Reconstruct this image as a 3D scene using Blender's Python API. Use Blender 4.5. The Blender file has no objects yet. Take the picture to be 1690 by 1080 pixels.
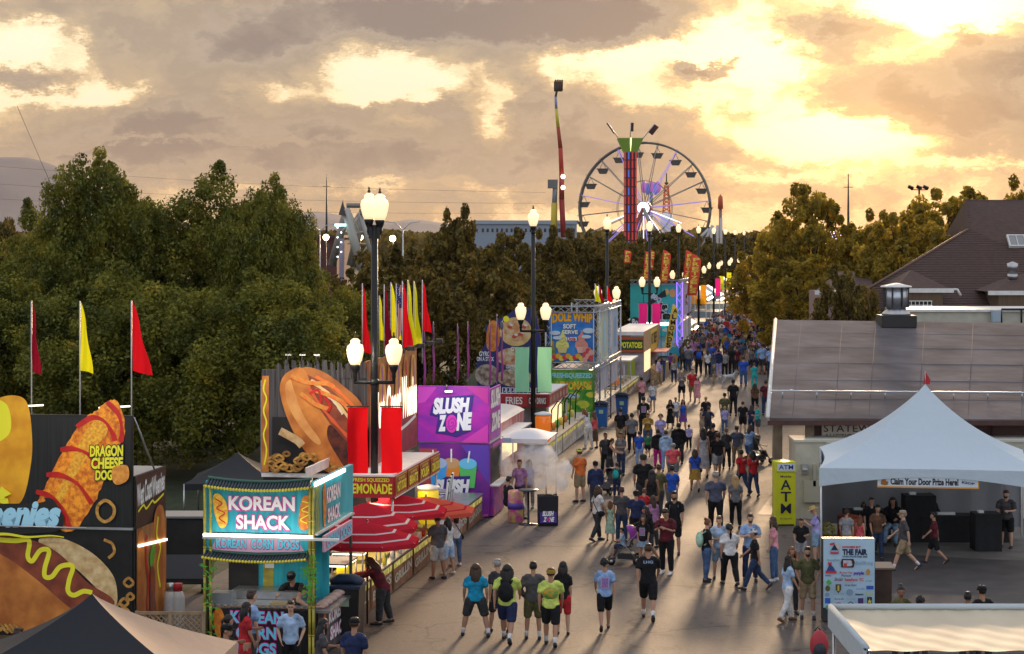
import bpy, bmesh, math, random
import numpy as np
from mathutils import Vector, Matrix, Euler, noise
R = math.radians
scn = bpy.context.scene
col = scn.collection
# ---------------------------------------------------------------- camera (72 mm, lens shifted down so verticals stay vertical)
F, CX, HY, H = 3400.0, 845.0, 394.0, 8.9
cam_d = bpy.data.cameras.new("camera"); cam = bpy.data.objects.new("camera", cam_d); col.objects.link(cam)
cam.location = (0, 0, H); cam.rotation_euler = (R(90), 0, 0)
cam_d.sensor_width = 36; cam_d.lens = 36*F/1690; cam_d.shift_y = -(540-HY)/1690.0
cam_d.clip_start = 0.5; cam_d.clip_end = 60000
scn.camera = cam
def at(px, py, Y): return Vector(((px-CX)*Y/F, Y, H-(py-HY)*Y/F))
def gd(px, py):
    Y = F*H/(py-HY); return Vector(((px-CX)*Y/F, Y, 0))
SL = 0.15; SA = math.atan(SL)          # heading of the street
def st(Y, lat, z=0): return Vector((SL*Y-lat, Y, z))
# ---------------------------------------------------------------- world, sun, exposure
scn.view_settings.view_transform = 'Standard'; scn.view_settings.look = 'None'
scn.cycles.volume_bounces = 2
scn.view_settings.exposure = 0.38; scn.view_settings.gamma = 1
SUN_AZ, SUN_EL = math.atan(620/F), R(9)
world = bpy.data.worlds.new("World"); scn.world = world; world.use_nodes = True
def world_nodes():
    nt = world.node_tree; N = nt.nodes; L = nt.links; N.clear()
    out = N.new('ShaderNodeOutputWorld')
    tc = N.new('ShaderNodeTexCoord')
    sep = N.new('ShaderNodeSeparateXYZ'); L.new(tc.outputs['Generated'], sep.inputs[0])
    def M(op, a, b=None, c=None, clamp=False):
        n = N.new('ShaderNodeMath'); n.operation = op; n.use_clamp = clamp
        for i, v in enumerate((a, b, c)):
            if v is None: continue
            if isinstance(v, (int, float)): n.inputs[i].default_value = v
            else: L.new(v, n.inputs[i])
        return n.outputs[0]
    az = M('ARCTAN2', sep.outputs[0], sep.outputs[1])      # 0 along the view, + to the right
    el = M('ARCSINE', sep.outputs[2])
    comb = N.new('ShaderNodeCombineXYZ'); L.new(az, comb.inputs[0]); L.new(el, comb.inputs[1])
    # wobble the directions so that cloud edges are ragged
    def noise_(vec, scale, detail, rough, dist=0):
        n = N.new('ShaderNodeTexNoise'); n.inputs['Scale'].default_value = scale; n.inputs['Detail'].default_value = detail
        n.inputs['Roughness'].default_value = rough; n.inputs['Distortion'].default_value = dist
        L.new(vec, n.inputs['Vector']); return n
    mp = N.new('ShaderNodeMapping'); L.new(comb.outputs[0], mp.inputs[0]); mp.inputs['Scale'].default_value = (1, 2.0, 1)
    w1 = noise_(mp.outputs[0], 15, 12, 0.74)
    vm = N.new('ShaderNodeVectorMath'); vm.operation = 'SUBTRACT'; L.new(w1.outputs['Color'], vm.inputs[0]); vm.inputs[1].default_value = (.5, .5, .5)
    vs = N.new('ShaderNodeVectorMath'); vs.operation = 'MULTIPLY'; L.new(vm.outputs[0], vs.inputs[0]); vs.inputs[1].default_value = (.075, .046, 0)
    va = N.new('ShaderNodeVectorMath'); va.operation = 'ADD'; L.new(comb.outputs[0], va.inputs[0]); L.new(vs.outputs[0], va.inputs[1])
    def blob(px, py, rx, ry, k, rot=0, acc=None, warp=True):
        m = N.new('ShaderNodeMapping'); m.vector_type = 'TEXTURE'
        m.inputs['Location'].default_value = ((px-CX)/F, (HY-py)/F, 0)
        m.inputs['Rotation'].default_value = (0, 0, R(rot))
        m.inputs['Scale'].default_value = (rx/F, ry/F, 1)
        L.new(va.outputs[0] if warp else comb.outputs[0], m.inputs[0])
        g = N.new('ShaderNodeTexGradient'); g.gradient_type = 'QUADRATIC_SPHERE'; L.new(m.outputs[0], g.inputs[0])
        g.gradient_type = 'SPHERICAL'
        return M('MULTIPLY_ADD', g.outputs['Fac'], k, acc if acc is not None else 0.0)
    n2 = noise_(va.outputs[0], 20, 12, 0.60, 0.0)
    d = M('MULTIPLY_ADD', M('SUBTRACT', n2.outputs['Fac'], 0.5), 1.55, 0.40)
    clouds = [(430,60,430,120,1.0,0),(640,15,260,60,.8,0),(300,200,110,80,.5,0),(60,135,110,35,.7,0),(350,205,420,60,.9,0),(520,235,330,45,.55,0),
              (20,25,120,25,.6,0),(860,30,280,70,1.1,0),(1060,35,360,60,1.0,0),(780,105,120,50,.75,0),(1170,108,70,18,1.0,0),
              (1370,50,150,60,1.1,0),(1590,60,60,28,.9,0),(1480,175,330,75,1.1,-4),(1660,130,120,90,.9,0),(1600,220,240,60,.8,0),
              (900,170,280,50,.75,0),(930,235,330,70,.95,0),(600,180,70,22,.6,0),(700,180,70,18,.6,0),(1230,180,180,40,.55,0),
              (450,270,430,40,.6,0),(120,250,260,50,.7,0),(1640,110,120,40,.6,0),(1300,120,60,40,.3,0),(700,290,1100,70,.55,0),(1000,290,260,60,.35,0),(1590,75,45,22,.8,0),(1270,200,90,30,.5,0),(1180,105,60,14,.8,0),(1330,100,90,20,.6,0)]
    opens = [(40,90,120,45,-.8,0),(60,165,140,22,-.5,0),(210,170,130,35,-.5,-12),(620,110,240,60,-.8,8),(700,140,170,45,-.5,8),
             (1130,60,230,50,-1.0,10),(1250,95,120,100,-.9,0),(1560,15,180,45,-1.5,0),(1430,10,160,40,-.7,0),(1400,232,210,46,-1.6,0),(1290,190,170,50,-1.2,0),
             (820,190,60,70,-.8,0),(830,260,70,30,-.4,0),(640,310,500,16,-.45,0),(280,240,420,9,-.5,0),(1300,290,320,16,-.35,0),(1120,160,190,26,-.5,0),
             (1560,275,180,14,-.5,0),(860,385,1600,40,-.05,0),(470,150,100,20,-.25,0),(260,145,60,18,-.3,0)]
    for b in clouds + opens: d = blob(*b[:5], b[5], d)
    # second, finer break-up for small torn puffs
    n3 = noise_(va.outputs[0], 45, 8, 0.6)
    d = M('MULTIPLY_ADD', M('SUBTRACT', n3.outputs['Fac'], 0.5), 0.95, d)
    n4 = noise_(va.outputs[0], 150, 5, 0.6); d = M('MULTIPLY_ADD', M('SUBTRACT', n4.outputs['Fac'], 0.5), 0.16, d)
    cr = N.new('ShaderNodeValToRGB'); L.new(M('MULTIPLY', d, .68), cr.inputs[0]); e = cr.color_ramp.elements
    e[0].position = 0.0; e[0].color = (.96, .82, .60, 1); e[1].position = 1.0; e[1].color = (.25, .195, .165, 1)
    for p, c in ((.15, (1.0, .83, .54)), (.24, (.88, .68, .42)), (.31, (.66, .49, .29)), (.38, (.50, .375, .24)), (.52, (.42, .325, .23)), (.64, (.35, .275, .205)), (.78, (.40, .315, .24)), (.88, (.31, .245, .195))):
        x = e.new(p); x.color = (*c, 1)
    # bright glow of the hidden sun, added where the cloud is thin
    glow = None
    for b in ((1480,40,420,300,.9),(1380,235,330,200,.75),(1250,120,520,330,.45),(1560,10,200,110,1.6),(1400,230,170,70,1.1),(1180,300,900,260,.18),(1700,330,380,180,.5)):
        glow = blob(*b, 0, glow, warp=False)
    thin = N.new('ShaderNodeMapRange'); thin.inputs['From Min'].default_value = .75; thin.inputs['From Max'].default_value = .15
    thin.inputs['To Min'].default_value = .30; thin.inputs['To Max'].default_value = 1.0; L.new(d, thin.inputs['Value'])
    gk = M('MULTIPLY', glow, thin.outputs[0])
    gc = N.new('ShaderNodeVectorMath'); gc.operation = 'SCALE'; gc.inputs[0].default_value = (1.15, .60, .13); L.new(gk, gc.inputs['Scale'])
    add = N.new('ShaderNodeVectorMath'); add.operation = 'ADD'; L.new(cr.outputs[0], add.inputs[0]); L.new(gc.outputs[0], add.inputs[1])
    low = N.new('ShaderNodeMapRange'); L.new(el, low.inputs['Value']); low.inputs['From Min'].default_value = R(.3); low.inputs['From Max'].default_value = R(5.2)
    tint = N.new('ShaderNodeMix'); tint.data_type = 'RGBA'; L.new(low.outputs[0], tint.inputs['Factor']); tint.inputs['A'].default_value = (.90, .75, .56, 1); tint.inputs['B'].default_value = (1, 1, 1, 1)
    mt = N.new('ShaderNodeVectorMath'); mt.operation = 'MULTIPLY'; L.new(add.outputs[0], mt.inputs[0]); L.new(tint.outputs['Result'], mt.inputs[1]); add = mt
    # away from the sunset the overcast turns to a plain soft blue-grey
    front = N.new('ShaderNodeMapRange'); L.new(sep.outputs[1], front.inputs['Value'])
    front.inputs['From Min'].default_value = -.2; front.inputs['From Max'].default_value = .75
    hi = N.new('ShaderNodeMapRange'); L.new(el, hi.inputs['Value']); hi.inputs['From Min'].default_value = R(14); hi.inputs['From Max'].default_value = R(45)
    hi.inputs['To Min'].default_value = 1; hi.inputs['To Max'].default_value = 0
    msk = M('MULTIPLY', front.outputs[0], hi.outputs[0])
    mx = N.new('ShaderNodeMix'); mx.data_type = 'RGBA'; L.new(msk, mx.inputs['Factor'])
    mx.inputs['A'].default_value = (.55, .57, .64, 1); L.new(add.outputs[0], mx.inputs['B'])
    bg = N.new('ShaderNodeBackground'); L.new(mx.outputs['Result'], bg.inputs[0]); bg.inputs[1].default_value = .94
    sky = N.new('ShaderNodeTexSky'); sky.sky_type = 'NISHITA'; sky.sun_disc = False
    sky.sun_elevation = SUN_EL; sky.sun_rotation = SUN_AZ
    b2 = N.new('ShaderNodeBackground'); L.new(sky.outputs[0], b2.inputs[0]); b2.inputs[1].default_value = .05
    # the cloud deck hides the clear sky in the sunset quarter; elsewhere both show
    inv = M('SUBTRACT', 1.0, msk); ns = M('MULTIPLY', inv, .05); L.new(ns, b2.inputs[1])
    ads = N.new('ShaderNodeAddShader'); L.new(bg.outputs[0], ads.inputs[0]); L.new(b2.outputs[0], ads.inputs[1])
    L.new(ads.outputs[0], out.inputs[0])
world_nodes()
try: world.cycles.sampling_method = 'MANUAL'; world.cycles.sample_map_resolution = 1024
except Exception: pass
sl = bpy.data.lights.new("sun", 'SUN'); sun = bpy.data.objects.new("sun", sl); col.objects.link(sun)
sl.energy = 2.8; sl.angle = R(7); sl.color = (1.0, .68, .40)
sdir = Vector((math.sin(SUN_AZ)*math.cos(SUN_EL), math.cos(SUN_AZ)*math.cos(SUN_EL), math.sin(SUN_EL)))
sun.rotation_euler = (-sdir).to_track_quat('-Z', 'Y').to_euler()
# ---------------------------------------------------------------- materials
MATS = {}
def mat(name, c=(.5,.5,.5), rough=.6, metal=0, emit=None, es=1, var=0, vs=3, bump=0, bs=20, c2=None, spec=.4, stretch=None, alpha=None):
    """principled material; var = tonal variation, c2 = second colour mixed by noise, stretch = noise scale per axis"""
    if name in MATS: return MATS[name]
    m = bpy.data.materials.new(name); m.use_nodes = True; nt = m.node_tree; b = nt.nodes['Principled BSDF']; L = nt.links
    b.inputs['Roughness'].default_value = rough; b.inputs['Metallic'].default_value = metal
    b.inputs['Specular IOR Level'].default_value = spec
    b.inputs['Base Color'].default_value = (*c, 1)
    if var or c2 or bump:
        tc = nt.nodes.new('ShaderNodeTexCoord'); mp = nt.nodes.new('ShaderNodeMapping'); L.new(tc.outputs['Object'], mp.inputs[0])
        if stretch: mp.inputs['Scale'].default_value = stretch
    if var or c2:
        n = nt.nodes.new('ShaderNodeTexNoise'); n.inputs['Scale'].default_value = vs; n.inputs['Detail'].default_value = 6; L.new(mp.outputs[0], n.inputs[0])
        r = nt.nodes.new('ShaderNodeValToRGB'); L.new(n.outputs['Fac'], r.inputs[0])
        lo = c2 if c2 else tuple(x*(1-var) for x in c); hi = c if c2 else tuple(min(1, x*(1+var)) for x in c)
        r.color_ramp.elements[0].position = .36; r.color_ramp.elements[0].color = (*lo, 1)
        r.color_ramp.elements[1].position = .64; r.color_ramp.elements[1].color = (*hi, 1)
        L.new(r.outputs[0], b.inputs['Base Color'])
        if emit: L.new(r.outputs[0], b.inputs['Emission Color'])
    if bump:
        n = nt.nodes.new('ShaderNodeTexNoise'); n.inputs['Scale'].default_value = bs; n.inputs['Detail'].default_value = 4; L.new(mp.outputs[0], n.inputs[0])
        bp = nt.nodes.new('ShaderNodeBump'); bp.inputs['Strength'].default_value = bump; bp.inputs['Distance'].default_value = .05
        L.new(n.outputs['Fac'], bp.inputs['Height']); L.new(bp.outputs[0], b.inputs['Normal'])
    if emit:
        if not (var or c2): b.inputs['Emission Color'].default_value = (*emit, 1)
        b.inputs['Emission Strength'].default_value = es
    MATS[name] = m; return m
def objcolor_mat(name, rough, spec=.25, var=.25, vs=9, sub=0, bump=0):
    m = bpy.data.materials.new(name); m.use_nodes = True; nt = m.node_tree; b = nt.nodes['Principled BSDF']; L = nt.links
    oi = nt.nodes.new('ShaderNodeObjectInfo'); tc = nt.nodes.new('ShaderNodeTexCoord')
    n = nt.nodes.new('ShaderNodeTexNoise'); n.inputs['Scale'].default_value = vs; n.inputs['Detail'].default_value = 5; L.new(tc.outputs['Object'], n.inputs[0])
    mr = nt.nodes.new('ShaderNodeMapRange'); mr.inputs['To Min'].default_value = 1-var; mr.inputs['To Max'].default_value = 1+var
    mr.inputs['From Min'].default_value = .3; mr.inputs['From Max'].default_value = .7; L.new(n.outputs['Fac'], mr.inputs['Value'])
    s = nt.nodes.new('ShaderNodeVectorMath'); s.operation = 'SCALE'; L.new(oi.outputs['Color'], s.inputs[0]); L.new(mr.outputs[0], s.inputs['Scale'])
    L.new(s.outputs[0], b.inputs['Base Color']); b.inputs['Roughness'].default_value = rough; b.inputs['Specular IOR Level'].default_value = spec
    if bump:
        bp = nt.nodes.new('ShaderNodeBump'); bp.inputs['Strength'].default_value = bump; bp.inputs['Distance'].default_value = .03
        n2 = nt.nodes.new('ShaderNodeTexNoise'); n2.inputs['Scale'].default_value = 12; n2.inputs['Detail'].default_value = 3; L.new(tc.outputs['Object'], n2.inputs[0])
        L.new(n2.outputs['Fac'], bp.inputs['Height']); L.new(bp.outputs[0], b.inputs['Normal'])
    MATS[name] = m; return m
CLOTH = objcolor_mat('cloth', .85, bump=.9, var=.4, vs=6); SKIN = objcolor_mat('skin', .5, .4, .06); HAIR = objcolor_mat('hair', .55, .4, .35, 30)
BLACK = mat('black_metal', (.012,.012,.013), .35, .3, spec=.5, bump=.1, bs=30)
STEEL = mat('steel', (.45,.45,.46), .35, .9, var=.15)
WHITE = mat('white_paint', (.72,.70,.67), .5, var=.08)
DARK = mat('dark_interior', (.02,.018,.017), .7, var=.3)
RED = mat('red_paint', (.42,.02,.025), .45, var=.12)
TUBE = mat('tube_light', (1,1,1), .5, emit=(1,.97,.90), es=6)
BULB = mat('bulb_light', (1,.9,.7), .5, emit=(1,.80,.48), es=10)
# ---------------------------------------------------------------- mesh helpers
def link(o, parent=None):
    col.objects.link(o)
    if parent is not None: o.parent = parent
    return o
def tag(o, label=None, cat=None, group=None, kind=None):
    if label: o['label'] = label
    if cat: o['category'] = cat
    if group: o['group'] = group
    if kind: o['kind'] = kind
    return o
def thing(name, label, cat, loc=(0,0,0), rz=0, group=None):
    o = bpy.data.objects.new(name, None); o.empty_display_size = .2; o.location = loc; o.rotation_euler = (0,0,rz); link(o)
    return tag(o, label, cat, group)
class MB:
    def __init__(s): s.v = []; s.f = []; s.m = []; s.sm = []; s.mi = 0
    def add(s, vs, fs, smooth=False):
        o = len(s.v); s.v += [tuple(v) for v in vs]
        for f in fs: s.f.append(tuple(i+o for i in f)); s.m.append(s.mi); s.sm.append(smooth)
        return s
    def box(s, c, d, rot=None):
        x, y, z = d[0]/2, d[1]/2, d[2]/2
        vs = [Vector(p) for p in ((-x,-y,-z),(x,-y,-z),(x,y,-z),(-x,y,-z),(-x,-y,z),(x,-y,z),(x,y,z),(-x,y,z))]
        if rot is not None:
            M = Euler(rot).to_matrix(); vs = [M@v for v in vs]
        c = Vector(c); return s.add([v+c for v in vs], [(0,3,2,1),(4,5,6,7),(0,1,5,4),(1,2,6,5),(2,3,7,6),(3,0,4,7)])
    def bx(s, x0, x1, y0, y1, z0, z1): return s.box(((x0+x1)/2,(y0+y1)/2,(z0+z1)/2), (abs(x1-x0),abs(y1-y0),abs(z1-z0)))
    def tube(s, pts, r, seg=8, cap=True, smooth=True, ell=1):
        pts = [Vector(p) for p in pts]; n = len(pts)
        if not hasattr(r, '__len__'): r = [r]*n
        vs = []; up = None
        for i, p in enumerate(pts):
            t = (pts[min(i+1,n-1)]-pts[max(i-1,0)]).normalized()
            if up is None: up = Vector((0,0,1)) if abs(t.z) < .9 else Vector((1,0,0))
            a = t.cross(up)
            if a.length < 1e-4: a = t.orthogonal()
            a.normalize(); b = t.cross(a).normalized(); up = -b if False else up
            for k in range(seg):
                an = 2*math.pi*k/seg; vs.append(p + a*math.cos(an)*r[i] + b*math.sin(an)*r[i]*ell)
        fs = []
        for i in range(n-1):
            for k in range(seg):
                k2 = (k+1) % seg; fs.append((i*seg+k, (i+1)*seg+k, (i+1)*seg+k2, i*seg+k2))
        if cap: fs.append(tuple(range(seg))); fs.append(tuple(reversed([(n-1)*seg+k for k in range(seg)])))
        return s.add(vs, fs, smooth)
    def lathe(s, prof, c=(0,0,0), seg=12, smooth=True):
        vs = []; fs = []; n = len(prof)
        for (r, z) in prof:
            for k in range(seg):
                a = 2*math.pi*k/seg; vs.append((c[0]+r*math.cos(a), c[1]+r*math.sin(a), c[2]+z))
        for i in range(n-1):
            for k in range(seg):
                k2 = (k+1) % seg; fs.append((i*seg+k, i*seg+k2, (i+1)*seg+k2, (i+1)*seg+k))
        fs.append(tuple(reversed(range(seg)))); fs.append(tuple((n-1)*seg+k for k in range(seg)))
        return s.add(vs, fs, smooth)
    def ball(s, c, r, seg=10, rings=7, rot=None):
        if not hasattr(r, '__len__'): r = (r,r,r)
        M = Euler(rot).to_matrix() if rot is not None else None
        vs = []; fs = []; c = Vector(c)
        for i in range(rings+1):
            ph = math.pi*i/rings
            for k in range(seg):
                a = 2*math.pi*k/seg; v = Vector((r[0]*math.sin(ph)*math.cos(a), r[1]*math.sin(ph)*math.sin(a), -r[2]*math.cos(ph)))
                if M: v = M@v
                vs.append(c+v)
        for i in range(rings):
            for k in range(seg):
                k2 = (k+1) % seg; fs.append((i*seg+k, i*seg+k2, (i+1)*seg+k2, (i+1)*seg+k))
        return s.add(vs, fs, True)
    def quad(s, *p): return s.add(p, [tuple(range(len(p)))])
    def grid(s, fn, nu, nv, smooth=True):
        vs = [fn(i/nu, j/nv) for j in range(nv+1) for i in range(nu+1)]
        fs = [(j*(nu+1)+i, j*(nu+1)+i+1, (j+1)*(nu+1)+i+1, (j+1)*(nu+1)+i) for j in range(nv) for i in range(nu)]
        return s.add(vs, fs, smooth)
    def mesh(s, name, mats):
        me = bpy.data.meshes.new(name); me.from_pydata(s.v, [], s.f)
        for m in (mats if isinstance(mats, (list, tuple)) else [mats]): me.materials.append(m)
        me.polygons.foreach_set('material_index', s.m); me.polygons.foreach_set('use_smooth', s.sm); me.update(); return me
    def build(s, name, mats, parent=None, loc=None, bevel=0):
        me = s.mesh(name, mats)
        if bevel:
            bm = bmesh.new(); bm.from_mesh(me); bmesh.ops.bevel(bm, geom=list(bm.edges), offset=bevel, segments=2, affect='EDGES', clamp_overlap=True); bm.to_mesh(me); bm.free()
        o = bpy.data.objects.new(name, me)
        if loc is not None: o.location = loc
        return link(o, parent)
def bx(name, x0, x1, y0, y1, z0, z1, m, parent=None, bevel=0, **k): return MB().bx(x0,x1,y0,y1,z0,z1).build(name, m, parent, bevel=bevel)
def copy_tree(o, parent=None):
    c = o.copy(); col.objects.link(c); c.parent = parent
    for ch in list(o.children): copy_tree(ch, c)
    return c
def smoothpts(pts, closed=True, k=6):
    n = len(pts); out = []
    rng = range(n) if closed else range(n-1)
    for i in rng:
        if closed: p0,p1,p2,p3 = pts[(i-1)%n],pts[i],pts[(i+1)%n],pts[(i+2)%n]
        else: p0,p1,p2,p3 = pts[max(i-1,0)],pts[i],pts[i+1],pts[min(i+2,n-1)]
        for j in range(k):
            t = j/k; t2=t*t; t3=t2*t
            out.append(tuple(.5*((2*p1[q])+(-p0[q]+p2[q])*t+(2*p0[q]-5*p1[q]+4*p2[q]-p3[q])*t2+(-p0[q]+3*p1[q]-3*p2[q]+p3[q])*t3) for q in (0,1)))
    if not closed: out.append(tuple(pts[-1]))
    return out
_txt = {}
def text_mesh2d(s, bold=0.0, shear=0.0, spacing=1.0):
    key = (s, bold, shear, spacing)
    if key in _txt: return _txt[key]
    cu = bpy.data.curves.new('lettering', 'FONT'); cu.body = s; cu.size = 1; cu.offset = bold; cu.shear = shear; cu.space_character = spacing
    cu.align_x = 'CENTER'; cu.resolution_u = 3; cu.fill_mode = 'FRONT'; cu.space_line = .85
    o = bpy.data.objects.new('t', cu); col.objects.link(o); bpy.context.view_layer.update()
    me = bpy.data.meshes.new_from_object(o.evaluated_get(bpy.context.evaluated_depsgraph_get()))
    vs = np.array([v.co[:2] for v in me.vertices]); fs = [tuple(p.vertices) for p in me.polygons]
    bpy.data.objects.remove(o); bpy.data.curves.remove(cu); bpy.data.meshes.remove(me)
    lo, hi = vs.min(0), vs.max(0); vs = (vs-lo)/(hi-lo)
    _txt[key] = (vs, fs, (hi-lo)); return _txt[key]
class Board:
    """a flat panel laid out in photo pixels: origin is the local 3D point of (px0, py0), u the local direction of +px, n the outward normal"""
    def __init__(s, parent, origin, u, n, px0, py0, mpp, off=.004, mppu=None):
        s.p = parent; s.o = Vector(origin); s.u = Vector(u).normalized(); s.n = Vector(n).normalized()
        s.px0, s.py0, s.k, s.off = px0, py0, mpp, off; s.ku = mppu or mpp
    def P(s, px, py, off=None): return s.o + s.u*(px-s.px0)*s.ku + Vector((0,0,1))*(s.py0-py)*s.k + s.n*(s.off if off is None else off)
    def nxt(s): s.off += .004
    def poly(s, name, pts, m, smooth=False, par=None):
        if smooth: pts = smoothpts(pts)
        mb = MB(); mb.add([s.P(*p) for p in pts], [tuple(range(len(pts)))]); s.nxt()
        o = mb.build(name, m, par or s.p)
        if len(pts) > 4:
            bm = bmesh.new(); bm.from_mesh(o.data); bmesh.ops.triangulate(bm, faces=bm.faces[:]); bm.to_mesh(o.data); bm.free()
        return o
    def rect(s, name, x0, y0, x1, y1, m, par=None): return s.poly(name, [(x0,y1),(x1,y1),(x1,y0),(x0,y0)], m, par=par)
    def slab(s, name, x0, y0, x1, y1, m, t=.05, back=0, par=None):
        a = s.P(x0,y1,back-t); mb = MB()
        c = [s.P(x0,y1,-t+back), s.P(x1,y1,-t+back), s.P(x1,y0,-t+back), s.P(x0,y0,-t+back), s.P(x0,y1,back), s.P(x1,y1,back), s.P(x1,y0,back), s.P(x0,y0,back)]
        mb.add(c, [(3,2,1,0),(4,5,6,7),(0,1,5,4),(1,2,6,5),(2,3,7,6),(3,0,4,7)]); return mb.build(name, m, par or s.p)
    def disc(s, name, x, y, rx, ry, m, n=24, par=None, rot=0):
        c, d = math.cos(R(rot)), math.sin(R(rot))
        return s.poly(name, [(x+rx*math.cos(a)*c-ry*math.sin(a)*d, y+rx*math.cos(a)*d+ry*math.sin(a)*c) for a in [2*math.pi*i/n for i in range(n)]], m, par=par)
    def stroke(s, name, pts, w, m, smooth=True, par=None, closed=False):
        if smooth: pts = smoothpts(pts, closed)
        if closed: pts = pts+[pts[0], pts[1]]
        L, Rr = [], []; n = len(pts)
        for i, p in enumerate(pts):
            a = pts[max(i-1,0)]; b = pts[min(i+1,n-1)]; dx, dy = b[0]-a[0], b[1]-a[1]; l = math.hypot(dx,dy) or 1
            ww = w if not callable(w) else w(i/(n-1)); L.append((p[0]-dy/l*ww/2, p[1]+dx/l*ww/2)); Rr.append((p[0]+dy/l*ww/2, p[1]-dx/l*ww/2))
        vs = [s.P(*p) for p in L+Rr]; mb = MB(); mb.add(vs, [(i, i+1, n+i+1, n+i) for i in range(n-1)]); s.nxt()
        return mb.build(name, m, par or s.p)
    def text(s, t, x0, y0, x1, y1, m, bold=.02, shear=0, rot=0, name='lettering', par=None, sp=1.0, arc=0, taper=0):
        vs, fs, _ = text_mesh2d(t, bold, shear, sp); c, d = math.cos(R(rot)), math.sin(R(rot)); mx, my = (x0+x1)/2, (y0+y1)/2
        out = []
        for (a, b) in vs:
            X = (a-.5)*(x1-x0); Yv = -(b-.5)*(y1-y0)*(1+taper*(a-.5)) - arc*(1-4*(a-.5)**2)
            out.append(s.P(mx+X*c-Yv*d, my+X*d+Yv*c))
        s.nxt(); mb = MB(); mb.add(out, fs); return mb.build(name, m, par or s.p)
    def text2(s, t, x0, y0, x1, y1, m, mo, bold=.02, o=.05, grow=1.5, **k):
        s.text(t, x0-grow, y0-grow, x1+grow, y1+grow, mo, bold=bold+o, name='lettering_outline', **k); return s.text(t, x0, y0, x1, y1, m, bold=bold, **k)
def P_(c, **k):     # quick plain paint
    n = 'paint_%d_%d_%d' % tuple(int(x*999) for x in c)
    return mat(n, c, k.pop('rough', .55), **k)
# ================================================================ SETTING
def ground_mat():
    m = bpy.data.materials.new('asphalt'); m.use_nodes = True; nt = m.node_tree; N = nt.nodes; L = nt.links; b = N['Principled BSDF']
    tc = N.new('ShaderNodeTexCoord'); mp = N.new('ShaderNodeMapping'); L.new(tc.outputs['Object'], mp.inputs[0]); mp.inputs['Rotation'].default_value = (0,0,SA)
    mp.inputs['Scale'].default_value = (1, .35, 1)
    n1 = N.new('ShaderNodeTexNoise'); n1.inputs['Scale'].default_value = .55; n1.inputs['Detail'].default_value = 9; n1.inputs['Roughness'].default_value = .62; L.new(mp.outputs[0], n1.inputs[0])
    n2 = N.new('ShaderNodeTexNoise'); n2.inputs['Scale'].default_value = 9; n2.inputs['Detail'].default_value = 8; n2.inputs['Roughness'].default_value = .7; L.new(tc.outputs['Object'], n2.inputs[0])
    r = N.new('ShaderNodeValToRGB'); L.new(n1.outputs['Fac'], r.inputs[0]); e = r.color_ramp.elements
    e[0].position = .33; e[0].color = (.070,.057,.050,1); e[1].position = .68; e[1].color = (.145,.114,.096,1)
    mul = N.new('ShaderNodeMix'); mul.data_type = 'RGBA'; mul.blend_type = 'MULTIPLY'; mul.inputs['Factor'].default_value = .7
    r2 = N.new('ShaderNodeValToRGB'); L.new(n2.outputs['Fac'], r2.inputs[0]); r2.color_ramp.elements[0].position = .3; r2.color_ramp.elements[0].color = (.55,.55,.55,1); r2.color_ramp.elements[1].position = .62; r2.color_ramp.elements[1].color = (1.15,1.15,1.15,1)
    L.new(r.outputs[0], mul.inputs['A']); L.new(r2.outputs[0], mul.inputs['B'])
    # cracks with tar seal
    vo = N.new('ShaderNodeTexVoronoi'); vo.feature = 'DISTANCE_TO_EDGE'; vo.inputs['Scale'].default_value = .22
    wn = N.new('ShaderNodeTexNoise'); wn.inputs['Scale'].default_value = .8; wn.inputs['Detail'].default_value = 5; L.new(tc.outputs['Object'], wn.inputs[0])
    av = N.new('ShaderNodeVectorMath'); av.operation = 'MULTIPLY_ADD'; L.new(wn.outputs['Color'], av.inputs[0]); av.inputs[1].default_value = (2.5,2.5,0); L.new(tc.outputs['Object'], av.inputs[2]); L.new(av.outputs[0], vo.inputs['Vector'])
    ck = N.new('ShaderNodeMapRange'); L.new(vo.outputs['Distance'], ck.inputs['Value']); ck.inputs['From Max'].default_value = .016; ck.inputs['To Min'].default_value = .3; ck.inputs['To Max'].default_value = 1
    sc = N.new('ShaderNodeVectorMath'); sc.operation = 'SCALE'; L.new(mul.outputs['Result'], sc.inputs[0]); L.new(ck.outputs[0], sc.inputs['Scale'])
    n3 = N.new('ShaderNodeTexNoise'); n3.inputs['Scale'].default_value = 1.3; n3.inputs['Detail'].default_value = 3; n3.inputs['Distortion'].default_value = 1.2; L.new(tc.outputs['Object'], n3.inputs[0])
    st_ = N.new('ShaderNodeMapRange'); L.new(n3.outputs['Fac'], st_.inputs['Value']); st_.inputs['From Min'].default_value = .60; st_.inputs['From Max'].default_value = .68; st_.inputs['To Min'].default_value = 1; st_.inputs['To Max'].default_value = .62
    s2_ = N.new('ShaderNodeVectorMath'); s2_.operation = 'SCALE'; L.new(sc.outputs[0], s2_.inputs[0]); L.new(st_.outputs[0], s2_.inputs['Scale']); L.new(s2_.outputs[0], b.inputs['Base Color'])
    rr = N.new('ShaderNodeMapRange'); L.new(n1.outputs['Fac'], rr.inputs['Value']); rr.inputs['From Min'].default_value = .3; rr.inputs['From Max'].default_value = .7
    rr.inputs['To Min'].default_value = .60; rr.inputs['To Max'].default_value = .74; L.new(rr.outputs[0], b.inputs['Roughness'])
    b.inputs['Specular IOR Level'].default_value = .28
    bp = N.new('ShaderNodeBump'); bp.inputs['Strength'].default_value = .5; bp.inputs['Distance'].default_value = .02; L.new(n2.outputs['Fac'], bp.inputs['Height']); L.new(bp.outputs[0], b.inputs['Normal'])
    return m
ASPH = ground_mat()
GRASS = mat('grass', (.035,.05,.018), .9, c2=(.02,.025,.01), vs=2)
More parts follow.
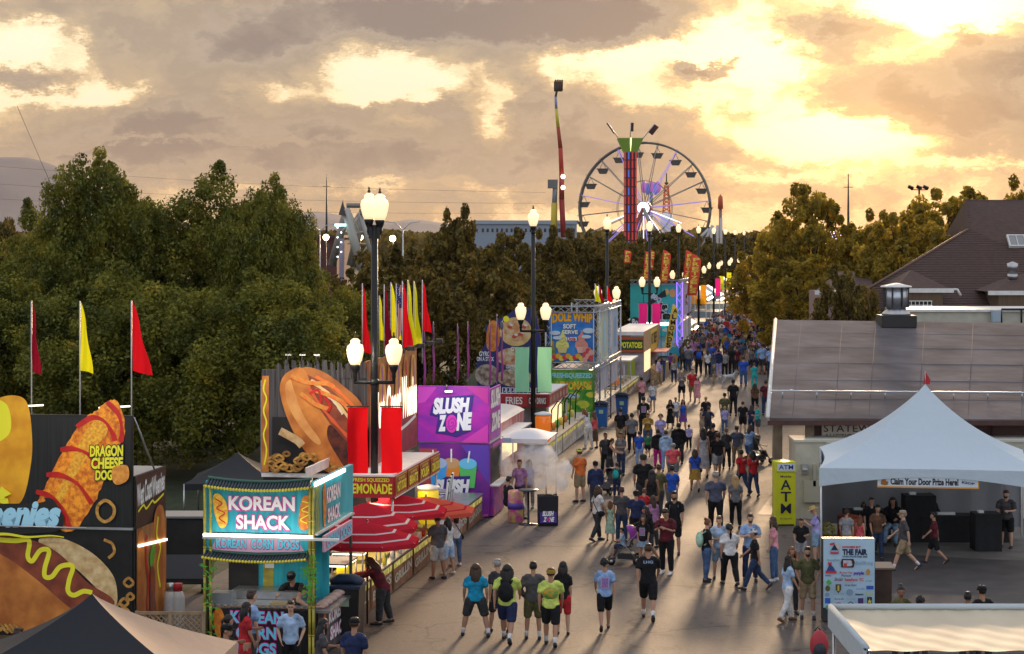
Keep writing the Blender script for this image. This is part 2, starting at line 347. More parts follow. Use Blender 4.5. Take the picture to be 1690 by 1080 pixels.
def sheet(name, pts, m, z=0):
    mb = MB(); mb.add([(p[0],p[1],z) for p in pts], [tuple(range(len(pts)))]); o = mb.build(name, m); tag(o, kind='structure'); return o
sheet('ground', [(-9000,-60),(9000,-60),(9000,14000),(-9000,14000)], GRASS)
def road(Ya, Yb, la, lb): return [st(Ya,la), st(Ya,lb), st(Yb,lb), st(Yb,la)]
sheet('road', road(10,420,16,-45), ASPH, .004)
sheet('road_gutter', road(62,240,5.35,4.85), mat('gutter_concrete', (.125,.108,.098), .6, var=.25, vs=4, bump=.3), .008)
CONC = mat('pale_concrete', (.13,.115,.105), .6, var=.22, vs=1.2, bump=.2)
sheet('pavement', [gd(1318,875), gd(1400,918), gd(1720,926), gd(1720,840), gd(1330,846)], CONC, .008)
sheet('tarmac_patch', [gd(1440,912), gd(1720,930), gd(1720,1080), gd(1440,1080)], mat('dark_tarmac', (.045,.038,.038), .62, var=.3, vs=1.5), .012)
sheet('driveway_patch', [gd(1250,850), gd(1310,852), gd(1318,806), gd(1288,800)], mat('worn_concrete', (.085,.066,.062), .6, var=.3, vs=2), .012)
# kerb-like raised edge at the foot of the stall row
kb = MB()
def kerb_seg(Ya, Yb, lat): 
    a, b_ = st(Ya, lat), st(Yb, lat); kb.add([a+Vector((-.18,0,.005)), a+Vector((0,0,.005)), b_+Vector((0,0,.005)), b_+Vector((-.18,0,.005)), a+Vector((-.18,0,.10)), a+Vector((0,0,.10)), b_+Vector((0,0,.10)), b_+Vector((-.18,0,.10))],
        [(3,2,1,0),(4,5,6,7),(0,1,5,4),(1,2,6,5),(2,3,7,6),(3,0,4,7)])
kerb_seg(40, 380, 10.75)
tag(kb.build('kerb', CONC), kind='structure')
# hills
def ridge(name, pts, Y, depth, m, seed):
    """a mountain range: skyline given at distance Y, real slopes running down towards and away from us"""
    mb = MB(); P3 = smoothpts(pts, closed=False, k=10); n = len(P3); rows = 14; random.seed(seed)
    def fn(u, v):
        i = u*(n-1); k = min(int(i), n-2); t = i-k; px = P3[k][0]*(1-t)+P3[k+1][0]*t; py = P3[k][1]*(1-t)+P3[k+1][1]*t
        top = at(px, py, Y); w = v*2-1; h = max(0, 1-abs(w)**1.2)
        x, y = top.x, top.y + w*depth
        rough = noise.fractal(Vector((x*.0016, y*.0016, seed)), 1, 2, 6)*.12*top.z*min(1, abs(w)*4)*h
        return (x, y, top.z*h + rough - 2)
    mb.grid(fn, 140, 28); o = mb.build(name, m); tag(o, kind='structure'); return o
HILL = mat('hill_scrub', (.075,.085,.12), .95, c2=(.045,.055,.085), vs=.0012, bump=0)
ridge('mountain', [(-400,300),(-200,268),(-60,262),(20,259),(60,263),(110,282),(160,312),(230,345),(330,372),(420,392)], 9000, 2500, HILL, 3)
ridge('hills', [(440,392),(500,352),(545,352),(600,362),(640,366),(680,362),(720,366),(800,378),(900,385),(1100,388),(1400,389),(1800,390)], 11500, 1800, HILL, 7)
# ================================================================ TREES
def leaf_mat(name, c1, c2, tr=.35):
    m = bpy.data.materials.new(name); m.use_nodes = True; nt = m.node_tree; N = nt.nodes; L = nt.links; N.remove(N['Principled BSDF']); out = N['Material Output']
    g = N.new('ShaderNodeNewGeometry'); tc = N.new('ShaderNodeTexCoord'); n = N.new('ShaderNodeTexNoise'); n.inputs['Scale'].default_value = .7; n.inputs['Detail'].default_value = 3; L.new(tc.outputs['Object'], n.inputs[0])
    ad = N.new('ShaderNodeMath'); ad.operation = 'MULTIPLY_ADD'; L.new(g.outputs['Random Per Island'], ad.inputs[0]); ad.inputs[1].default_value = .45; 
    sb = N.new('ShaderNodeMath'); sb.operation = 'MULTIPLY_ADD'; L.new(n.outputs['Fac'], sb.inputs[0]); sb.inputs[1].default_value = 1.6; sb.inputs[2].default_value = -.5; L.new(sb.outputs[0], ad.inputs[2])
    r = N.new('ShaderNodeValToRGB'); L.new(ad.outputs[0], r.inputs[0]); e = r.color_ramp.elements; e[0].position = .2; e[0].color = (*c2,1); e[1].position = .95; e[1].color = (*c1,1)
    x = e.new(1.0); x.color = (c1[0]*1.7, c1[1]*1.2, c1[2], 1)
    d = N.new('ShaderNodeBsdfDiffuse'); t = N.new('ShaderNodeBsdfTranslucent'); mx = N.new('ShaderNodeMixShader'); mx.inputs[0].default_value = tr
    gl = N.new('ShaderNodeBsdfGlossy'); gl.inputs['Roughness'].default_value = .45; gl.inputs['Color'].default_value = (.9,.9,.9,1); m2 = N.new('ShaderNodeMixShader'); m2.inputs[0].default_value = .015
    L.new(r.outputs[0], d.inputs[0]); L.new(r.outputs[0], t.inputs[0]); L.new(d.outputs[0], mx.inputs[1]); L.new(t.outputs[0], mx.inputs[2]); L.new(mx.outputs[0], m2.inputs[1]); L.new(gl.outputs[0], m2.inputs[2])
    L.new(m2.outputs[0], out.inputs[0]); return m
LEAF = leaf_mat('maple_leaves', (.29,.27,.036), (.060,.074,.014))
LEAFD = leaf_mat('dark_leaves', (.25,.17,.028), (.058,.046,.012), .25)
LEAFO = leaf_mat('backlit_leaves', (.66,.46,.05), (.20,.15,.02), .6)  # golden glow of the backlight is put into this leaf colour
BARK = mat('bark', (.05,.04,.03), .9, c2=(.025,.02,.016), vs=6, bump=.6)
def tree_meshes(key, height, rad, base, nclump, nleaf, lsize, leafm, seed, shape='oval', cr=1.0):
    rnd = np.random.RandomState(seed); random.seed(seed)
    cl = []
    def ztop(x, y):                                      # domed crown with a ragged, knobbly surface
        r_ = math.hypot(x, y)/rad; k = noise.fractal(Vector((x*.42+seed*7, y*.42, seed)), 1, 2.2, 4)
        return height*((1-.34*r_**2.2) if shape == 'oval' else (1-.8*r_))*(.93+.12*k)
    tops = 0
    while len(cl) < nclump:
        a = rnd.uniform(0, 2*math.pi); r_ = rad*math.sqrt(rnd.uniform(0, 1)); x, y = math.cos(a)*r_, math.sin(a)*r_; zt = ztop(x, y)
        z = base+(zt-base)*rnd.uniform(0, 1)**.62; t = (z-base)/(height-base)
        if r_/rad > .62+.55*min(1, t*2.2): continue
        cl.append((x, y, z)); tops = max(tops, z)
    cl = [(x, y, base+(z-base)*(height-base)/(tops-base)) for x, y, z in cl]
    cl = np.array(cl)
    rc = rnd.uniform(.32, .95, len(cl))*cr*(1.1-.35*(cl[:,2]/height)**3)
    idx = rnd.randint(0, len(cl), nleaf)
    dirs = rnd.normal(size=(nleaf,3)); dirs /= np.linalg.norm(dirs, axis=1)[:,None]
    rr = rnd.uniform(.1,1,nleaf)**.45 * rc[idx]
    P = cl[idx] + dirs*rr[:,None]*np.array([1.0,1.0,1.0])
    nrm = dirs*.5 + rnd.normal(size=(nleaf,3))*.6 + np.array([0,0,.55]); nrm /= np.linalg.norm(nrm, axis=1)[:,None]
    ref = rnd.normal(size=(nleaf,3)); a = np.cross(nrm, ref); a /= np.linalg.norm(a, axis=1)[:,None]; b = np.cross(nrm, a)
    s = (lsize*rnd.uniform(.6,1.3,nleaf))[:,None]
    V = np.stack([P-a*s*.5, P-b*s*.32+nrm*s*.1, P+a*s*.6, P+b*s*.32+nrm*s*.1], 1).reshape(-1,3)
    me = bpy.data.meshes.new('crown'); me.vertices.add(len(V)); me.vertices.foreach_set('co', V.ravel().astype(np.float32))
    me.loops.add(nleaf*4); me.loops.foreach_set('vertex_index', np.arange(nleaf*4, dtype=np.int32)); me.polygons.add(nleaf)
    me.polygons.foreach_set('loop_start', np.arange(0, nleaf*4, 4, dtype=np.int32)); me.polygons.foreach_set('loop_total', np.full(nleaf, 4, dtype=np.int32))
    me.materials.append(leafm); me.update(calc_edges=True)
    mb = MB(); th = base+.12*height
    mb.tube([(0,0,-.1),(.03,.02,th*.5),(0,.05,th),(.1,0,height*.55),(0,.1,height*.8)], [.035*rad+.14,.03*rad+.11,.03*rad+.09,.08,.03], 9)
    for k in rnd.choice(len(cl), min(34, len(cl)), replace=False):
        c = cl[k]; z0 = max(th*.7, c[2]*.55); q = Vector((c[0]*.5, c[1]*.5, (z0+c[2])*.52))
        mb.tube([(0,0,z0*.8), q, Vector(c)], [.10,.06,.02], 6)
    return me, mb.mesh('trunk', BARK)
TV = {}
TV['m1'] = tree_meshes('m1', 12.4, 4.2, 1.4, 330, 80000, .175, LEAF, 11)
TV['m2'] = tree_meshes('m2', 12.2, 4.0, 1.2, 310, 78000, .175, LEAF, 12)
TV['m3'] = tree_meshes('m3', 9.0, 4.4, .5, 260, 85000, .16, LEAF, 13)
TV['d1'] = tree_meshes('d1', 10.0, 4.0, 1.5, 150, 24000, .34, LEAFD, 14)
TV['d2'] = tree_meshes('d2', 10.0, 4.6, 1.0, 160, 24000, .34, LEAFD, 15)
TV['o1'] = tree_meshes('o1', 12.0, 5.0, 1.0, 150, 26000, .36, LEAFO, 16, cr=1.1)
TV['o2'] = tree_meshes('o2', 12.0, 4.6, .8, 140, 24000, .36, LEAFO, 17, cr=1.1)
BASEH = {'m1':12.4,'m2':12.2,'m3':9.0,'d1':10,'d2':10,'o1':12,'o2':12,'c1':6.5}
def tree(key, px, topy, Y, wpx, label, group=None, rot=None, yoff=0):
    p = at(px, topy, Y); hgt = p.z; s = hgt/(BASEH[key]*1.04)
    rad = {'m1':4.2,'m2':4.0,'m3':4.4,'d1':4,'d2':4.6,'o1':5,'o2':4.6,'c1':2.6}[key]
    sw = (wpx/2*Y/F)/(rad*(.84 if key[0]=='m' else .95))
    nm = {'m':'maple_tree','d':'shade_tree','o':'backlit_tree','c':'evergreen_bush'}[key[0]]
    t = thing(nm, label, 'bush' if key[0]=='c' else 'tree', (p.x, Y, 0), rot if rot is not None else px*.7, group)
    t.scale = (sw, sw, s)
    for me, n in zip(TV[key], ('crown','trunk')): link(bpy.data.objects.new(n, me), t)
    return t
GA='maples behind the food stands on the left'; GB='trees in the row behind the midway stalls'; GC='golden backlit trees right of the midway'
for a in [
 ('m2',165,236,86,190,'tallest leafy maple standing behind the yellow pennant flag',GA),
 ('m1',345,256,88,230,'broad maple crown between the tallest maple and the steel swing ride',GA),
 ('m2',440,280,84,150,'right-hand upper maple beside the grey A-frame ride',GA),
 ('m1',70,320,92,170,'maple in front of the mountain behind the dark red pennant',GA),
 ('m3',20,430,82,260,'low bushy maple at the left edge behind the trailer roof',GA),
 ('m3',215,430,78,300,'low maple foliage right behind the bright red pennant flag',GA),
 ('m3',400,440,76,300,'low maple with yellow green leaves beside the hot dog billboard',GA),
 ('m3',540,446,90,190,'maple behind the tall double headed street lamp',GA),
 ('d2',5,350,130,130,'dark tree at the far left edge below the mountain',GA),
 ('d1',95,385,120,120,'small dark tree behind the leftmost maples',GA)]:
    tree(*a[:6], group=a[6])
for a in [
 ('d2',645,405,118,190,'dark green tree just right of the tall double headed lamp'),
 ('d1',745,338,132,110,'tree with a high pointed crown left of the second street lamp'),
 ('d2',700,430,104,170,'low tree behind the rolled purple flags'),
 ('d1',800,400,112,150,'dark tree behind the round food photo sign'),
 ('d2',835,376,150,120,'tree whose crown meets the pale warehouse roof'),
 ('d1',905,374,150,110,'dark tree at the foot of the tall swinging arm ride'),
 ('d2',900,440,125,170,'lower dark tree behind the soft serve tower'),
 ('d1',965,378,165,120,'dark tree just left of the third street lamp'),
 ('d2',1000,392,175,130,'dark tree below the left rim of the big wheel'),
 ('d1',1045,388,190,110,'tree in front of the base of the drop tower'),
 ('d2',1095,374,215,120,'dark rounded tree below the hub of the big wheel'),
 ('d1',1060,420,160,120,'low dark tree behind the teal drinks stand'),
 ('d2',1135,384,240,110,'tree below the right rim of the big wheel'),
 ('d1',1165,392,290,90,'small distant tree behind the orange lamp post banners'),
 ('d2',1205,386,330,100,'distant brownish tree behind the far lamp posts'),
 ('d1',1240,384,360,90,'last small tree in the row before the golden trees')]:
    tree(*a, group=GB)
for a in [
 ('o1',1335,302,150,165,'tallest golden tree with a wide loose crown at the end of the midway'),
 ('o2',1262,400,170,110,'low golden tree overhanging the far crowd'),
 ('o1',1330,420,140,170,'lower golden foliage above the left end of the long roof'),
 ('o2',1440,345,150,120,'golden tree between the widest crown and the floodlight mast'),
 ('o1',1490,352,135,170,'golden tree beside the sloping brown roof edge'),
 ('o2',1520,338,160,120,'golden tree directly under the floodlight mast'),
 ('o1',1575,308,150,190,'dense backlit tree behind the brown roof ridge left end'),
 ('o2',1665,290,150,140,'tall backlit tree above the brown roof at the right edge'),
 ('o1',1740,300,155,150,'backlit tree partly cut by the right edge of the photo')]:
    tree(*a, group=GC)
tree('d2',1396,438,98,118,'dense dark evergreen bush behind the left end of the long flat roof')
# far wood along the horizon: one mass
def far_wood():
    rnd = np.random.RandomState(5); n = 30000; az = rnd.uniform(-.34,.34,n); Y = rnd.uniform(620,1000,n); x = az*Y
    top = 8.9 + Y/F*(6+9*np.array([noise.noise(Vector((a*60, 3, 1)))+.3 for a in az])); z = top*rnd.uniform(0,1,n)**.6
    P = np.stack([x, Y, z], 1); s = rnd.uniform(.8,1.8,n)[:,None]; nrm = rnd.normal(size=(n,3)); nrm /= np.linalg.norm(nrm,axis=1)[:,None]
    a = np.cross(nrm, rnd.normal(size=(n,3))); a /= np.linalg.norm(a,axis=1)[:,None]; b = np.cross(nrm,a)
    V = np.stack([P-a*s,P-b*s,P+a*s,P+b*s],1).reshape(-1,3); me = bpy.data.meshes.new('far_wood'); me.from_pydata(V.tolist(), [], np.arange(n*4).reshape(-1,4).tolist()); me.materials.append(LEAFD)
    o = link(bpy.data.objects.new('far_wood', me)); tag(o, 'dark strip of distant trees along the horizon', 'wood', kind='stuff')
far_wood()
# ================================================================ BUILDINGS ON THE RIGHT
ROOFM = mat('roof_membrane', (.135,.120,.125), .9, var=.25, vs=.5, bump=.25, bs=2.2, spec=.06)
BROWN = mat('brown_trim', (.075,.032,.026), .6, var=.15)
CREAM = mat('cream_block', (.50,.47,.38), .7, var=.10, vs=2, bump=.3, bs=6)
def long_hall():
    Ye, Yr = 66.0, 85.0
    eL, eR = at(1270,690,Ye), at(1900,694,Ye); rL, rR = at(1283,528,Yr), at(1900,536,Yr)
    t = thing('market_hall', 'long low hall with a shallow dark membrane roof behind the white canopy tent', 'building', (eL.x, Ye, 0))
    o = Vector((eL.x, Ye, 0)); A,B,C,D = eL-o, eR-o, rR-o, rL-o; th = Vector((0,0,-.08))
    mb = MB(); mb.add([A,B,C,D,A+th,B+th,C+th,D+th], [(0,1,2,3),(7,6,5,4),(0,4,5,1),(2,6,7,3)]); mb.build('roof', ROOFM, t)
    def rp(u, v, dz=.012): return A.lerp(B,u).lerp(D.lerp(C,u), v)+Vector((0,0,dz))
    mb = MB()                                             # welded laps in the membrane
    for v in (.16,.33,.50,.67,.84): mb.tube([rp(0,v,-.012), rp(.3,v+.004,-.012), rp(1,v,-.012)], .014, 5)
    for i, u in enumerate((.06,.17,.26,.39,.52,.66)): mb.tube([rp(u,0,-.01), rp(u+.004,1,-.01)], .012, 5)
    mb.build('membrane_seam', mat('seam', (.15,.135,.14), .9, spec=.05), t)
    mb = MB(); mb.tube([rp(-.005,0,.03), rp(-.005,1,.03)], .07, 4); mb.build('gable_trim', WHITE, t)
    mb = MB(); mb.tube([rp(0,.17,.22), rp(1,.17,.22)], .035, 6)
    for i in range(12): mb.tube([rp(.03+.09*i,.17,0), rp(.03+.09*i,.17,.22)], .025, 5)
    mb.build('conduit', mat('galvanised_pipe', (.5,.55,.6), .3, .7), t)
    # fascia, upper brown wall, cream lower block
    zE = eL.z; mb = MB(); mb.bx(-.05, 14, -.02, .10, zE-.24, zE-.085); mb.build('fascia', BROWN, t)
    mb = MB(); mb.bx(1.55, 14, .95, 1.15, 0, zE); mb.build('wall', BROWN, t)
    mb = MB(); mb.bx(-.2,.0,-.1,19.2,zE-.55,zE-.25); 
    cw = at(1313,730,65.4)-o; mb2 = MB(); mb2.bx(cw.x, 14, cw.y, .94, 0, cw.z); mb2.build('block_wall', CREAM, t)
    mb2 = MB(); mb2.bx(cw.x-.04, 14, cw.y-.05, .9, cw.z, cw.z+.07); mb2.build('wall_cap', mat('cap_cream', (.55,.53,.45), .6), t)
    mb = MB(); 
    for a in range(9): mb.bx(cw.x, 14, cw.y-.003, cw.y-.001, .2*a+.2, .2*a+.212)
    # tall brown posts and dark gap left of the block
    mb = MB(); pz = at(1300,700,66)-o; mb.bx(pz.x-.35, pz.x-.05, .9, 1.15, 0, zE+.05); mb.bx(1.25,1.5,.5,.8,0,zE-.1); mb.build('post', mat('tan_post', (.20,.15,.10), .7, var=.2), t)
    # windows behind the tent
    k = 65.3/F
    for px in (1428,1565):
        a = at(px-48,788,65.3)-o; b = at(px+58,822,65.3)-o
        mb = MB(); mb.bx(a.x,b.x,cw.y-.04,cw.y-.01,b.z,a.z); w = mb.build('window', mat('dark_glass', (.02,.02,.025), .12, spec=.6), t)
        mb = MB(); mb.bx(a.x-.07,b.x+.07,cw.y-.06,cw.y-.045,a.z,a.z+.07); mb.bx(a.x-.07,b.x+.07,cw.y-.06,cw.y-.045,b.z-.07,b.z); mb.bx(a.x-.07,a.x,cw.y-.06,cw.y-.045,b.z,a.z); mb.bx(b.x,b.x+.07,cw.y-.06,cw.y-.045,b.z,a.z); mb.build('frame', BROWN, w)
    # electric meter, pipe and panel
    a = at(1329,778,65.2)-o; mb = MB(); mb.bx(a.x-.11,a.x+.11,cw.y-.14,cw.y,a.z-.1,a.z+.22); mb.lathe([(.09,0),(.10,.03),(.07,.08)], (a.x,cw.y-.2,a.z+.02), 14); mb.build('electric_meter', mat('meter_grey', (.4,.4,.4), .4, .3), t, bevel=.01)
    a = at(1345,780,65.2)-o; mb = MB(); mb.bx(a.x-.045,a.x+.045,cw.y-.12,cw.y,a.z-.45,a.z+.25); mb.build('conduit_box', mat('box_tan', (.42,.39,.3), .5), t)
    a = at(1342,812,65.2)-o; mb = MB(); mb.bx(a.x-.28,a.x+.34,cw.y-.12,cw.y,a.z-.35,a.z+.35); mb.build('breaker_box', mat('box_cream', (.46,.43,.34), .5), t, bevel=.01)
    p = at(1372,735,65.2)-o; q = at(1356,742,65.2)-o; r_ = at(1356,860,65.2)-o; mb = MB(); mb.tube([(p.x+.5,cw.y-.06,p.z+.05),(q.x+.2,cw.y-.06,p.z+.05),(q.x+.02,cw.y-.06,q.z-.05),(q.x,cw.y-.06,q.z-.3),(r_.x,cw.y-.06,.1)], .03, 8); mb.build('pipe', mat('pipe_cream', (.4,.38,.3), .5), t)
    # lit security fixtures under the eave and downpipe
    a = at(1646,700,66)-o; mb = MB(); mb.tube([(a.x,.8,zE-.3),(a.x,.8,.2)], .05, 8); mb.build('downpipe', BROWN, t)
    # wall sign, thing of its own
    s0 = at(1356,700,66.9); s1 = at(1545,727,66.9)
    sg = thing('wall_sign', 'cream name sign with dark serif capitals fixed under the long hall eave', 'sign', (s0.x, 66.85, s1.z))
    w, h = s1.x-s0.x, s0.z-s1.z
    MB().bx(0,w,0,.05,0,h).build('board', mat('sign_cream', (.55,.50,.42), .6, var=.06), sg)
    b = Board(sg, (0,0,h), (1,0,0), (0,-1,0), 1356, 700, 66.9/F); ink = P_((.08,.02,.03))
    b.text('STATEWIDE', 1359,701,1466,713, ink, .015, sp=1.1); b.text('AUCTION CO', 1360,716,1438,725, ink, .01)
    b.text('MPANY', 1443,716,1480,725, ink, .01)
long_hall()
def vent(px, py_top, py_base, Y, w, label, cap=True):
    p = at(px, py_base, Y); k = Y/F; h = (py_base-py_top)*k; t = thing('roof_vent', label, 'vent', p, 0)
    MB().bx(-w*.62,w*.62,-w*.62,w*.62,-.25,h*.16).build('curb', mat('vent_tar', (.03,.028,.028), .6, bump=.4), t, bevel=.02)
    MB().lathe([(w*.52,h*.16),(w*.5,h*.22),(w*.36,h*.30),(w*.34,h*.36)], seg=16).build('flashing', STEEL, t)
    mb = MB(); mb.lathe([(w*.42,h*.36),(w*.42,h*.9)], seg=20); mb.build('drum', mat('galvanised', (.48,.5,.54), .32, .85, var=.12, vs=4), t)
    mb = MB()
    for k_ in range(8):
        a = k_*math.pi/4+.3; mb.box((math.cos(a)*w*.45, math.sin(a)*w*.45, h*.63), (.05,.05,h*.54), (0,0,a))
    mb.build('louvre', mat('vent_dark', (.05,.05,.05), .5, .5), t)
    MB().lathe([(w*.56,h*.9),(w*.54,h*.93),(w*.1,h*1.0),(.01,h*1.01)], seg=20).build('cap', WHITE, t)
vent(1479, 468, 530, 84.0, 1.15, 'silver drum vent with a white cap on the ridge of the flat dark roof')
def big_roof():
    Y0 = 118.0; k = Y0/F
    t = thing('shingle_building', 'big building with a steep brown shingle roof and white gutters at the right edge', 'building', (at(1440,530,Y0).x, Y0, 0))
    o = t.location.copy(); SH = mat('brown_shingle', (.085,.045,.035), .8, c2=(.06,.033,.027), vs=3, bump=.6, bs=9, stretch=(1,1,3))
    def q(px, py, Y): return at(px, py, Y)-o
    e = Y0; r = Y0+13
    P = [q(1415,512,e), q(1900,512,e), q(1900,327,r), q(1594,331,r), q(1598,380,r-3), q(1596,378,r)]
    mb = MB(); P[0] = q(1375,512,e); mb.add([P[0],P[1],q(1900,330,r),q(1594,330,r),q(1597,380,r-3.3)], [(0,1,2,3,4)])
    mb.add([P[0],q(1597,380,r-3.3),q(1594,330,r),q(1594,330,r)+Vector((6,20,0)),P[0]+Vector((11,34,0))], [(0,4,3,2,1)])
    mb.build('roof', SH, t)
    mb = MB()                                             # shingle courses
    for i in range(46):
        v = (i+.5)/46; L_ = q(1375,512,e).lerp(q(1597,380,r-3.3), min(1,v/.73)) if v < .73 else q(1597,380,r-3.3).lerp(q(1594,330,r), (v-.73)/.27)
        R_ = q(1900,512,e).lerp(q(1900,327,r), v); R_.z = L_.z; R_.y = L_.y
        mb.tube([L_+Vector((.05,-.02,.01)), R_+Vector((0,-.02,.01))], .012, 4, smooth=False)
    mb.build('shingle_course', mat('course_shadow', (.05,.028,.023), .85), t)
    mb = MB(); mb.tube([q(1375,511,e), q(1597,379,r-3.3)], .09, 5); mb.build('hip_cap', mat('hip_cap', (.15,.085,.06), .7), t)
    MB().bx(.3, 30, .25, 3, 0, P[0].z-.05).build('wall', CREAM, t)
    # two dormers with white gutters
    for (x0, x1, ye, px_w) in ((1492,1556,478,(1497,1537)), (1648,1800,482,(1700,1760))):
        d = Y0-1.5; A = q(x0,ye,d); B = q(x1,ye,d)
        m2 = MB(); m2.bx(A.x, B.x, A.y, A.y+5, 3.2, A.z); dm = m2.build('dormer', mat('dormer_siding', (.15,.10,.06), .8, c2=(.10,.065,.04), vs=2, stretch=(8,8,.3)), t)
        m2 = MB(); ap = (A+B)/2+Vector((0,3.6,1.05)); sp = Vector((.5,0,0)); m2.add([A-sp,B+sp,ap,(A-sp)+Vector((0,6,0)),(B+sp)+Vector((0,6,0))], [(0,1,2),(1,4,2),(3,0,2)]); m2.build('dormer_roof', SH, dm)
        m2 = MB(); m2.bx(A.x-.6,B.x+.6,A.y-.14,A.y+.02,A.z-.18,A.z+.06); m2.tube([(B.x+.6,A.y-.05,A.z),(B.x+.8,A.y-.05,A.z+.0),(B.x+1.0,A.y-.05,A.z-.35)], .08, 6); m2.build('gutter', WHITE, dm)
        a = q(px_w[0],497,d); b = q(px_w[1],511,d); m2 = MB(); m2.bx(a.x,b.x,a.y-.05,a.y,b.z,a.z); w = m2.build('window', mat('dark_glass'), t)
        m2 = MB(); n = 6
        for i in range(n+1): xx = a.x+(b.x-a.x)*i/n; m2.bx(xx-.02,xx+.02,a.y-.09,a.y-.052,b.z,a.z)
        for zz in (a.z,b.z,(a.z+b.z)/2): m2.bx(a.x-.03,b.x+.03,a.y-.10,a.y-.092,zz-.025,zz+.025)
        m2.build('frame', WHITE, w)
    # skylight
    s = at(1678,399,Y0+7.6)-o; mb = MB(); mb.box(s, (1.0,.9,.14), (R(42),0,0)); sk = mb.build('skylight', mat('skylight_glass', (.25,.24,.24), .15, spec=.7), t)
    mb = MB()
    for dx in (-.5,.5,0): mb.box(s+Vector((dx,-.05,.02)), (.07 if dx else .03,1.0,.2), (R(42),0,0))
    mb.box(s+Vector((0,-.36,-.30)), (1.1,.07,.2), (R(42),0,0)); mb.box(s+Vector((0,.36,.34)), (1.1,.07,.2), (R(42),0,0)); mb.build('skylight_frame', WHITE, sk)
    # pale parapet building in front
    p0 = at(1448,525,Y0-14); t2 = thing('flat_roof_block', 'low cream parapet wall between the flat dark roof and the brown shingle roof', 'building', (p0.x, Y0-14, 0))
    MB().bx(at(1494,515,Y0-14).x-p0.x, 22, 0, 5, 0, at(0,515,Y0-14).z).build('wall', CREAM, t2)
    MB().bx(at(1494,515,Y0-14).x-p0.x-.1, 22, -.12, 5.1, at(0,515,Y0-14).z, at(0,511,Y0-14).z).build('coping', WHITE, t2)
    mb = MB(); a = at(1653,512,Y0-14.2)-t2.location; zt = at(0,512,Y0-14).z
    mb.tube([(a.x,-.2,zt-.7),(a.x,-.2,zt+.05),(a.x+3,-.2,zt+.05)], .05, 6); mb.tube([(a.x+1,-.2,zt-.7),(a.x+1,-.2,zt+.05)], .05, 6); mb.build('handrail', BLACK, t2)
    MB().bx(a.x-.55,a.x-.1,-.5,-.2,zt-.6,zt).build('air_unit', mat('unit_blue', (.35,.42,.48), .5), t2, bevel=.03)
big_roof()
def flue():
    p = at(1671,468,118+1.0); k = .035; t = thing('chimney_flue', 'shiny twisted metal flue pipe on the brown shingle roof above the right gutter', 'chimney', p)
    MB().lathe([(.26,-.9),(.24,-.1),(.24,.0),(.20,.25)], seg=14).build('flue_pipe', STEEL, t)
    MB().lathe([(.30,.25),(.30,.55)], seg=14).build('lower_collar', STEEL, t)
    MB().lathe([(.24,.55),(.24,.75),(.32,.78),(.32,1.15),(.05,1.25)], seg=14).build('rain_cap', STEEL, t)
flue()
def side_roof():
    Y = 128; p = at(1345,478,Y); t = thing('low_shed', 'low brown roofed shed peeking out left of the dark evergreen bush', 'building', (p.x,Y,0))
    o = t.location.copy(); a = at(1345,480,Y)-o; b = at(1440,480,Y)-o; c = at(1440,448,Y+8)-o; d = at(1385,448,Y+8)-o
    MB().add([a,b,c,d], [(0,1,2,3)]).build('roof', mat('brown_shingle'), t)
    MB().bx(a.x, b.x, -.1, .05, a.z-.25, a.z+.02).build('gutter', WHITE, t)
    MB().bx(a.x+.5, b.x, .3, 6, 0, a.z-.1).build('wall', mat('pinkish_wall', (.30,.2,.19), .7), t)
side_roof()
def warehouse():
    Y = 560; a = at(783,364,Y); b = at(952,364,Y); t = thing('warehouse', 'long pale blue grey warehouse on the horizon behind the middle trees', 'building', (a.x,Y,0))
    w = b.x-a.x; MB().bx(0,w,0,60,0,a.z-1).build('wall', mat('blue_grey_cladding', (.25,.29,.36), .6, var=.1), t)
    MB().bx(-.5,w+.5,-.5,61,a.z-1,a.z).build('roof', mat('blue_roof', (.30,.34,.40), .5), t)
    for i in range(20): MB().bx(2+i*1.3,2.6+i*1.3,-.1,-.02,a.z-3.2,a.z-2.2).build('window', mat('dark_glass'), t)
    Y = 300; a = at(500,388,Y); b = at(556,388,Y); t = thing('brick_barn', 'low dark red building between the maples and the grey A-frame ride', 'building', (a.x,Y,0)); w = b.x-a.x
    MB().bx(0,w,0,25,0,a.z-.4).build('wall', mat('barn_red', (.10,.03,.028), .8, var=.2), t); MB().bx(-.4,w+.4,-.4,26,a.z-.4,a.z).build('roof', mat('barn_roof', (.09,.05,.05), .7), t)
    for i in range(2): MB().bx(1.2+i*2.0,1.9+i*2.0,-.08,-.02,a.z-2.4,a.z-1.4).build('window', mat('dark_glass'), t)
warehouse()
for (px, y0, Y, h_label) in ((539,288,330,'thin tall dark mast rising right of the left maples'), (1400,287,260,'thin dark mast rising behind the golden trees')):
    p = at(px, y0, Y); t = thing('mast', h_label, 'mast', (p.x,Y,0)); MB().tube([(0,0,0),(0,0,p.z*.6),(0,0,p.z)], [.25,.18,.06], 6).build('pole', BLACK, t)
    MB().tube([(-.6,0,p.z*.9),(.6,0,p.z*.9)], .04, 5).build('antenna', BLACK, t)
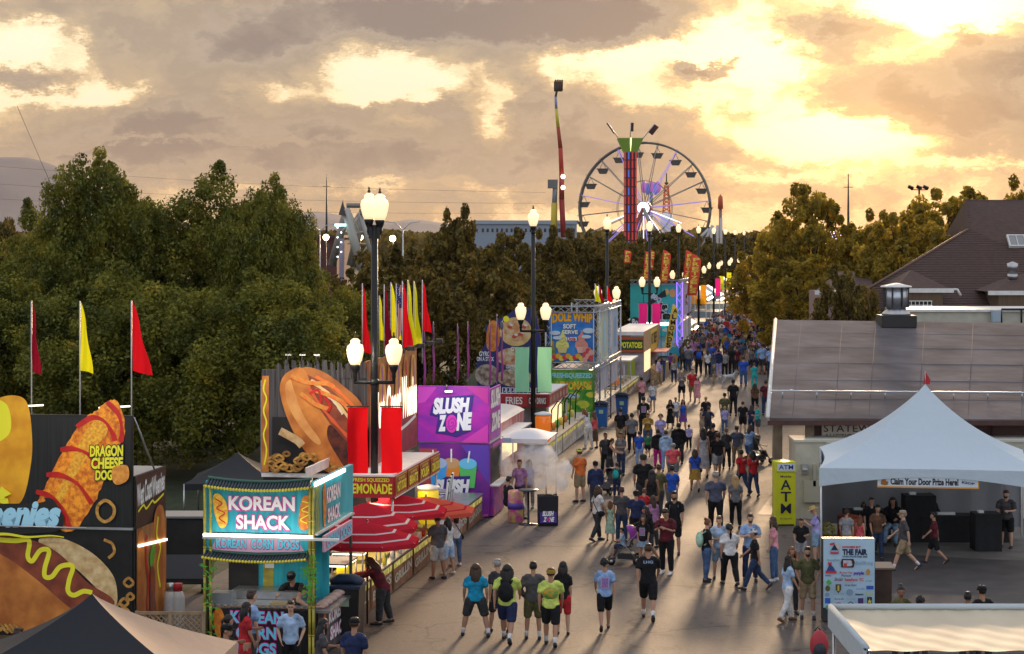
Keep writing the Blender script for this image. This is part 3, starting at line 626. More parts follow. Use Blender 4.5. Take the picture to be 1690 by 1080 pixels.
def floodmast():
    Y = 220; p = at(1517,312,Y); t = thing('floodlight_mast', 'floodlight mast with three lamp heads above the golden trees', 'light mast', (p.x,Y,0))
    MB().tube([(0,0,0),(0,0,p.z)], [.18,.1], 6).build('pole', BLACK, t); MB().tube([(-.9,0,p.z-.1),(.9,0,p.z-.1)], .05, 5).build('crossbar', BLACK, t)
    for dx in (-.9,.0,.7): MB().box((dx,0,p.z+.15), (.6,.3,.32), (.4,.4,0)).build('lamp_head', BLACK, t)
    for (px, py, Y, lab) in ((665,372,230,'slender double armed street light right of the tall near lamp'), (528,375,260,'slender double armed street light left of the thin dark mast')):
        p = at(px, py+5, Y); t = thing('highway_light', lab, 'street light', (p.x,Y,0)); MB().tube([(0,0,0),(0,0,p.z)], [.12,.08], 6).build('pole', STEEL, t)
        for s in (-1,1): MB().tube([(0,0,p.z-.2),(s*.8,0,p.z+.6),(s*1.9,0,p.z+.75)], .05, 5).build('arm', STEEL, t)
floodmast()
def wires():
    for i, (a, b, lab) in enumerate((((-60,270),(900,318),'highest overhead power line crossing the mountain'), ((-60,300),(900,336),'middle overhead power line crossing the mountain'), ((-60,325),(900,352),'lowest overhead power line crossing the mountain'))):
        A, B = at(*a,420), at(*b,420); pts = [A.lerp(B,t/12)+Vector((0,0,-1.2*math.sin(math.pi*t/12))) for t in range(13)]
        tag(MB().tube(pts, .02, 4).build('power_line', BLACK), lab, 'power line', 'power lines over the mountain')
    A, B = at(28,175,300), at(95,330,300); tag(MB().tube([A,B], .03, 4).build('guy_wire', BLACK), 'slanting thin wire in the sky above the mountain', 'wire')
wires()
# ================================================================ RIDES BEYOND THE TREES
def wheel():
    Y = 460; k = Y/F; c = at(1064,344,Y); Rr = 108*k; o = Vector((c.x, Y, 0))
    t = thing('ferris_wheel', 'big white spoked ferris wheel against the sunset sky', 'ferris wheel', o, R(-10))
    rim = mat('rim_steel', (.16,.15,.14), .5, .5); W2 = mat('spoke_white', (.30,.28,.26), .5); PUR = mat('lit_purple', (.3,.2,.6), .5, emit=(.5,.35,1), es=.35)
    cz = c.z
    def circ(r, y, n=60): return [(r*math.cos(2*math.pi*i/n), y, cz+r*math.sin(2*math.pi*i/n)) for i in range(n+1)]
    for y in (-1.1, 1.1): MB().tube(circ(Rr,y), .25, 5).build('rim', rim, t); 
    for y in (-1.1, 1.1): MB().tube(circ(Rr*.42,y,40), .05, 4).build('inner_ring', rim, t)
    mb = MB()
    for i in range(20):
        a = 2*math.pi*(i+.35)/20; ca, sa = math.cos(a), math.sin(a)
        m2 = MB()
        for y in (-1.1,1.1): m2.tube([(ca*1.2,y*2.2,cz+sa*1.2),(ca*Rr,y,cz+sa*Rr)], .085, 4)
        m2.tube([(ca*(Rr+.5),-1.3,cz+sa*(Rr+.5)),(ca*(Rr-.2),1.3,cz+sa*(Rr-.2))], .07, 4)
        m2.build('spoke', W2 if i%3 else PUR, t)
        px, pz = ca*Rr*.955, cz+sa*Rr*.955-1.9
        g = MB()
        g.add([(px-1.2,-.8,pz+.35),(px+1.2,-.8,pz+.35),(px+1.2,.8,pz+.35),(px-1.2,.8,pz+.35),(px-.75,-.6,pz-.7),(px+.75,-.6,pz-.7),(px+.75,.6,pz-.7),(px-.75,.6,pz-.7)], [(0,1,2,3),(7,6,5,4),(0,4,5,1),(1,5,6,2),(2,6,7,3),(3,7,4,0)])
        g.bx(px-1.35,px+1.35,-.95,.95,pz+.33,pz+.5)
        gd_ = g.build('gondola', mat('gondola_grey', (.11,.10,.095), .5), t)
        g = MB(); g.tube([(px-.7,0,pz+.4),(px,0,pz+1.9)], .06, 4); g.tube([(px+.7,0,pz+.4),(px,0,pz+1.9)], .06, 4); g.build('hanger', rim, gd_)
    MB().tube([(0,-2.7,cz),(0,2.7,cz)], 1.5, 20).build('hub', mat('hub_red', (.3,.05,.05), .5), t)
    h = MB(); h.tube([(0,-2.9,cz),(0,-2.72,cz)], 1.35, 24); h.build('hub_light', mat('hub_light', (.8,.9,1), .5, emit=(.75,.9,1), es=1.6), t)
    for s in (-1,1):
        for y in (-3.6,3.6): MB().tube([(0,y*.75,cz),(s*7,y,0)], .45, 6).build('leg', mat('leg_red', (.3,.06,.05), .5) if s<0 else W2, t)
    for i in range(9):
        a = math.pi*(1.12+.095*i); MB().tube([(1.8*math.cos(a),-2.6,cz+1.8*math.sin(a)),(Rr*.62*math.cos(a),-2.0,cz+Rr*.62*math.sin(a))], .10, 4).build('light_string', PUR if i%2 else mat('lit_white', (.9,.9,1), .5, emit=(.85,.85,1), es=1.3), t)
wheel()
def drop_tower():
    Y = 330; k = Y/F; b = at(1040,392,Y); t = thing('tower_ride', 'tall striped tower ride with green funnel top and three small flags', 'tower ride', (b.x,Y,0))
    z1 = at(0,250,Y).z; zt = at(0,229,Y).z; w = 20*k/2
    MB().bx(-w,w,-w,w,0,z1).build('column', mat('dark_maroon', (.08,.012,.015), .5), t)
    cols = [((.42,.03,.03),'red'),((.08,.12,.50),'blue'),((.06,.30,.08),'green'),((.45,.08,.3),'magenta')]
    for j, x in enumerate((-w*.88,-w*.30,w*.32,w*.9)):
        for i in range(16):
            z0 = z1*i/16; c = cols[(i*(1 if j in (1,3) else 0)+ (0 if j in (0,2) else (i//2)%3)) % 3][0] if j == 1 else cols[0][0]
            MB().bx(x-.12,x+.12,-w-.12,-w-.02,z0+.1,z0+z1/16-.1).build('light_strip', mat('strip_%d'%int(c[0]*100), c, .5, emit=c, es=.45), t)
    f = MB(); W1, W2 = w*1.1, 21*k
    f.add([(-W1,-W1,z1-.2),(W1,-W1,z1-.2),(W1,W1,z1-.2),(-W1,W1,z1-.2),(-W2,-W2,zt),(W2,-W2,zt),(W2,W2,zt),(-W2,W2,zt)], [(0,1,5,4),(1,2,6,5),(2,3,7,6),(3,0,4,7),(4,5,6,7),(3,2,1,0)])
    f.build('funnel_top', mat('funnel_green', (.10,.16,.03), .5, emit=(.12,.2,.03), es=.3), t)
    MB().tube([(0,-W1,z1),(0,-W2-.05,zt)], .12, 4).build('funnel_light', mat('lit_lime', (.6,.9,.3), .5, emit=(.7,1,.3), es=1.5), t)
    for (x0,y0,x1,y1,fw) in ((1021,229,1003,203,3),(1040,229,1041,203,5),(1061,229,1080,205,9)):
        a = at(x0,y0,Y)-Vector((b.x,Y,0)); c = at(x1,y1,Y)-Vector((b.x,Y,0)); fl = MB().tube([a,c], .07, 5).build('flag_pole', STEEL, t)
        d = (c-a); n = Vector((d.z,0,-d.x)).normalized()*fw*k*(1 if fw>3 else -.8); p = a+d*.35 if fw==3 else a+d*.45
        MB().add([p, c, c+n+d*.02, p+n, p+Vector((0,.06,0)), c+Vector((0,.06,0)), c+n+Vector((0,.06,0)), p+n+Vector((0,.06,0))], [(0,1,2,3),(7,6,5,4),(0,4,5,1),(1,5,6,2),(2,6,7,3),(3,7,4,0)]).build('flag', mat('flag_dark', (.06,.02,.02), .8), fl)
drop_tower()
def arm_ride():
    Y = 400; k = Y/F; b = at(922,378,Y); o = Vector((b.x,Y,0)); t = thing('swing_arm_ride', 'very tall leaning arm ride in coloured sections with riders at its top', 'arm ride', o)
    pts = [(930,392),(927,330),(927,290),(925,245),(921,210),(918,180),(917,160),(921,140)]; cl = [(.30,.02,.02),(.28,.03,.03),(.45,.04,.02),(.35,.05,.02),(.6,.5,.05),(.25,.3,.45),(.08,.09,.06)]; wd = [5,5,4.5,4,3.2,2.6,2.2]
    for i in range(7):
        a, c = at(*pts[i],Y)-o, at(*pts[i+1],Y)-o; MB().tube([a,c+(c-a)*.01], [wd[i]*k,(wd[i+1] if i<6 else 2)*k], 6).build('arm_section', P_(cl[i]), t)
    s = MB(); a = at(921,143,Y)-o; s.box(a, (1.6,1.2,1.9)); st_ = s.build('seat_carrier', mat('carrier_dark', (.04,.035,.03), .6), t)
    for i in range(4):
        p = at(917+3.6*i,140,Y)-o; m2 = MB(); m2.box(p+Vector((0,-.4,0)), (.30,.5,1.1)); m2.tube([p+Vector((0,-.7,-.4)), p+Vector((.05,-.9,-1.2))], .10, 5); m2.ball(p+Vector((0,-.5,.75)), .2); m2.build('seat', mat('seat_dark', (.09,.05,.03), .6), st_)
    MB().tube([at(921,136,Y)-o, at(921,131,Y)-o], .05, 4).build('aerial', BLACK, t)
    a, c, d = at(914,392,Y)-o, at(915,335,Y)-o, at(917,297,Y)-o
    MB().tube([a,c], [5.5*k,5*k], 4).build('support_column', mat('ride_yellow', (.55,.42,.04), .5), t); MB().tube([c,d], [4.2*k,3.8*k], 4).build('support_column', mat('ride_grey', (.3,.32,.36), .5), t)
    m2 = MB(); q = at(912,304,Y)-o; m2.box(q, (1.9,1.6,1.7)); m2.build('platform', mat('cage_grey', (.16,.15,.15), .6), t)
    for py in (292,310): MB().tube([at(929,py,Y)-o+Vector((0,-.8,0)), at(929,py,Y)-o+Vector((0,-1.2,0))], .45, 12).build('lamp', mat('lit_cream', (1,.9,.7), .5, emit=(1,.9,.7), es=2), t)
arm_ride()
def red_tower():
    Y = 520; k = Y/F; b = at(1100,392,Y); o = Vector((b.x,Y,0)); t = thing('lattice_tower', 'slim orange lattice tower seen through the right half of the big wheel', 'tower ride', o)
    z0, z1 = at(0,355,Y).z, at(0,306,Y).z; m = mat('lattice_orange', (.45,.08,.02), .5, emit=(.6,.12,.03), es=.25); mb = MB(); n = 8
    for i in range(n):
        a, c = z0+(z1-z0)*i/n, z0+(z1-z0)*(i+1)/n; wa, wc = (6-3.2*i/n)*k, (6-3.2*(i+1)/n)*k
        for s in (-1,1):
            mb.tube([(s*wa,0,a),(s*wc,0,c)], .18, 4); mb.tube([(s*wa,0,a),(-s*wc,0,c)], .13, 4)
    mb.build('lattice', m, t); MB().ball((0,0,z1+.5), (3.4*k,3.4*k,2.6*k)).build('top_ball', mat('brass_dark', (.14,.10,.03), .5), t); MB().tube([(0,0,z1),(0,0,z1+3)], .15, 5).build('spike', BLACK, t)
    MB().lathe([(7*k,0),(7*k,z0*.8),(11*k,z0*.85),(10*k,z0),(2*k,z0+.8)], seg=16).build('drum_base', mat('base_white', (.5,.5,.5), .5, emit=(.8,.8,.9), es=.2), t)
    # flower-like ride head above the hub
    Y = 500; b = at(1073,392,Y); o = Vector((b.x,Y,0)); t = thing('spinning_ride', 'purple and blue lit ride head visible between the spokes above the wheel hub', 'ride', o)
    zc = at(0,309,Y).z; MB().tube([(0,0,0),(.3,0,zc-1)], [.6,.4], 6).build('mast', mat('mast_green', (.05,.2,.08), .5), t)
    for i, px in enumerate((1063,1069,1075,1082,1086)): 
        p = at(px,309+(i%2)*3,Y)-o; MB().ball(p, (.75,.6,1.5)).build('pod', mat('pod_%d'%(i%2), ((.30,.10,.32),(.08,.10,.30))[i%2], .4, emit=((.5,.15,.5),(.15,.2,.6))[i%2], es=.4), t)
    Y = 420; b = at(1189,392,Y); o = Vector((b.x,Y,0)); t = thing('slingshot_pole', 'thin pole with an orange tip standing right of the big wheel', 'ride', o)
    MB().tube([(0,0,0),(0,0,at(0,345,Y).z)], .35, 6).build('pole', mat('pole_tan', (.25,.17,.14), .5), t); MB().tube([(0,0,at(0,345,Y).z),(0,0,at(0,326,Y).z),(0,0,at(0,321,Y).z)], [.6,.5,.05], 6).build('tip', mat('tip_orange', (.55,.10,.04), .5), t)
    Y = 300; b = at(1180,440,Y); o = Vector((b.x,Y,0)); t = thing('white_pylons', 'group of tall white struts behind the lamp posts below the wheel right rim', 'ride frame', o)
    for (a, c) in (((1173,436),(1174,378)),((1184,430),(1184,372)),((1190,436),(1190,360)),((1158,410),(1176,372)),((1150,398),(1170,378))): MB().tube([at(*a,Y)-o, at(*c,Y)-o], .22, 6).build('strut', mat('strut_white', (.5,.47,.45), .5), t)
red_tower()
def aframe():
    Y = 190; o = Vector((at(578,440,Y).x,Y,0)); t = thing('swing_ride', 'grey A-frame swing ride with pointed tops behind the tall near lamp', 'ride', o); G = mat('frame_grey', (.22,.20,.18), .5, .3, var=.2); Wt = mat('frame_white', (.42,.40,.36), .5)
    def s(a, c, w, m, dy=0, n='strut'): MB().tube([at(*a,Y)-o+Vector((0,dy,0)), at(*c,Y)-o+Vector((0,dy,0))], w, 4).build(n, m, t)
    s((567,345),(541,440),.38,G,4); s((570,345),(597,445),.40,Wt); s((595,345),(573,440),.40,G,4); s((595,350),(612,420),.20,Wt); s((569,339),(600,339),.22,G,2,'top_beam')
    for (x, w) in ((566,5.5),(598,2.6)):
        a = at(x,330,Y)-o; k = Y/F; MB().add([a, a+Vector((-w*k*1.2,-.5,-25*k)), a+Vector((w*k,-.5,-27*k)), a+Vector((w*k,.5,-27*k)), a+Vector((-w*k*1.2,.5,-25*k))], [(0,1,2),(0,2,3),(0,3,4),(0,4,1),(4,3,2,1)]).build('pointed_top', mat('dark_gable', (.07,.05,.045), .7), t)
    for (a, c) in (((578,352),(592,385)),((592,352),(578,385)),((578,385),(610,382)),((572,402),(608,403)),((575,375),(590,352)),((597,420),(606,405)),((560,385),(572,372))): s(a,c,.08,Wt,1,'brace')
    m = MB(); m.bx(-1.0,-.55,-.2,.2,0,at(0,376,Y).z-1); m.build('lit_column', mat('column_pink', (.25,.2,.26), .5), t)
    for i in range(7): MB().ball(at(558+(i%2)*6,376+i*8,Y)-o+Vector((0,-.6,0)), .07, 6, 4).build('bulb', mat('bulb_white', (1,1,1), .5, emit=(.9,1,1), es=4), t)
    MB().lathe([(.55,0),(.55,.25)], at(562,374,Y)-o, 10).build('lit_crown', mat('crown_lit', (.7,1,1), .5, emit=(.6,1,.95), es=1.2), t)
    # bright far ride seen through the golden trees
    Y = 230; o = Vector((at(1372,395,Y).x,Y,0)); t = thing('lit_carousel_top', 'blue and pink bulbs of a ride glowing through the golden trees', 'ride', o); random.seed(4)
    MB().tube([(0,0,0),(0,0,at(0,385,Y).z)], .15, 6).build('mast', BLACK, t)
    for i in range(46):
        px, py = random.gauss(1372,5), random.gauss(395,9); c = random.choice(((.3,.4,1),(.9,.6,1),(.9,.95,1),(1,.3,.15) if py>398 else (.4,.5,1))); MB().ball(at(px,py,Y)-o+Vector((0,-4.8+random.random(),0)), .13, 6, 4).build('bulb', mat('bulb_%d_%d'%(int(c[0]*9),int(c[1]*9)), c, .5, emit=c, es=5), t)
    for (px, py, Y, lab) in ((538,392,215,'round white lamp far left of the A-frame ride'),(594,392,205,'round white lamp between the legs of the A-frame ride'),(648,394,210,'round white lamp just right of the tall near lamp head')):
        p = at(px,py,Y); t = thing('globe_lamp', lab, 'street lamp', (p.x,Y,0)); MB().tube([(0,0,0),(0,0,p.z-.3)], .08, 6).build('pole', BLACK, t); MB().ball((0,0,p.z), .32, 10, 8).build('globe', BULB, t)
aframe()
# ================================================================ STREET LAMPS, BANNERS, FLAGS
GLOBE = mat('lamp_globe', (.9,.8,.6), .3, emit=(1,.74,.38), es=.72)
def acorn(parent, x, z, s=1.0):
    MB().lathe([(.045,-.34),(.06,-.30),(.05,-.22),(.10,-.10),(.13,0),(.12,.02)], (x,0,z), 14).build('lamp_holder', BLACK, parent)
    g = MB().lathe([(.12,.02),(.17,.12),(.215,.30),(.225,.40),(.20,.50),(.12,.57),(.13,.63),(.08,.68),(.05,.70)], (x,0,z), 18).build('lamp_globe', GLOBE, parent)
    MB().lathe([(.03,.69),(.045,.74),(.02,.79),(.03,.82),(.005,.87)], (x,0,z), 10).build('finial', mat('brass', (.10,.06,.02), .4, .6), g)
def make_lamp(label, double):
    t = thing('street_lamp', label, 'street lamp', (0,0,0), 0, 'street lamps in the row left of the midway')
    MB().lathe([(.24,0),(.24,.06),(.20,.10),(.19,.55),(.14,.68),(.11,.75),(.105,1.0)], seg=16).build('base', BLACK, t)
    MB().tube([(0,0,.9),(0,0,5.2),(0,0,9.25)], [.105,.095,.085], 14).build('pole', BLACK, t)
    m = MB(); m.tube([(-.5,0,5.18),(.5,0,5.18)], .05, 8); m.tube([(-.5,0,5.15),(-.5,0,5.42)], .045, 8); m.tube([(.5,0,5.15),(.5,0,5.42)], .045, 8); m.ball((0,0,5.18), .13); m.build('crossarm', BLACK, t)
    for x in (-.5,.5): acorn(t, x, 5.62)
    if double:
        m = MB(); m.tube([(-.14,0,9.0),(-.14,0,9.1),(.14,0,9.1),(.14,0,9.0)], .05, 8); m.box((0,0,9.05), (.3,.12,.3)); m.build('top_bracket', BLACK, t)
        acorn(t, -.14, 9.38); acorn(t, .14, 9.36)
    else: MB().lathe([(.10,9.1),(.07,9.2),(.11,9.25)], seg=12).build('top_collar', BLACK, t); acorn(t, 0, 9.38)
    return t
LP = [('tall street lamp with two globes side by side on top above the red banners',53.3),('street lamp carrying the pair of pale green banners',82.8),('street lamp beside the soft serve tower with a yellow banner',111.3),
 ('street lamp carrying the pair of pink banners over the teal drinks stand',139),('street lamp between the pink banners and the orange banners',166.5),('street lamp carrying the pair of orange banners',193.5),('street lamp with a single far pink banner',221.4),
 ('street lamp carrying the far yellow banners',249),('second last clear street lamp before the golden trees',278),('farthest clear street lamp beside the golden trees',305)]
LX = [618,880,1002,1072,1120,1153,1178,1197,1213,1228]
lamps = []
l0 = make_lamp(LP[0][0], True); l1 = make_lamp(LP[1][0], False)
for i, (lab, Y) in enumerate(LP):
    o = l0 if i == 0 else l1 if i == 1 else copy_tree(l1)
    o.location = ((LX[i]-CX)*Y/F, Y, 0); o.rotation_euler.z = 0 if i == 0 else -SA*.3; o['label'] = lab; lamps.append(o)
def banner(i, side, color, label, z0=2.72, z1=4.54, w=.56, name='lamp_banner', grp=None):
    Y = LP[i][1]; x = (LX[i]-CX)*Y/F; t = thing(name, label, 'banner', (x+side*(.14), Y-.02, 0), 0, grp)
    m = MB(); s = side
    def fn(u, v): 
        zz = z0+(z1-z0)*v; return (s*(.03+w*u)+.012*math.sin(v*7+i), -.05*math.sin(u*5+v*4+i*2)*(.4+u)-.0, zz-.05*u*math.sin(v*3))
    m.grid(fn, 10, 18)
    m.build('cloth', color, t)
    m = MB(); m.tube([(0,0,z1+.02),(s*(w+.06),0,z1+.02)], .018, 6); m.tube([(0,0,z0-.0),(s*(w+.03),0,z0)], .014, 6); m.build('banner_rod', BLACK, t)
def bcloth(n, c, tr=.5):
    m = bpy.data.materials.new(n); m.use_nodes = True; nt = m.node_tree; N = nt.nodes; L = nt.links; N.remove(N['Principled BSDF']); d = N.new('ShaderNodeBsdfDiffuse'); t = N.new('ShaderNodeBsdfTranslucent'); mx = N.new('ShaderNodeMixShader'); mx.inputs[0].default_value = tr
    bp = N.new('ShaderNodeBump'); bp.inputs['Strength'].default_value = .55; bp.inputs['Distance'].default_value = .08; nz = N.new('ShaderNodeTexNoise'); nz.inputs['Scale'].default_value = 2.2; nz.inputs['Detail'].default_value = 4; tc = N.new('ShaderNodeTexCoord'); L.new(tc.outputs['Object'], nz.inputs[0]); L.new(nz.outputs['Fac'], bp.inputs['Height']); L.new(bp.outputs[0], d.inputs['Normal']); L.new(bp.outputs[0], t.inputs['Normal']); d.inputs[0].default_value = (*c,1); t.inputs[0].default_value = (*c,1); L.new(d.outputs[0], mx.inputs[1]); L.new(t.outputs[0], mx.inputs[2]); L.new(mx.outputs[0], N['Material Output'].inputs[0]); return m
bR = bcloth('red_banner', (.68,.010,.016)); bG = bcloth('green_banner', (.36,.80,.50)); bP = bcloth('pink_banner', (.90,.03,.30)); bO = bcloth('orange_banner', (.95,.40,.02)); bY = bcloth('yellow_banner', (.90,.90,.03)); bL = bcloth('lilac_banner', (.45,.42,.75))
banner(0,-1,bR,'bright red banner on the left side of the tall near lamp',w=.52); banner(0,1,bR,'bright red banner on the right side of the tall near lamp',w=.54)
banner(1,-1,bG,'pale green banner left of the second lamp pole'); banner(1,1,bG,'pale green banner right of the second lamp pole')
banner(2,1,bY,'narrow yellow banner beside the corner of the soft serve tower',z0=2.4,z1=4.2,w=.36)
banner(3,-1,bP,'pink banner left of the fourth lamp pole'); banner(3,1,bP,'pink banner right of the fourth lamp pole')
banner(4,1,bL,'lilac banner beside the purple truss',z0=2.4,z1=4.5,w=.5)
banner(5,-1,bO,'orange banner left of the sixth lamp pole behind a feather flag'); banner(5,1,bO,'orange banner right of the sixth lamp pole')
banner(6,1,bP,'single pink banner in the far midway',z1=4.6); banner(7,-1,bY,'left one of the far yellow banners',z1=4.8); banner(7,1,bY,'right one of the far yellow banners',z1=4.8)
def pennant(px, ytop, ybot, Y, w, m, label, pole_to, grp, flip=1, sag=0, name='pennant_flag', stripes=None):
    p = at(px, pole_to, Y); a = at(px, ytop, Y); b = at(px, ybot, Y); t = thing(name, label, 'flag', p, 0, grp); k = Y/F; L_ = a.z-b.z
    z0 = a.z-p.z; MB().tube([(0,0,0),(0,0,z0)], .016, 6).build('flag_pole', mat('pole_white', (.6,.6,.6), .4, .3), t)
    mb = MB(); W_ = w*k
    def fn(u, v):
        ww = W_*(v**.85)*(1 if v < .97 else 1); y = .07*math.sin(u*6+v*5+px)*v
        return (flip*(.02+u*ww+.02*math.sin(v*9)*u), y, z0-.02-v*L_-u*v*.25*W_)
    mb.grid(fn, 8, 20); mb.build('cloth', m, t); return t
fR = bcloth('pennant_red', (.62,.01,.02), .45); fD = bcloth('pennant_dark_red', (.28,.01,.03), .35); fY = bcloth('pennant_yellow', (.80,.78,.02), .45)
pennant(52,497,613,46,15,fD,'dark red pennant flag leftmost above the hot dog trailer',686,'pennant flags on the left trailer')
pennant(132,497,610,46,21,fY,'yellow pennant flag between two red pennants on the left trailer',686,'pennant flags on the left trailer')
pennant(217,496,611,46,32,fR,'bright red pennant flag at the right end of the left trailer',686,'pennant flags on the left trailer')
GP = 'pennant flags above the hot dog billboard'
for a in [(598,468,580,61,13,fR,'red pennant left of the tall lamp pole above the billboard'),(626,488,560,64,8,fY,'yellow pennant sliver just right of the tall lamp pole'),(634,470,576,62,14,fD,'dark red pennant first right of the tall lamp pole'),
  (645,466,557,63,16,fY,'yellow pennant beside the striped national flag'),(664,464,572,60,17,fR,'wide red pennant fourth from the tall lamp pole'),(673,462,570,62,13,fY,'yellow pennant right of the wide red one'),(683,464,566,63,12,fY,'last yellow pennant of the cluster'),
  (697,462,545,64,14,fR,'rightmost red pennant above the billboard')]: pennant(*a, 600, GP)
def usflag():
    px, Y = 654, 62.5; p = at(px,600,Y); t = thing('national_flag', 'furled striped flag with white stars between yellow pennants', 'flag', p); k = Y/F; z0 = (600-468)*k
    MB().tube([(0,0,0),(0,0,z0)], .016, 6).build('flag_pole', mat('pole_white'), t)
    for i in range(6):
        def fn(u, v, i=i): return (.02+(i+u)*.022+.03*v, .03*math.sin(v*8+i), z0-.05-v*(95*k)*(.95-.03*i))
        MB().grid(fn, 1, 12).build('stripe', (P_((.55,.03,.04)), P_((.65,.6,.6)))[i%2], t)
    def fn(u, v): return (.015+u*.15, -.02+.02*math.sin(v*8), z0-.05-v*38*k)
    MB().grid(fn, 4, 8).build('canton', P_((.02,.03,.16)), t)
    for i in range(10): MB().ball((.03+(i%3)*.045, -.05, z0-.12-i*.06), .012, 5, 3).build('star', P_((.7,.7,.7)), t)
usflag()
PF = mat('purple_flag_print', (.10,.02,.14), .7, c2=(.32,.05,.20), vs=3, stretch=(1,1,.5))
for i, (px, y0, y1, Y) in enumerate(((700,545,640,66),(715,532,634,67),(755,536,632,67),(772,532,630,68),(808,530,640,67),(820,520,634,66),(828,540,634,68))):
    p = at(px,y1,Y); k = Y/F; t = thing('rolled_flag', ['short rolled purple flag leftmost behind the slush sign','rolled purple flag second from left above the slush sign','rolled purple flag above the middle of the slush sign','rolled purple flag right of the one above the slush sign middle','purple flag with pink smudges left of the dark spear tip','tallest purple flag with the dark spear tip above the slush sign corner','purple flag just right of the tallest one'][i],'flag',p,0,'rolled purple flags above the slush sign')
    h = (y1-y0)*k; MB().tube([(0,0,0),(0,0,h+.03)], .012, 5).build('flag_pole', STEEL, t)
    MB().tube([(0,0,.1),(.03,0,h*.3),(0,0,h*.6),(.02,0,h*.9),(0,0,h)], [3.4*k,3.8*k,3.2*k,2.2*k,.01], 8, ell=.5).build('cloth', PF, t)
MB().ball((0,0,h+.05), (.06,.04,.16)).build('spear_tip', mat('tip_dark', (.1,.1,.12), .4), t)
FE = mat('feather_red', (.85,.075,.03), .6)
def feather(px, x1, y0, y1, Y, label, c=FE, txt='PRETZELS', tc=(.95,.75,.1), lean=.12):
    p = at(px, HY+F*H/Y, Y); t = thing('feather_flag', label, 'flag', (p.x,Y,0), 0, 'feather flags over the far stalls' if c is FE else None); k = Y/F; z0, z1 = at(0,y1,Y).z, at(0,y0,Y).z; w = (x1-px)*k
    MB().tube([(0,0,0),(0,0,z1*.9),(w*.3,0,z1)], .02, 5).build('flag_pole', BLACK, t); L_ = z1-z0
    def fn(u, v): ww = w*(1-max(0,(v-.82)/.18)**2*.85); return (lean*L_*(v-.5)+u*ww+.02, .05*math.sin(v*5+u*2), z0+L_*v)
    MB().grid(fn, 4, 18).build('cloth', c, t)
    b = Board(t, (0,-.09,z1), (1,0,0), (0,-1,0), 0, 0, k)
    n = len(txt); hh = (y1-y0)*.86/n
    for i, ch in enumerate(txt):
        yy = (y1-y0)*.10+i*hh; xx = lean*(y1-y0)*(.5-yy/(y1-y0)); b.text(ch, xx+w/k*.2, yy, xx+w/k*.85, yy+hh*.82, P_(tc), .03)
feather(1029,1041,413,434,158,'small red feather flag leftmost above the far stalls',txt='PRE')
feather(1062,1073,415,462,152,'red feather flag just left of the fourth lamp pole')
feather(1072,1079,413,445,157,'red feather flag partly hidden behind the fourth lamp pole',txt='EL')
feather(1091,1105,413,466,151,'red feather flag standing alone between two lamp poles')
feather(1128,1142,413,478,165,'red feather flag behind the largest red one')
feather(1137,1154,419,488,158,'largest red feather flag in front of the orange banners')
feather(1102,1114,502,578,140,'yellow feather flag reading almonds vertically',mat('feather_yellow', (.85,.62,.10), .6),'ALMONDS',(.03,.02,.02),.2)
# ================================================================ FOOD STANDS ON THE LEFT
BUN = mat('bun_print', (.66,.24,.045), .5, c2=(.36,.10,.018), vs=1.6); BUN2 = mat('bun_inside_print', (.75,.55,.28), .5, c2=(.5,.3,.12), vs=5)
CRISP = mat('crispy_batter_print', (1.0,.36,.02), .5, c2=(.55,.11,.01), vs=11); SAUS = mat('sausage_print', (.30,.07,.03), .4, c2=(.18,.035,.02), vs=3)
MUST = P_((.75,.68,.03)); KETCH = mat('ketchup_print', (.60,.02,.015), .4, c2=(.42,.01,.01), vs=4); FRY = mat('fries_print', (.62,.33,.07), .5, c2=(.35,.15,.03), vs=9)
BLKP = mat('black_vinyl', (.012,.011,.012), .35, var=.3); YEL = P_((.85,.78,.03)); WH = P_((.80,.79,.77)); OLIVE = P_((.25,.3,.03)); TEAL = mat('teal_print', (.02,.42,.50), .5, c2=(.015,.28,.36), vs=2.2, stretch=(5,1,.4))
MAG = P_((.60,.03,.28)); CYAN = P_((.10,.62,.80)); BAMB = mat('bamboo', (.50,.40,.05), .5, c2=(.30,.26,.04), vs=3, stretch=(1,1,3)); LEAFG = P_((.10,.36,.03)); NAVY = P_((.02,.025,.14))
def stand(name, label, cat, px, Y, rz=-SA):
    return thing(name, label, cat, ((px-CX)*Y/F, Y, 0), rz)
def fronts(t, px, Y, y=-.0): return Board(t, (0,y,H), (1,0,0), (0,-1,0), px, HY, Y/F)
def sides(t, x=0.0): return Board(t, (x,0,0), (0,1,0), (1,0,0), 0, 0, -1, mppu=1)
def sdepth(px_c, Y, px):                                   # metres back along the side at which photo column px is met
    Xc = (px_c-CX)*Y/F; q = (px-CX)/F; return (q*Y-Xc)/(math.sin(SA)-q*math.cos(SA))
def spot(parent, x, y, z):
    MB().tube([(x,y+.5,z+.02),(x,y,z+.06)], .012, 5).build('light_arm', STEEL, parent); MB().box((x,y-.03,z+.03), (.16,.14,.09), (R(30),0,0)).build('spot_light', BLACK, parent)
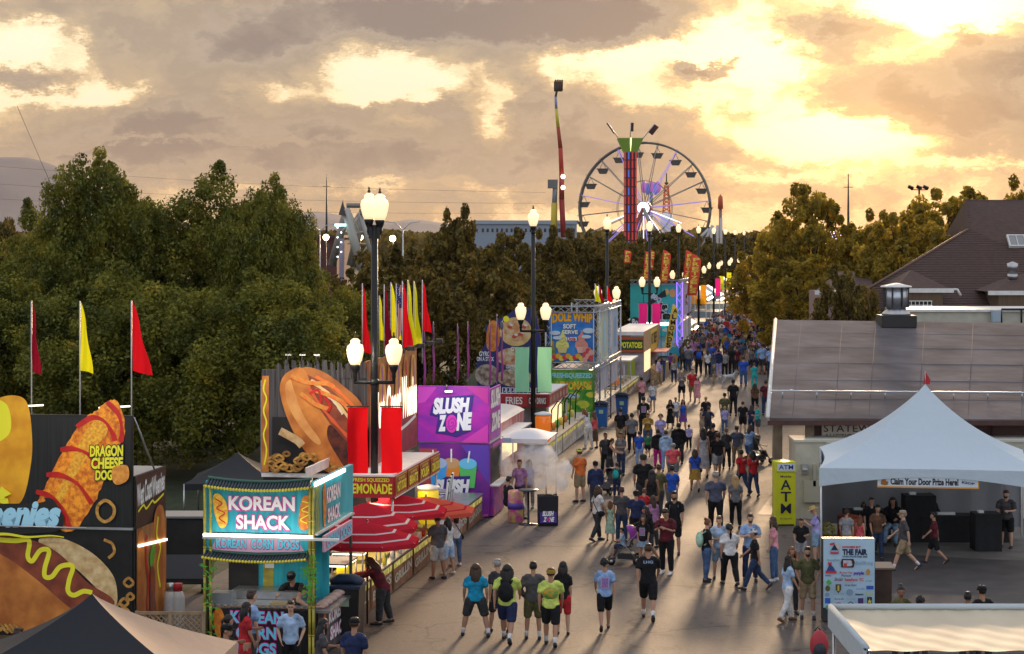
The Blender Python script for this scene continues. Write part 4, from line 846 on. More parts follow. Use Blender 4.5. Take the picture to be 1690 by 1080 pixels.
def trailer_hotdog():
    px, Y = 220, 44.5; k = Y/F; t = stand('food_trailer', 'black hot dog trailer at the left edge covered with giant food pictures', 'food trailer', px, Y)
    z = lambda y: H-(y-HY)*k
    MB().bx(-4.2,0,.02,2.1,.35,z(875)).build('body', BLKP, t); MB().bx(-4.2,-.02,.0,.018,.25,z(874)).build('front_panel', BLKP, t)
    MB().bx(-4.2,0,-.03,.03,z(871),z(686)).build('sign_panel', BLKP, t, bevel=.004)
    MB().bx(-4.2,.01,-.06,.02,z(875),z(871)).build('panel_hinge', STEEL, t)
    MB().bx(-.02,.04,.02,2.1,.2,z(787)).build('side_panel', BLKP, t); MB().bx(-2.2,.02,.03,2.1,z(790),z(787)).build('roof', mat('roof_grey', (.3,.3,.3), .6), t)
    MB().tube([(.0,.05,z(690)),(.05,1.3,z(787))], .022, 6).build('brace', STEEL, t)
    b = fronts(t, px, Y, -.034); w = mat('grain_dark', (.016,.016,.016), .5, c2=(.006,.006,.006), vs=2, stretch=(12,1,.3))
    b.rect('wood_backdrop', -60, 690, 218, 868, w)
    b.poly('bun_picture', [(-60,700),(-20,664),(15,655),(38,668),(46,720),(44,770),(28,830),(-10,845),(-60,840)], mat('yellow_bun_print', (.85,.42,.02), .45, c2=(.65,.26,.01), vs=2), smooth=True)
    b.poly('mustard_picture', [(-20,668),(2,670),(10,700),(4,722),(-20,730)], YEL, smooth=True)
    cd = [(176,664),(192,662),(205,690),(204,724),(186,745),(170,778),(168,800),(150,838),(128,868),(112,880),(75,868),(48,862),(52,838),(72,800),(98,750),(122,712),(140,690),(158,678)]
    cd2 = []
    random.seed(3)
    for p in smoothpts(cd, k=5): cd2.append((p[0]+random.uniform(-1.6,1.6), p[1]+random.uniform(-1.6,1.6)))
    b.poly('crispy_dog_picture', cd2, CRISP)
    b.poly('corn_dog_highlight', [(150,700),(172,690),(176,715),(150,745),(120,790),(98,830),(85,845),(88,820),(112,770),(132,725)], mat('crispy_light_print', (.90,.50,.04), .5, c2=(.70,.24,.02), vs=16), smooth=True)
    for pts in ([(176,664),(196,684),(202,712),(200,730)],[(124,706),(150,690),(172,696),(186,716),(190,728)],[(96,744),(120,742),(146,752),(164,778)],[(72,786),(96,786),(126,800),(146,826),(150,832)],[(54,814),(80,822),(100,842),(112,874)]):
        b.stroke('ketchup_stroke', pts, lambda u: 7+2*math.sin(u*9), KETCH)
    for (s, x0, y0, x1, y1) in (('DRAGON',147,735,205,754),('CHEESE',150,755,205,774),('DOG',157,776,187,793)): b.text2(s, x0, y0, x1, y1, YEL, P_((.02,.02,.02)), .045, .07, rot=-2, shear=.1); 
    b.poly('cheese_cube_picture', [(188,772),(212,768),(214,790),(196,800),(187,792)], mat('cube_print', (.80,.36,.06), .5, c2=(.6,.2,.03), vs=9), smooth=True)
    b.stroke('onion_ring_picture', [(162,836),(175,826),(189,836),(188,852),(174,861),(162,852)], 5.5, FRY, closed=True)
    for p in ((-5,806,-2,835),(-16,812,6,826)): b.poly('burst', [(p[0],p[1]),(12,818),(0,824),(8,834),(p[2],p[3]),(-20,830)], YEL)
    b.poly('name_backing', [(-60,842),(60,832),(70,824),(84,826),(98,844),(104,858),(96,876),(60,882),(-60,886)], P_((.015,.015,.015)), smooth=True)
    b.text('Weenies', -72, 828, 99, 874, mat('name_blue', (.36,.66,.82), .5), .06, shear=.35, rot=-1)
    b.stroke('swoosh', [(-60,889),(0,885),(40,889),(80,886),(104,888)], lambda u: 4*(1-u)+1.5, YEL)
    lo = fronts(t, px, Y, -.006)
    lo.poly('bun_back_picture', [(58,893),(100,892),(150,915),(185,950),(193,985),(188,1000),(170,985),(120,940),(70,912)], BUN2, smooth=True)
    lo.poly('sausage_picture', [(-60,890),(30,892),(90,915),(140,962),(180,985),(186,1000),(150,1010),(110,1010),(40,960),(-60,900)], SAUS, smooth=True)
    lo.poly('bun_front_picture', [(-60,905),(0,925),(50,958),(96,995),(118,1014),(110,1040),(60,1056),(0,1042),(-60,1010)], BUN, smooth=True)
    lo.stroke('mustard_line', [(-30,895),(15,897),(40,896),(38,922),(46,930),(60,912),(75,913),(68,940),(68,955),(80,955),(95,938),(116,937),(110,960),(108,978),(118,985),(135,978),(150,980)], 8, YEL)
    lo.stroke('onion_piece_picture', [(170,892),(184,898),(188,912),(178,922)], 5, FRY)
    for (x, y, r) in ((205,995,7),(213,962,8),(197,1003,6),(216,985,6),(207,1012,8),(190,1015,6)): lo.stroke('fries_picture', [(x-r,y),(x,y-r),(x+r,y),(x,y+r*.8)], 4.5, FRY, closed=True)
    for i in range(16): lo.stroke('fries_picture', [(-40+i*4,1035+(i*7)%14),(-30+i*4,1050-(i*5)%9)], 4, FRY, smooth=False)
    MB().tube([(-3.95,-.4,z(868)),(-.9,-.4,z(869))], .018, 6).build('awning_rail', STEEL, t)
    s = sides(t, .044); s.rect('side_print', .03, 3.7, 2.07, 2.72, BLKP)
    s.text('West Coast', .12, 3.62, 1.1, 3.12, WH, .03, shear=.3, rot=6); s.text('Weenies', 1.12, 3.66, 1.98, 3.2, WH, .03, shear=.3, rot=6)
    s.stroke('squiggle', [(.15,2.98),(.5,3.08),(.7,2.98),(1.1,3.1),(1.3,3.04),(1.9,3.16)], -.05, YEL)
    s.rect('side_picture_ground', .03, 2.62, 2.07, .4, mat('side_print_tan', (.45,.2,.06), .5, c2=(.2,.08,.03), vs=2, stretch=(1,1,.4)))
    s.poly('side_bun_picture', [(.1,2.4),(.45,2.5),(.6,1.6),(.5,.6),(.15,.5),(.08,1.5)], BUN, smooth=True); s.poly('side_bun_picture', [(1.2,2.7),(1.6,2.95),(1.95,2.6),(1.98,1.2),(1.7,.5),(1.35,.6),(1.15,1.6)], BUN, smooth=True)
    s.stroke('side_ketchup', [(.7,2.4),(.62,1.9),(.8,1.4),(.7,.9),(.8,.6)], .12, KETCH); s.stroke('side_mustard', [(1.45,2.7),(1.35,2.3),(1.6,2.0),(1.4,1.6),(1.6,1.1)], .09, YEL)
    s.poly('side_lettuce', [(.85,1.9),(1.15,2.2),(1.2,1.9),(1.0,1.6)], LEAFG, smooth=True); s.poly('side_dark_filling', [(.9,1.6),(1.2,1.5),(1.15,.7),(.9,.6)], SAUS, smooth=True)
    MB().box((.09,1.05,2.18), (.05,1.9,.05), (R(-4),0,0)).build('side_light_tube', mat('side_tube', (1,1,1), .5, emit=(1,.8,.55), es=2.2), t)
    for x in (-3.1,-1.1): MB().tube([(x,.9,z(680)),(x+.75,.8,z(676))], .02, 5).build('work_light', mat('work_light', (1,.95,.8), .4, emit=(1,.9,.7), es=1.5), t)
trailer_hotdog()
def small_left_things():
    t = thing('lattice_fence', 'tan wooden lattice fence between the hot dog trailer and the teal corn dog stand', 'fence', gd(226,1092), 0)
    w = 110*43.4/F; m = mat('lattice_wood', (.28,.19,.11), .8, var=.2); h = .92
    for s in (-1,1):
        mb = MB()
        for i in range(-9,22):
            x0 = i*.115; a = [x0, 0]; b = [x0+s*h, h]; 
            x1, z0, z1 = x0+s*h, 0, h
            pts = []
            for (x, z) in ((x0,0),(x1,h)): pts.append((x,z))
            (xa,za),(xb,zb) = pts
            def cl(x, z, X):
                tt = (X-xa)/(xb-xa); return X, za+(zb-za)*tt
            if xa > xb: (xa,za),(xb,zb) = (xb,zb),(xa,za)
            lo, hi = max(xa,0), min(xb,w)
            if hi-lo < .05: continue
            p, q = cl(0,0,lo), cl(0,0,hi); mb.tube([(p[0],.012*s,p[1]+.1),(q[0],.012*s,q[1]+.1)], .016, 4, smooth=False)
        mb.build('lattice', m, t)
    mb = MB(); mb.bx(-.03,w+.03,-.03,.03,h+.07,h+.13); mb.build('top_rail', m, t)
    for x in (0,w/2,w): MB().bx(x-.035,x+.035,-.04,.04,0,h+.14).build('post', m, t)
    for i, (px, lab) in enumerate(((279,'white propane cylinder behind the lattice fence'),(291,'white cylinder with a red collar behind the lattice fence'))):
        p = at(px,1003,46); t = thing('gas_cylinder', lab, 'gas bottle', (p.x,46.2,0), 0); MB().lathe([(.15,0),(.16,.08),(.16,.85),(.12,.98),(.05,1.02),(.05,1.1)], seg=14).build('tank', mat('tank_white', (.5,.48,.46), .4), t)
        MB().lathe([(.10,1.0),(.11,1.16),(.10,1.17)], seg=12).build('collar', RED if i else STEEL, t)
    t = thing('cooler_unit', 'dark equipment cabinet standing behind the corn dog stand under the trees', 'cabinet', (at(300,900,52).x,52,0)); MB().bx(-.75,.75,-.5,.5,.25,1.9).build('cabinet', DARK, t, bevel=.03); MB().bx(-.7,.7,-.53,-.51,.4,1.0).build('door', mat('unit_grey', (.10,.10,.11), .4), t); MB().bx(-.8,.8,-.55,.55,1.91,1.96).build('lid', mat('unit_top', (.2,.2,.2), .5), t)
    for x in (-.6,.6): MB().bx(x-.05,x+.05,-.4,.4,0,.25).build('leg', BLACK, t)
    # dark canopy tent behind
    c = at(392,746,66); t = thing('dark_canopy', 'plain black canopy tent behind the corn dog stand roof', 'canopy tent', (c.x,66,0)); w = 1.5; e = at(0,790,66).z
    pyramid_tent(t, w, w, e, c.z, mat('canopy_black', (.018,.018,.02), .7), .2)
def pyramid_tent(t, wx, wy, ze, zp, m, val, sag=.12, legs=True, pm=None, nseg=10, arch=0, mats=None, only=None):
    C4 = [(-wx,-wy),(wx,-wy),(wx,wy),(-wx,wy)]
    for i in range(4):
        (x0,y0),(x1,y1) = C4[i], C4[(i+1)%4]; mb = MB()
        def fn(u, v):
            bx_, by_ = x0+(x1-x0)*u, y0+(y1-y0)*u; s = 1-v; z = zp-(zp-ze)*(s**.86) - sag*math.sin(math.pi*s)*(.5+.9*abs(math.sin(math.pi*u)))*(zp-ze)*.55
            inward = 1 - .05*math.sin(math.pi*u)*s; return (bx_*s*inward, by_*s*inward, z+ (0 if v < .999 else 0))
        mb.grid(fn, 16, 18)
        def fv(u, v):
            bx_, by_ = x0+(x1-x0)*u, y0+(y1-y0)*u; inward = 1-.05*math.sin(math.pi*u)
            return (bx_*inward, by_*inward, ze-v*(val-arch*val*math.sin(math.pi*u)))
        mb.grid(fv, 16, 2); mb.build('canopy_panel', (mats[i] if mats else m), t)
    if legs:
        for (x,y) in C4: MB().tube([(x*.985,y*.985,0),(x*.985,y*.985,ze)], .03, 6).build('leg', pm or STEEL, t)
small_left_things()
def near_black_tent():
    Y = 32.6; c = at(152,980,Y); t = thing('canopy_tent', 'canopy tent with black front and cream side at the bottom left corner', 'canopy tent', (c.x,Y,0)); w = 2.05
    k = (Y+1.9)/F; ze = 2.15
    BT = mat('tent_black', (.012,.013,.018), .75, bump=.15, bs=3); CT = mat('tent_cream', (.30,.215,.165), .8, bump=.2, bs=3)
    pyramid_tent(t, w, 1.9, ze, c.z, BT, .3, mats=[BT,CT,CT,BT])
near_black_tent()
def tile_roof(t, b, x0, x1, yt, yb, dip, out=.25, n=34, name='tiled_roof'):
    """little curved tile roof: rows of round tiles hanging out over the front"""
    m = mat('tile_dark', (.035,.05,.06), .45); my = mat('tile_end_yellow', (.60,.50,.04), .5); k = b.k; mb = MB(); me = MB()
    def yy(u): return dip*4*u*(1-u)
    for i in range(n):
        u = (i+.5)/n; x = (x0+(x1-x0)*u-b.px0)*k; zt = H-(yt+yy(u)-HY)*k; zb = H-(yb+yy(u)-HY)*k
        mb.tube([(x,-.02,zt),(x,-out,zb)], .028, 6); me.ball((x,-out-.01,zb), .034, 7, 5)
    A = []; 
    def fn(u, v): x = (x0+(x1-x0)*u-b.px0)*k; return (x, -.02-(out-.02)*v, H-(yt+(yb-yt)*v+yy(u)-HY)*k-.02)
    mb.grid(fn, 24, 2); 
    mb.build(name, m, t); r = me.build('tile_ends', my, t)
    mb = MB(); mb.tube([((x0+(x1-x0)*i/20-b.px0)*k, -.03, H-(yt-1.2+yy(i/20)-HY)*k) for i in range(21)], .035, 6); mb.build('roof_ridge', mat('ridge_green', (.03,.10,.07), .4), t)
def corn_stand():
    px, Y = 519, 43.2; k = Y/F; z = lambda y: H-(y-HY)*k; t = stand('food_stand', 'teal corn dog stand with bamboo posts, tile trim and a lit sign', 'food stand', px, Y); D = 3.6
    X = lambda p: (p-px)*k; L_ = X(333)
    MB().bx(L_,0,.02,.14,z(882),z(797)).build('sign_box', TEAL, t); 0
    MB().bx(L_+.02,-.02,.14,D,z(886),z(882)).build('ceiling', mat('ceiling_dark', (.05,.05,.05), .7), t)
    MB().bx(-.10,-.0,.14,D,z(882),z(797)).build('side_sign_box', TEAL, t)
    b = fronts(t, px, Y, .016)
    b.rect('sign_face', 334, 806, 518, 881, TEAL); 
    for i in range(5): b.rect('green_panel', 362+i*26, 803, 386+i*26, 811, mat('panel_green', (.02,.10,.045), .5))
    b.text2('KOREAN', 373, 821, 486, 845, WH, MAG, .035, .05); b.text2('SHACK', 386, 852, 478, 876, WH, MAG, .035, .05)
    b.poly('corn_dog_picture', [(350,818),(360,820),(370,835),(372,862),(366,874),(357,872),(349,850),(346,828)], mat('batter_yellow', (.80,.50,.05), .5, c2=(.6,.25,.02), vs=14), smooth=True)
    b.stroke('ketchup_zigzag', [(350,826),(362,834),(353,842),(367,850),(357,858),(368,866)], 2, KETCH)
    b.poly('corn_dog_picture', [(504,818),(514,822),(516,840),(510,868),(502,876),(493,868),(494,846),(498,826)], mat('batter_orange', (.75,.26,.02), .5, c2=(.5,.10,.01), vs=9), smooth=True)
    b.stroke('ketchup_zigzag', [(499,828),(513,832),(498,842),(511,848),(496,858),(507,864)], 1.6, YEL)
    tile_roof(t, b, 338, 516, 792, 803, 6, .28); 
    MB().bx(L_,-.1,-.02,.12,z(912),z(886)).build('name_band', TEAL, t); b2 = fronts(t, px, Y, -.024)
    b2.poly('name_plate', [(344,911),(352,890),(420,886),(488,889),(503,911),(420,914)], P_((.60,.35,.48))); b2.text2('KOREAN  CORN  DOGS', 352, 892, 494, 908, CYAN, P_((.45,.04,.2)), .04, .05)
    tile_roof(t, fronts(t, px, Y, 0), 334, 512, 912, 920, 6, .34, 34, 'lower_tiled_roof')
    # posts with bamboo canes
    for (x, w) in ((333,5),(343,3.5),(512,3.5),(518,4)):
        mb = MB(); zz = [0,.6,1.2,1.8,2.4,3.0,3.7]; c = X(x)
        for i in range(len(zz)-1): mb.tube([(c,-.05,zz[i]),(c,-.05,zz[i+1]-.03)], .03, 7); mb.tube([(c,-.05,zz[i+1]-.04),(c,-.05,zz[i+1])], .036, 7)
        mb.build('bamboo_cane', BAMB, t)
    for x in (333,516): MB().bx(X(x)-.02,X(x)+.05,0,.08,0,z(882)).build('post', mat('post_dark', (.06,.07,.05), .5), t)
    random.seed(8); 
    for x in (338,345,505,512,516):
        lm = MB()
        for i in range(26):
            zc = random.uniform(.5,2.2) if x < 400 else random.uniform(1.2,2.25); a = random.uniform(-1.3,1.3); l = random.uniform(.08,.17); cx = X(x)+random.uniform(-.05,.08); d = Vector((math.sin(a), 0, math.cos(a)*.8-.3)).normalized()
            s = Vector((d.z,0,-d.x))*.018; p = Vector((cx,-.1-random.random()*.04,zc)); lm.add([p, p+d*l*.5+s, p+d*l, p+d*l*.5-s], [(0,1,2,3)])
        lm.build('bamboo_leaves', LEAFG, t)
    MB().bx(X(336),0.02,-.30,-.24,z(885),z(881.5)).build('tube_light', TUBE, t); MB().bx(X(336),.6,-.34,-.22,z(889),z(885.5)).build('light_housing', mat('housing', (.5,.5,.5), .4), t)
    MB().bx(.02,.06,-.1,2.6,z(800)-.02,z(796)).build('side_tube_light', TUBE, t)
    # interior
    MB().bx(L_+.05,-.08,1.6,1.66,0,z(884)).build('back_wall', TEAL, t); ib = Board(t, (0,1.595,H), (1,0,0), (0,-1,0), px, HY, (Y+1.6)/F*.985); ib.text('SHACK', 432, 925, 490, 937, P_((.35,.3,.3)), .04)
    ib.rect('bamboo_print', 400, 925, 418, 1000, BAMB); ib.rect('dark_doorway', 340, 925, 392, 1000, DARK); ib.rect('notice', 403, 932, 419, 948, WH)
    MB().bx(L_+.15,-.15,.1,.75,z(1003)-.06,z(1003)).build('counter_top', STEEL, t); MB().bx(L_+.3,-.5,.8,1.5,.2,z(990)).build('steel_fryer', STEEL, t); MB().bx(X(340),X(375),.12,.5,z(1003),z(985)).build('glass_case', mat('case', (.3,.32,.33), .2, .4), t)
    MB().bx(X(440),X(470),.15,.4,z(1003),z(999)).build('tray', mat('tray_wood', (.4,.3,.15), .6), t)
    MB().bx(L_+.06,-.06,.02,.1,.08,z(1004)-.06).build('counter_front', BLKP, t); b3 = fronts(t, px, Y, .012)
    b3.poly('corn_dog_picture', [(350,1010),(358,1008),(365,1022),(366,1045),(358,1062),(350,1050),(346,1028)], mat('batter_orange'), smooth=True)
    b3.text2('KOREAN', 376, 1012, 466, 1032, CYAN, MAG, .03, .05); b3.text2('CORN', 386, 1038, 454, 1058, CYAN, MAG, .03, .05); b3.text2('DOGS', 386, 1064, 454, 1084, CYAN, MAG, .03, .05)
    for i in range(30): 
        if i % 2 == 0: MB().tube([(L_+.1+i*.075,-.01,z(1006)),(L_+.14+i*.075,-.01,z(1003)),(L_+.18+i*.075,-.01,z(1006))], .02, 5).build('valance_scallop', mat('scallop', (.35,.2,.1), .6), t)
    # street side
    s = sides(t, .006); s.rect('side_face', 0, z(798)-.02, 2.5, z(881), TEAL); s.rect('bamboo_print', .05, z(800), .45, z(881), mat('bamboo_print', (.35,.34,.05), .5, c2=(.04,.18,.12), vs=4, stretch=(1,6,1)))
    s.text2('KOREAN', 1.0, 3.55, 2.25, 3.2, WH, MAG, .04, .05, grow=0); s.text2('SHACK', 1.05, 3.1, 2.2, 2.78, WH, MAG, .04, .05, grow=0)
    s.poly('side_corn_dog', [(.62,3.6),(.8,3.65),(.92,3.2),(.85,2.8),(.66,2.82)], mat('batter_orange'), smooth=True)
    MB().bx(0,.08,-.02,3.4,z(884),z(881)).build('side_trim', mat('housing'), t)
    MB().box((.12,1.6,2.45), (.05,2.6,.34)).build('side_name_band', P_((.6,.35,.48)), t); s2 = sides(t, .15); s2.text2('CORN DOGS', .45, 2.58, 2.8, 2.34, CYAN, MAG, .04, .05, grow=0)
    MB().bx(-.04,.05,.14,3.4,0,1.02).build('side_counter', BLKP, t); MB().bx(-.5,.3,.14,3.4,1.02,1.07).build('side_counter_top', STEEL, t)
    s3 = sides(t, .056); s3.rect('side_board', .3, .98, 3.2, .08, mat('board_grey', (.08,.07,.08), .5, var=.3)); s3.text2('KOREAN', 1.0, .92, 2.6, .62, WH, MAG, .04, .05, grow=0); s3.text2('SHACK', 1.1, .55, 2.5, .25, WH, MAG, .04, .05, grow=0); s3.poly('side_corn_dog', [(.45,.85),(.65,.9),(.7,.5),(.6,.2),(.45,.3)], mat('batter_orange'), smooth=True)
    MB().bx(-.02,.03,3.3,3.4,1.07,2.65).build('rear_post', mat('post_dark'), t)
    for i in range(9): MB().ball((.05, .5+i*.2, 1.13+.02*(i%2)), (.13,.1,.07)).build('wrapped_food', mat('wrap_paper', (.45,.3,.25), .5), t)
    return t
corn_stand()
def area(name, loc, rot, sx, sy, e, c=(1,.93,.8)):
    l = bpy.data.lights.new(name, 'AREA'); l.shape = 'RECTANGLE'; l.size = sx; l.size_y = sy; l.energy = e; l.color = c; o = bpy.data.objects.new(name, l); o.location = loc; o.rotation_euler = rot; col.objects.link(o); return o
area('tube_light_glow', at(427,893,42.4)+Vector((0,-.5,.1)), (R(118),0,0), 2.2, .15, 7)
area('stand_interior_glow', at(427,930,44.2), (0,0,0), 1.6, .3, 4)
# ------------------------------------------------ billboard trailer and its red awning
def billboard_trailer():
    px, Y = 605, 54.4; k = Y/F; z = lambda y: H-(y-HY)*k; X = lambda p: (p-px)*k; t = stand('billboard_trailer', 'food trailer with a giant chili dog billboard behind the red banners', 'food trailer', px, Y); D = 6.8
    L_ = X(427); wood = mat('plank_print', (.10,.09,.095), .7, c2=(.012,.010,.010), vs=1.5, stretch=(9,1,.25))
    MB().bx(L_,0,.0,.08,z(783),z(612)).build('billboard_panel', wood, t); MB().bx(L_,0,-.04,.1,z(790),z(783)).build('base_rail', WHITE, t); MB().bx(L_-.03,L_+.02,-.02,.1,z(785),z(630)).build('edge_frame', STEEL, t)
    b = fronts(t, px, Y, -.005)
    for i, x in enumerate(range(452,604,13)): b.poly('plank_top', [(x,625),(x,604-(i*5)%11),(x+3,601-(i*7)%9),(x+8,603-(i*3)%10),(x+11,625)], wood)
    b.rect('bun_side_strip', 428, 622, 440, 782, BUN); b.stroke('mustard_wiggle', [(434,628),(431,645),(436,660),(431,680),(436,700),(431,720),(436,745),(432,770)], 2.6, YEL)
    b.rect('dark_ground', 446, 690, 604, 782, P_((.012,.010,.010)))
    b.poly('back_bun_picture', [(500,607),(530,613),(565,636),(600,672),(603,735),(585,745),(550,705),(515,655),(495,622)], mat('back_bun_print', (.50,.17,.035), .5, c2=(.28,.08,.015), vs=1.6), smooth=True)
    b.poly('sausage_picture', [(498,618),(530,632),(570,664),(602,695),(602,765),(575,750),(545,715),(518,675),(500,640)], SAUS, smooth=True)
    b.poly('bun_picture', [(480,611),(496,608),(507,622),(516,656),(541,696),(572,732),(600,764),(601,787),(560,787),(524,770),(494,735),(471,690),(459,648),(464,624)], BUN, smooth=True)
    b.poly('bun_highlight', [(468,640),(477,628),(484,648),(501,690),(528,728),(520,733),(494,706),(473,670)], mat('bun_light_print', (.72,.34,.10), .5, c2=(.55,.2,.05), vs=2), smooth=True)
    b.poly('chili_picture', [(545,702),(572,728),(601,752),(601,784),(575,776),(556,752),(540,722)], mat('chili_print', (.14,.03,.015), .4, c2=(.04,.012,.01), vs=5), smooth=True)
    for (pts, w, c) in (([(512,628),(540,650),(570,682),(598,716)],7,(.72,.50,.22)),([(520,622),(552,640),(590,676)],6,(.75,.16,.03)),([(508,640),(530,672),(560,706),(590,735)],6,(.62,.10,.03)),([(530,648),(550,662),(566,684)],4,(.70,.60,.40))): b.stroke('topping_strip', pts, lambda u, w=w: w*(.6+.5*math.sin(u*14)**2), P_(c))
    for pts in ([(478,622),(505,632),(540,634),(552,640)],[(495,650),(520,668),(545,676)],[(520,645),(560,660),(580,680)]): b.stroke('pepper_strip', pts, 7, mat('pepper_print', (.75,.14,.03), .4, c2=(.6,.3,.05), vs=8))
    for pts in ([(510,650),(525,645),(530,665)],[(535,655),(545,670),(540,680)]): b.stroke('ketchup_stroke', pts, 4, KETCH)
    random.seed(5)
    for i in range(44):
        x, y, r = random.uniform(446,596), random.uniform(748,776), random.uniform(5,10)
        if x < 470 and y < 752 or x > 520 and y < 762: continue
        b.stroke('curly_fries_picture', [(x-r,y),(x,y-r*.7),(x+r,y),(x,y+r*.6)], 3.6, (FRY, mat('fries_dark_print', (.35,.17,.04), .5, c2=(.18,.08,.02), vs=8))[i%2], closed=True)
    b.stroke('curly_fries_picture', [(462,712),(478,720),(492,728),(500,736)], 13, mat('pale_fries_print', (.6,.4,.2), .5, c2=(.4,.22,.08), vs=6))
    # street side sign
    MB().bx(-.08,-.0,.09,D,2.75,5.65).build('side_billboard', mat('side_warm_print', (.55,.22,.04), .5, c2=(.25,.06,.03), vs=1.2, stretch=(1,2.2,.3)), t); s = sides(t, .006)
    for i in range(6): u = .4+i*1.05; s.poly('side_hot_dog', [(u,3.9),(u+.1,5.3),(u+.45,5.5),(u+.8,5.2),(u+.85,3.9)], (BUN, mat('side_yellow_print', (.75,.40,.06), .5, c2=(.55,.2,.04), vs=3))[i%2], smooth=True); s.stroke('side_sauce', [(u+.4,5.4),(u+.5,4.8),(u+.4,4.2)], .16, (KETCH, P_((.35,.1,.3)))[i%2])
    s.poly('dark_red_ground', [(.1,3.9),(6.6,4.0),(6.6,2.8),(.1,2.8)], mat('dark_red_print', (.30,.02,.04), .5, var=.3, vs=2))
    for i, (w_, u0, u1, zt) in enumerate((('West',.5,2.0,4.75),('Coast',2.2,4.2,4.85),('Weenies',4.3,6.5,4.95))): s.text(w_, u0, zt, u1, 3.75, mat('lit_lettering', (1,.95,.85), .5, emit=(1,.85,.6), es=.9), .05, name='lettering')
    s.stroke('underline', [(3.5,3.45),(5,3.55),(6.3,3.7)], .1, WH)
    MB().bx(L_,-.05,.12,D,.4,2.62).build('body', mat('trailer_dark', (.05,.04,.04), .5), t)
    for (x, n) in ((-2.6,0),(-.3,1)):
        for y in (.6,1.4): MB().tube([(x,y,.33),(x+.2,y,.33)], .32, 14).build('wheel', BLACK, t)
    for i in range(5): MB().tube([(-.05,.6+i*1.4,5.65),(.75,.6+i*1.4,5.95)], .014, 5).build('light_arm', BLACK, t); MB().box((.8,.6+i*1.4,5.9), (.2,.16,.12)).build('spot_light', BLACK, t)
    for i in range(3): MB().tube([(X(470+i*24),.0,z(604)),(X(480+i*24),-.5,z(585))], .012, 5).build('light_arm', STEEL, t); MB().box((X(481+i*24),-.52,z(585)), (.16,.06,.04)).build('spot_light', STEEL, t)
billboard_trailer()
def red_awning():
    Y = 52.4; t = thing('awning_stall', 'long red awning with yellow snack names reaching along the billboard trailer', 'food stall', st(Y,10.87), -SA); D = 6.1; W_ = 1.25
    for (n, a) in (('front_fascia',(-W_,.0,-.03,.03,2.3,2.86)),('side_fascia',(-.03,.03,.03,D,2.3,2.86)),('canopy_top',(-W_,-.03,.03,D,2.80,2.83)),('back_fascia',(-W_,-W_+.03,.03,D,2.5,2.86))): MB().bx(*a).build(n, RED if 'top' not in n else WHITE, t)
    for a in ((-W_,.035,-.035,-.031,2.84,2.88),(.031,.036,0,D,2.28,2.31),(.031,.036,0,D,2.85,2.88)): MB().bx(*a).build('white_trim', WHITE, t)
    b = Board(t, (-W_,-.034,0), (1,0,0), (0,-1,0), 0, 0, -1, mppu=1); b.text('FRESH SQUEEZED', .2, 2.8, 1.15, 2.69, YEL, .02); b.text('LEMONADE', .08, 2.66, 1.22, 2.40, YEL, .03)
    s = sides(t, .034)
    for i, w_ in enumerate(('HOT DOGS','BRATS','POLISH','CORN DOGS')):
        u = .12+i*1.5; s.rect('menu_frame', u, 2.82, u+1.36, 2.34, P_((.60,.45,.05))); s.rect('menu_panel', u+.03, 2.80, u+1.33, 2.36, P_((.30,.02,.02))); s.text('OLD FASHIONED', u+.3, 2.77, u+1.1, 2.70, YEL, .01); s.text(w_, u+.12, 2.67, u+1.24, 2.42, YEL, .035)
    for (x, y) in ((-W_+.04,.05),(-.04,.05),(-W_+.04,D-.05),(-.04,D-.05)): MB().tube([(x,y,0),(x,y,2.3)], .03, 6).build('post', STEEL, t)
    MB().bx(-1.0,-.9,.4,D-.4,2.28,2.32).build('tube_light', mat('awning_tube', (1,1,1), .5, emit=(1,.85,.6), es=6), t)
    MB().bx(-W_-.9,-W_-.85,-.6,3.0,2.86,3.1).build('white_board', WHITE, t)
red_awning()
area('trailer_sign_glow', at(60,640,43)+Vector((0,-.9,.3)), (R(28),0,0), 3.2, .2, 42, (1,.92,.8))
area('billboard_glow', at(515,590,53.2)+Vector((0,-.8,.3)), (R(28),0,0), 2.6, .2, 60, (1,.9,.75))
area('slush_sign_glow', at(745,636,64.6)+Vector((0,-.7,.1)), (R(28),0,0), 1.2, .2, 30, (.95,.9,1))
area('awning_glow', st(55.4,11.4,2.2), (0,0,-SA), .5, 5.5, 45, (1,.8,.5))
area('counter_glow', st(50,11.6,2.0), (0,0,-SA), .8, 6, 25, (1,.8,.5))
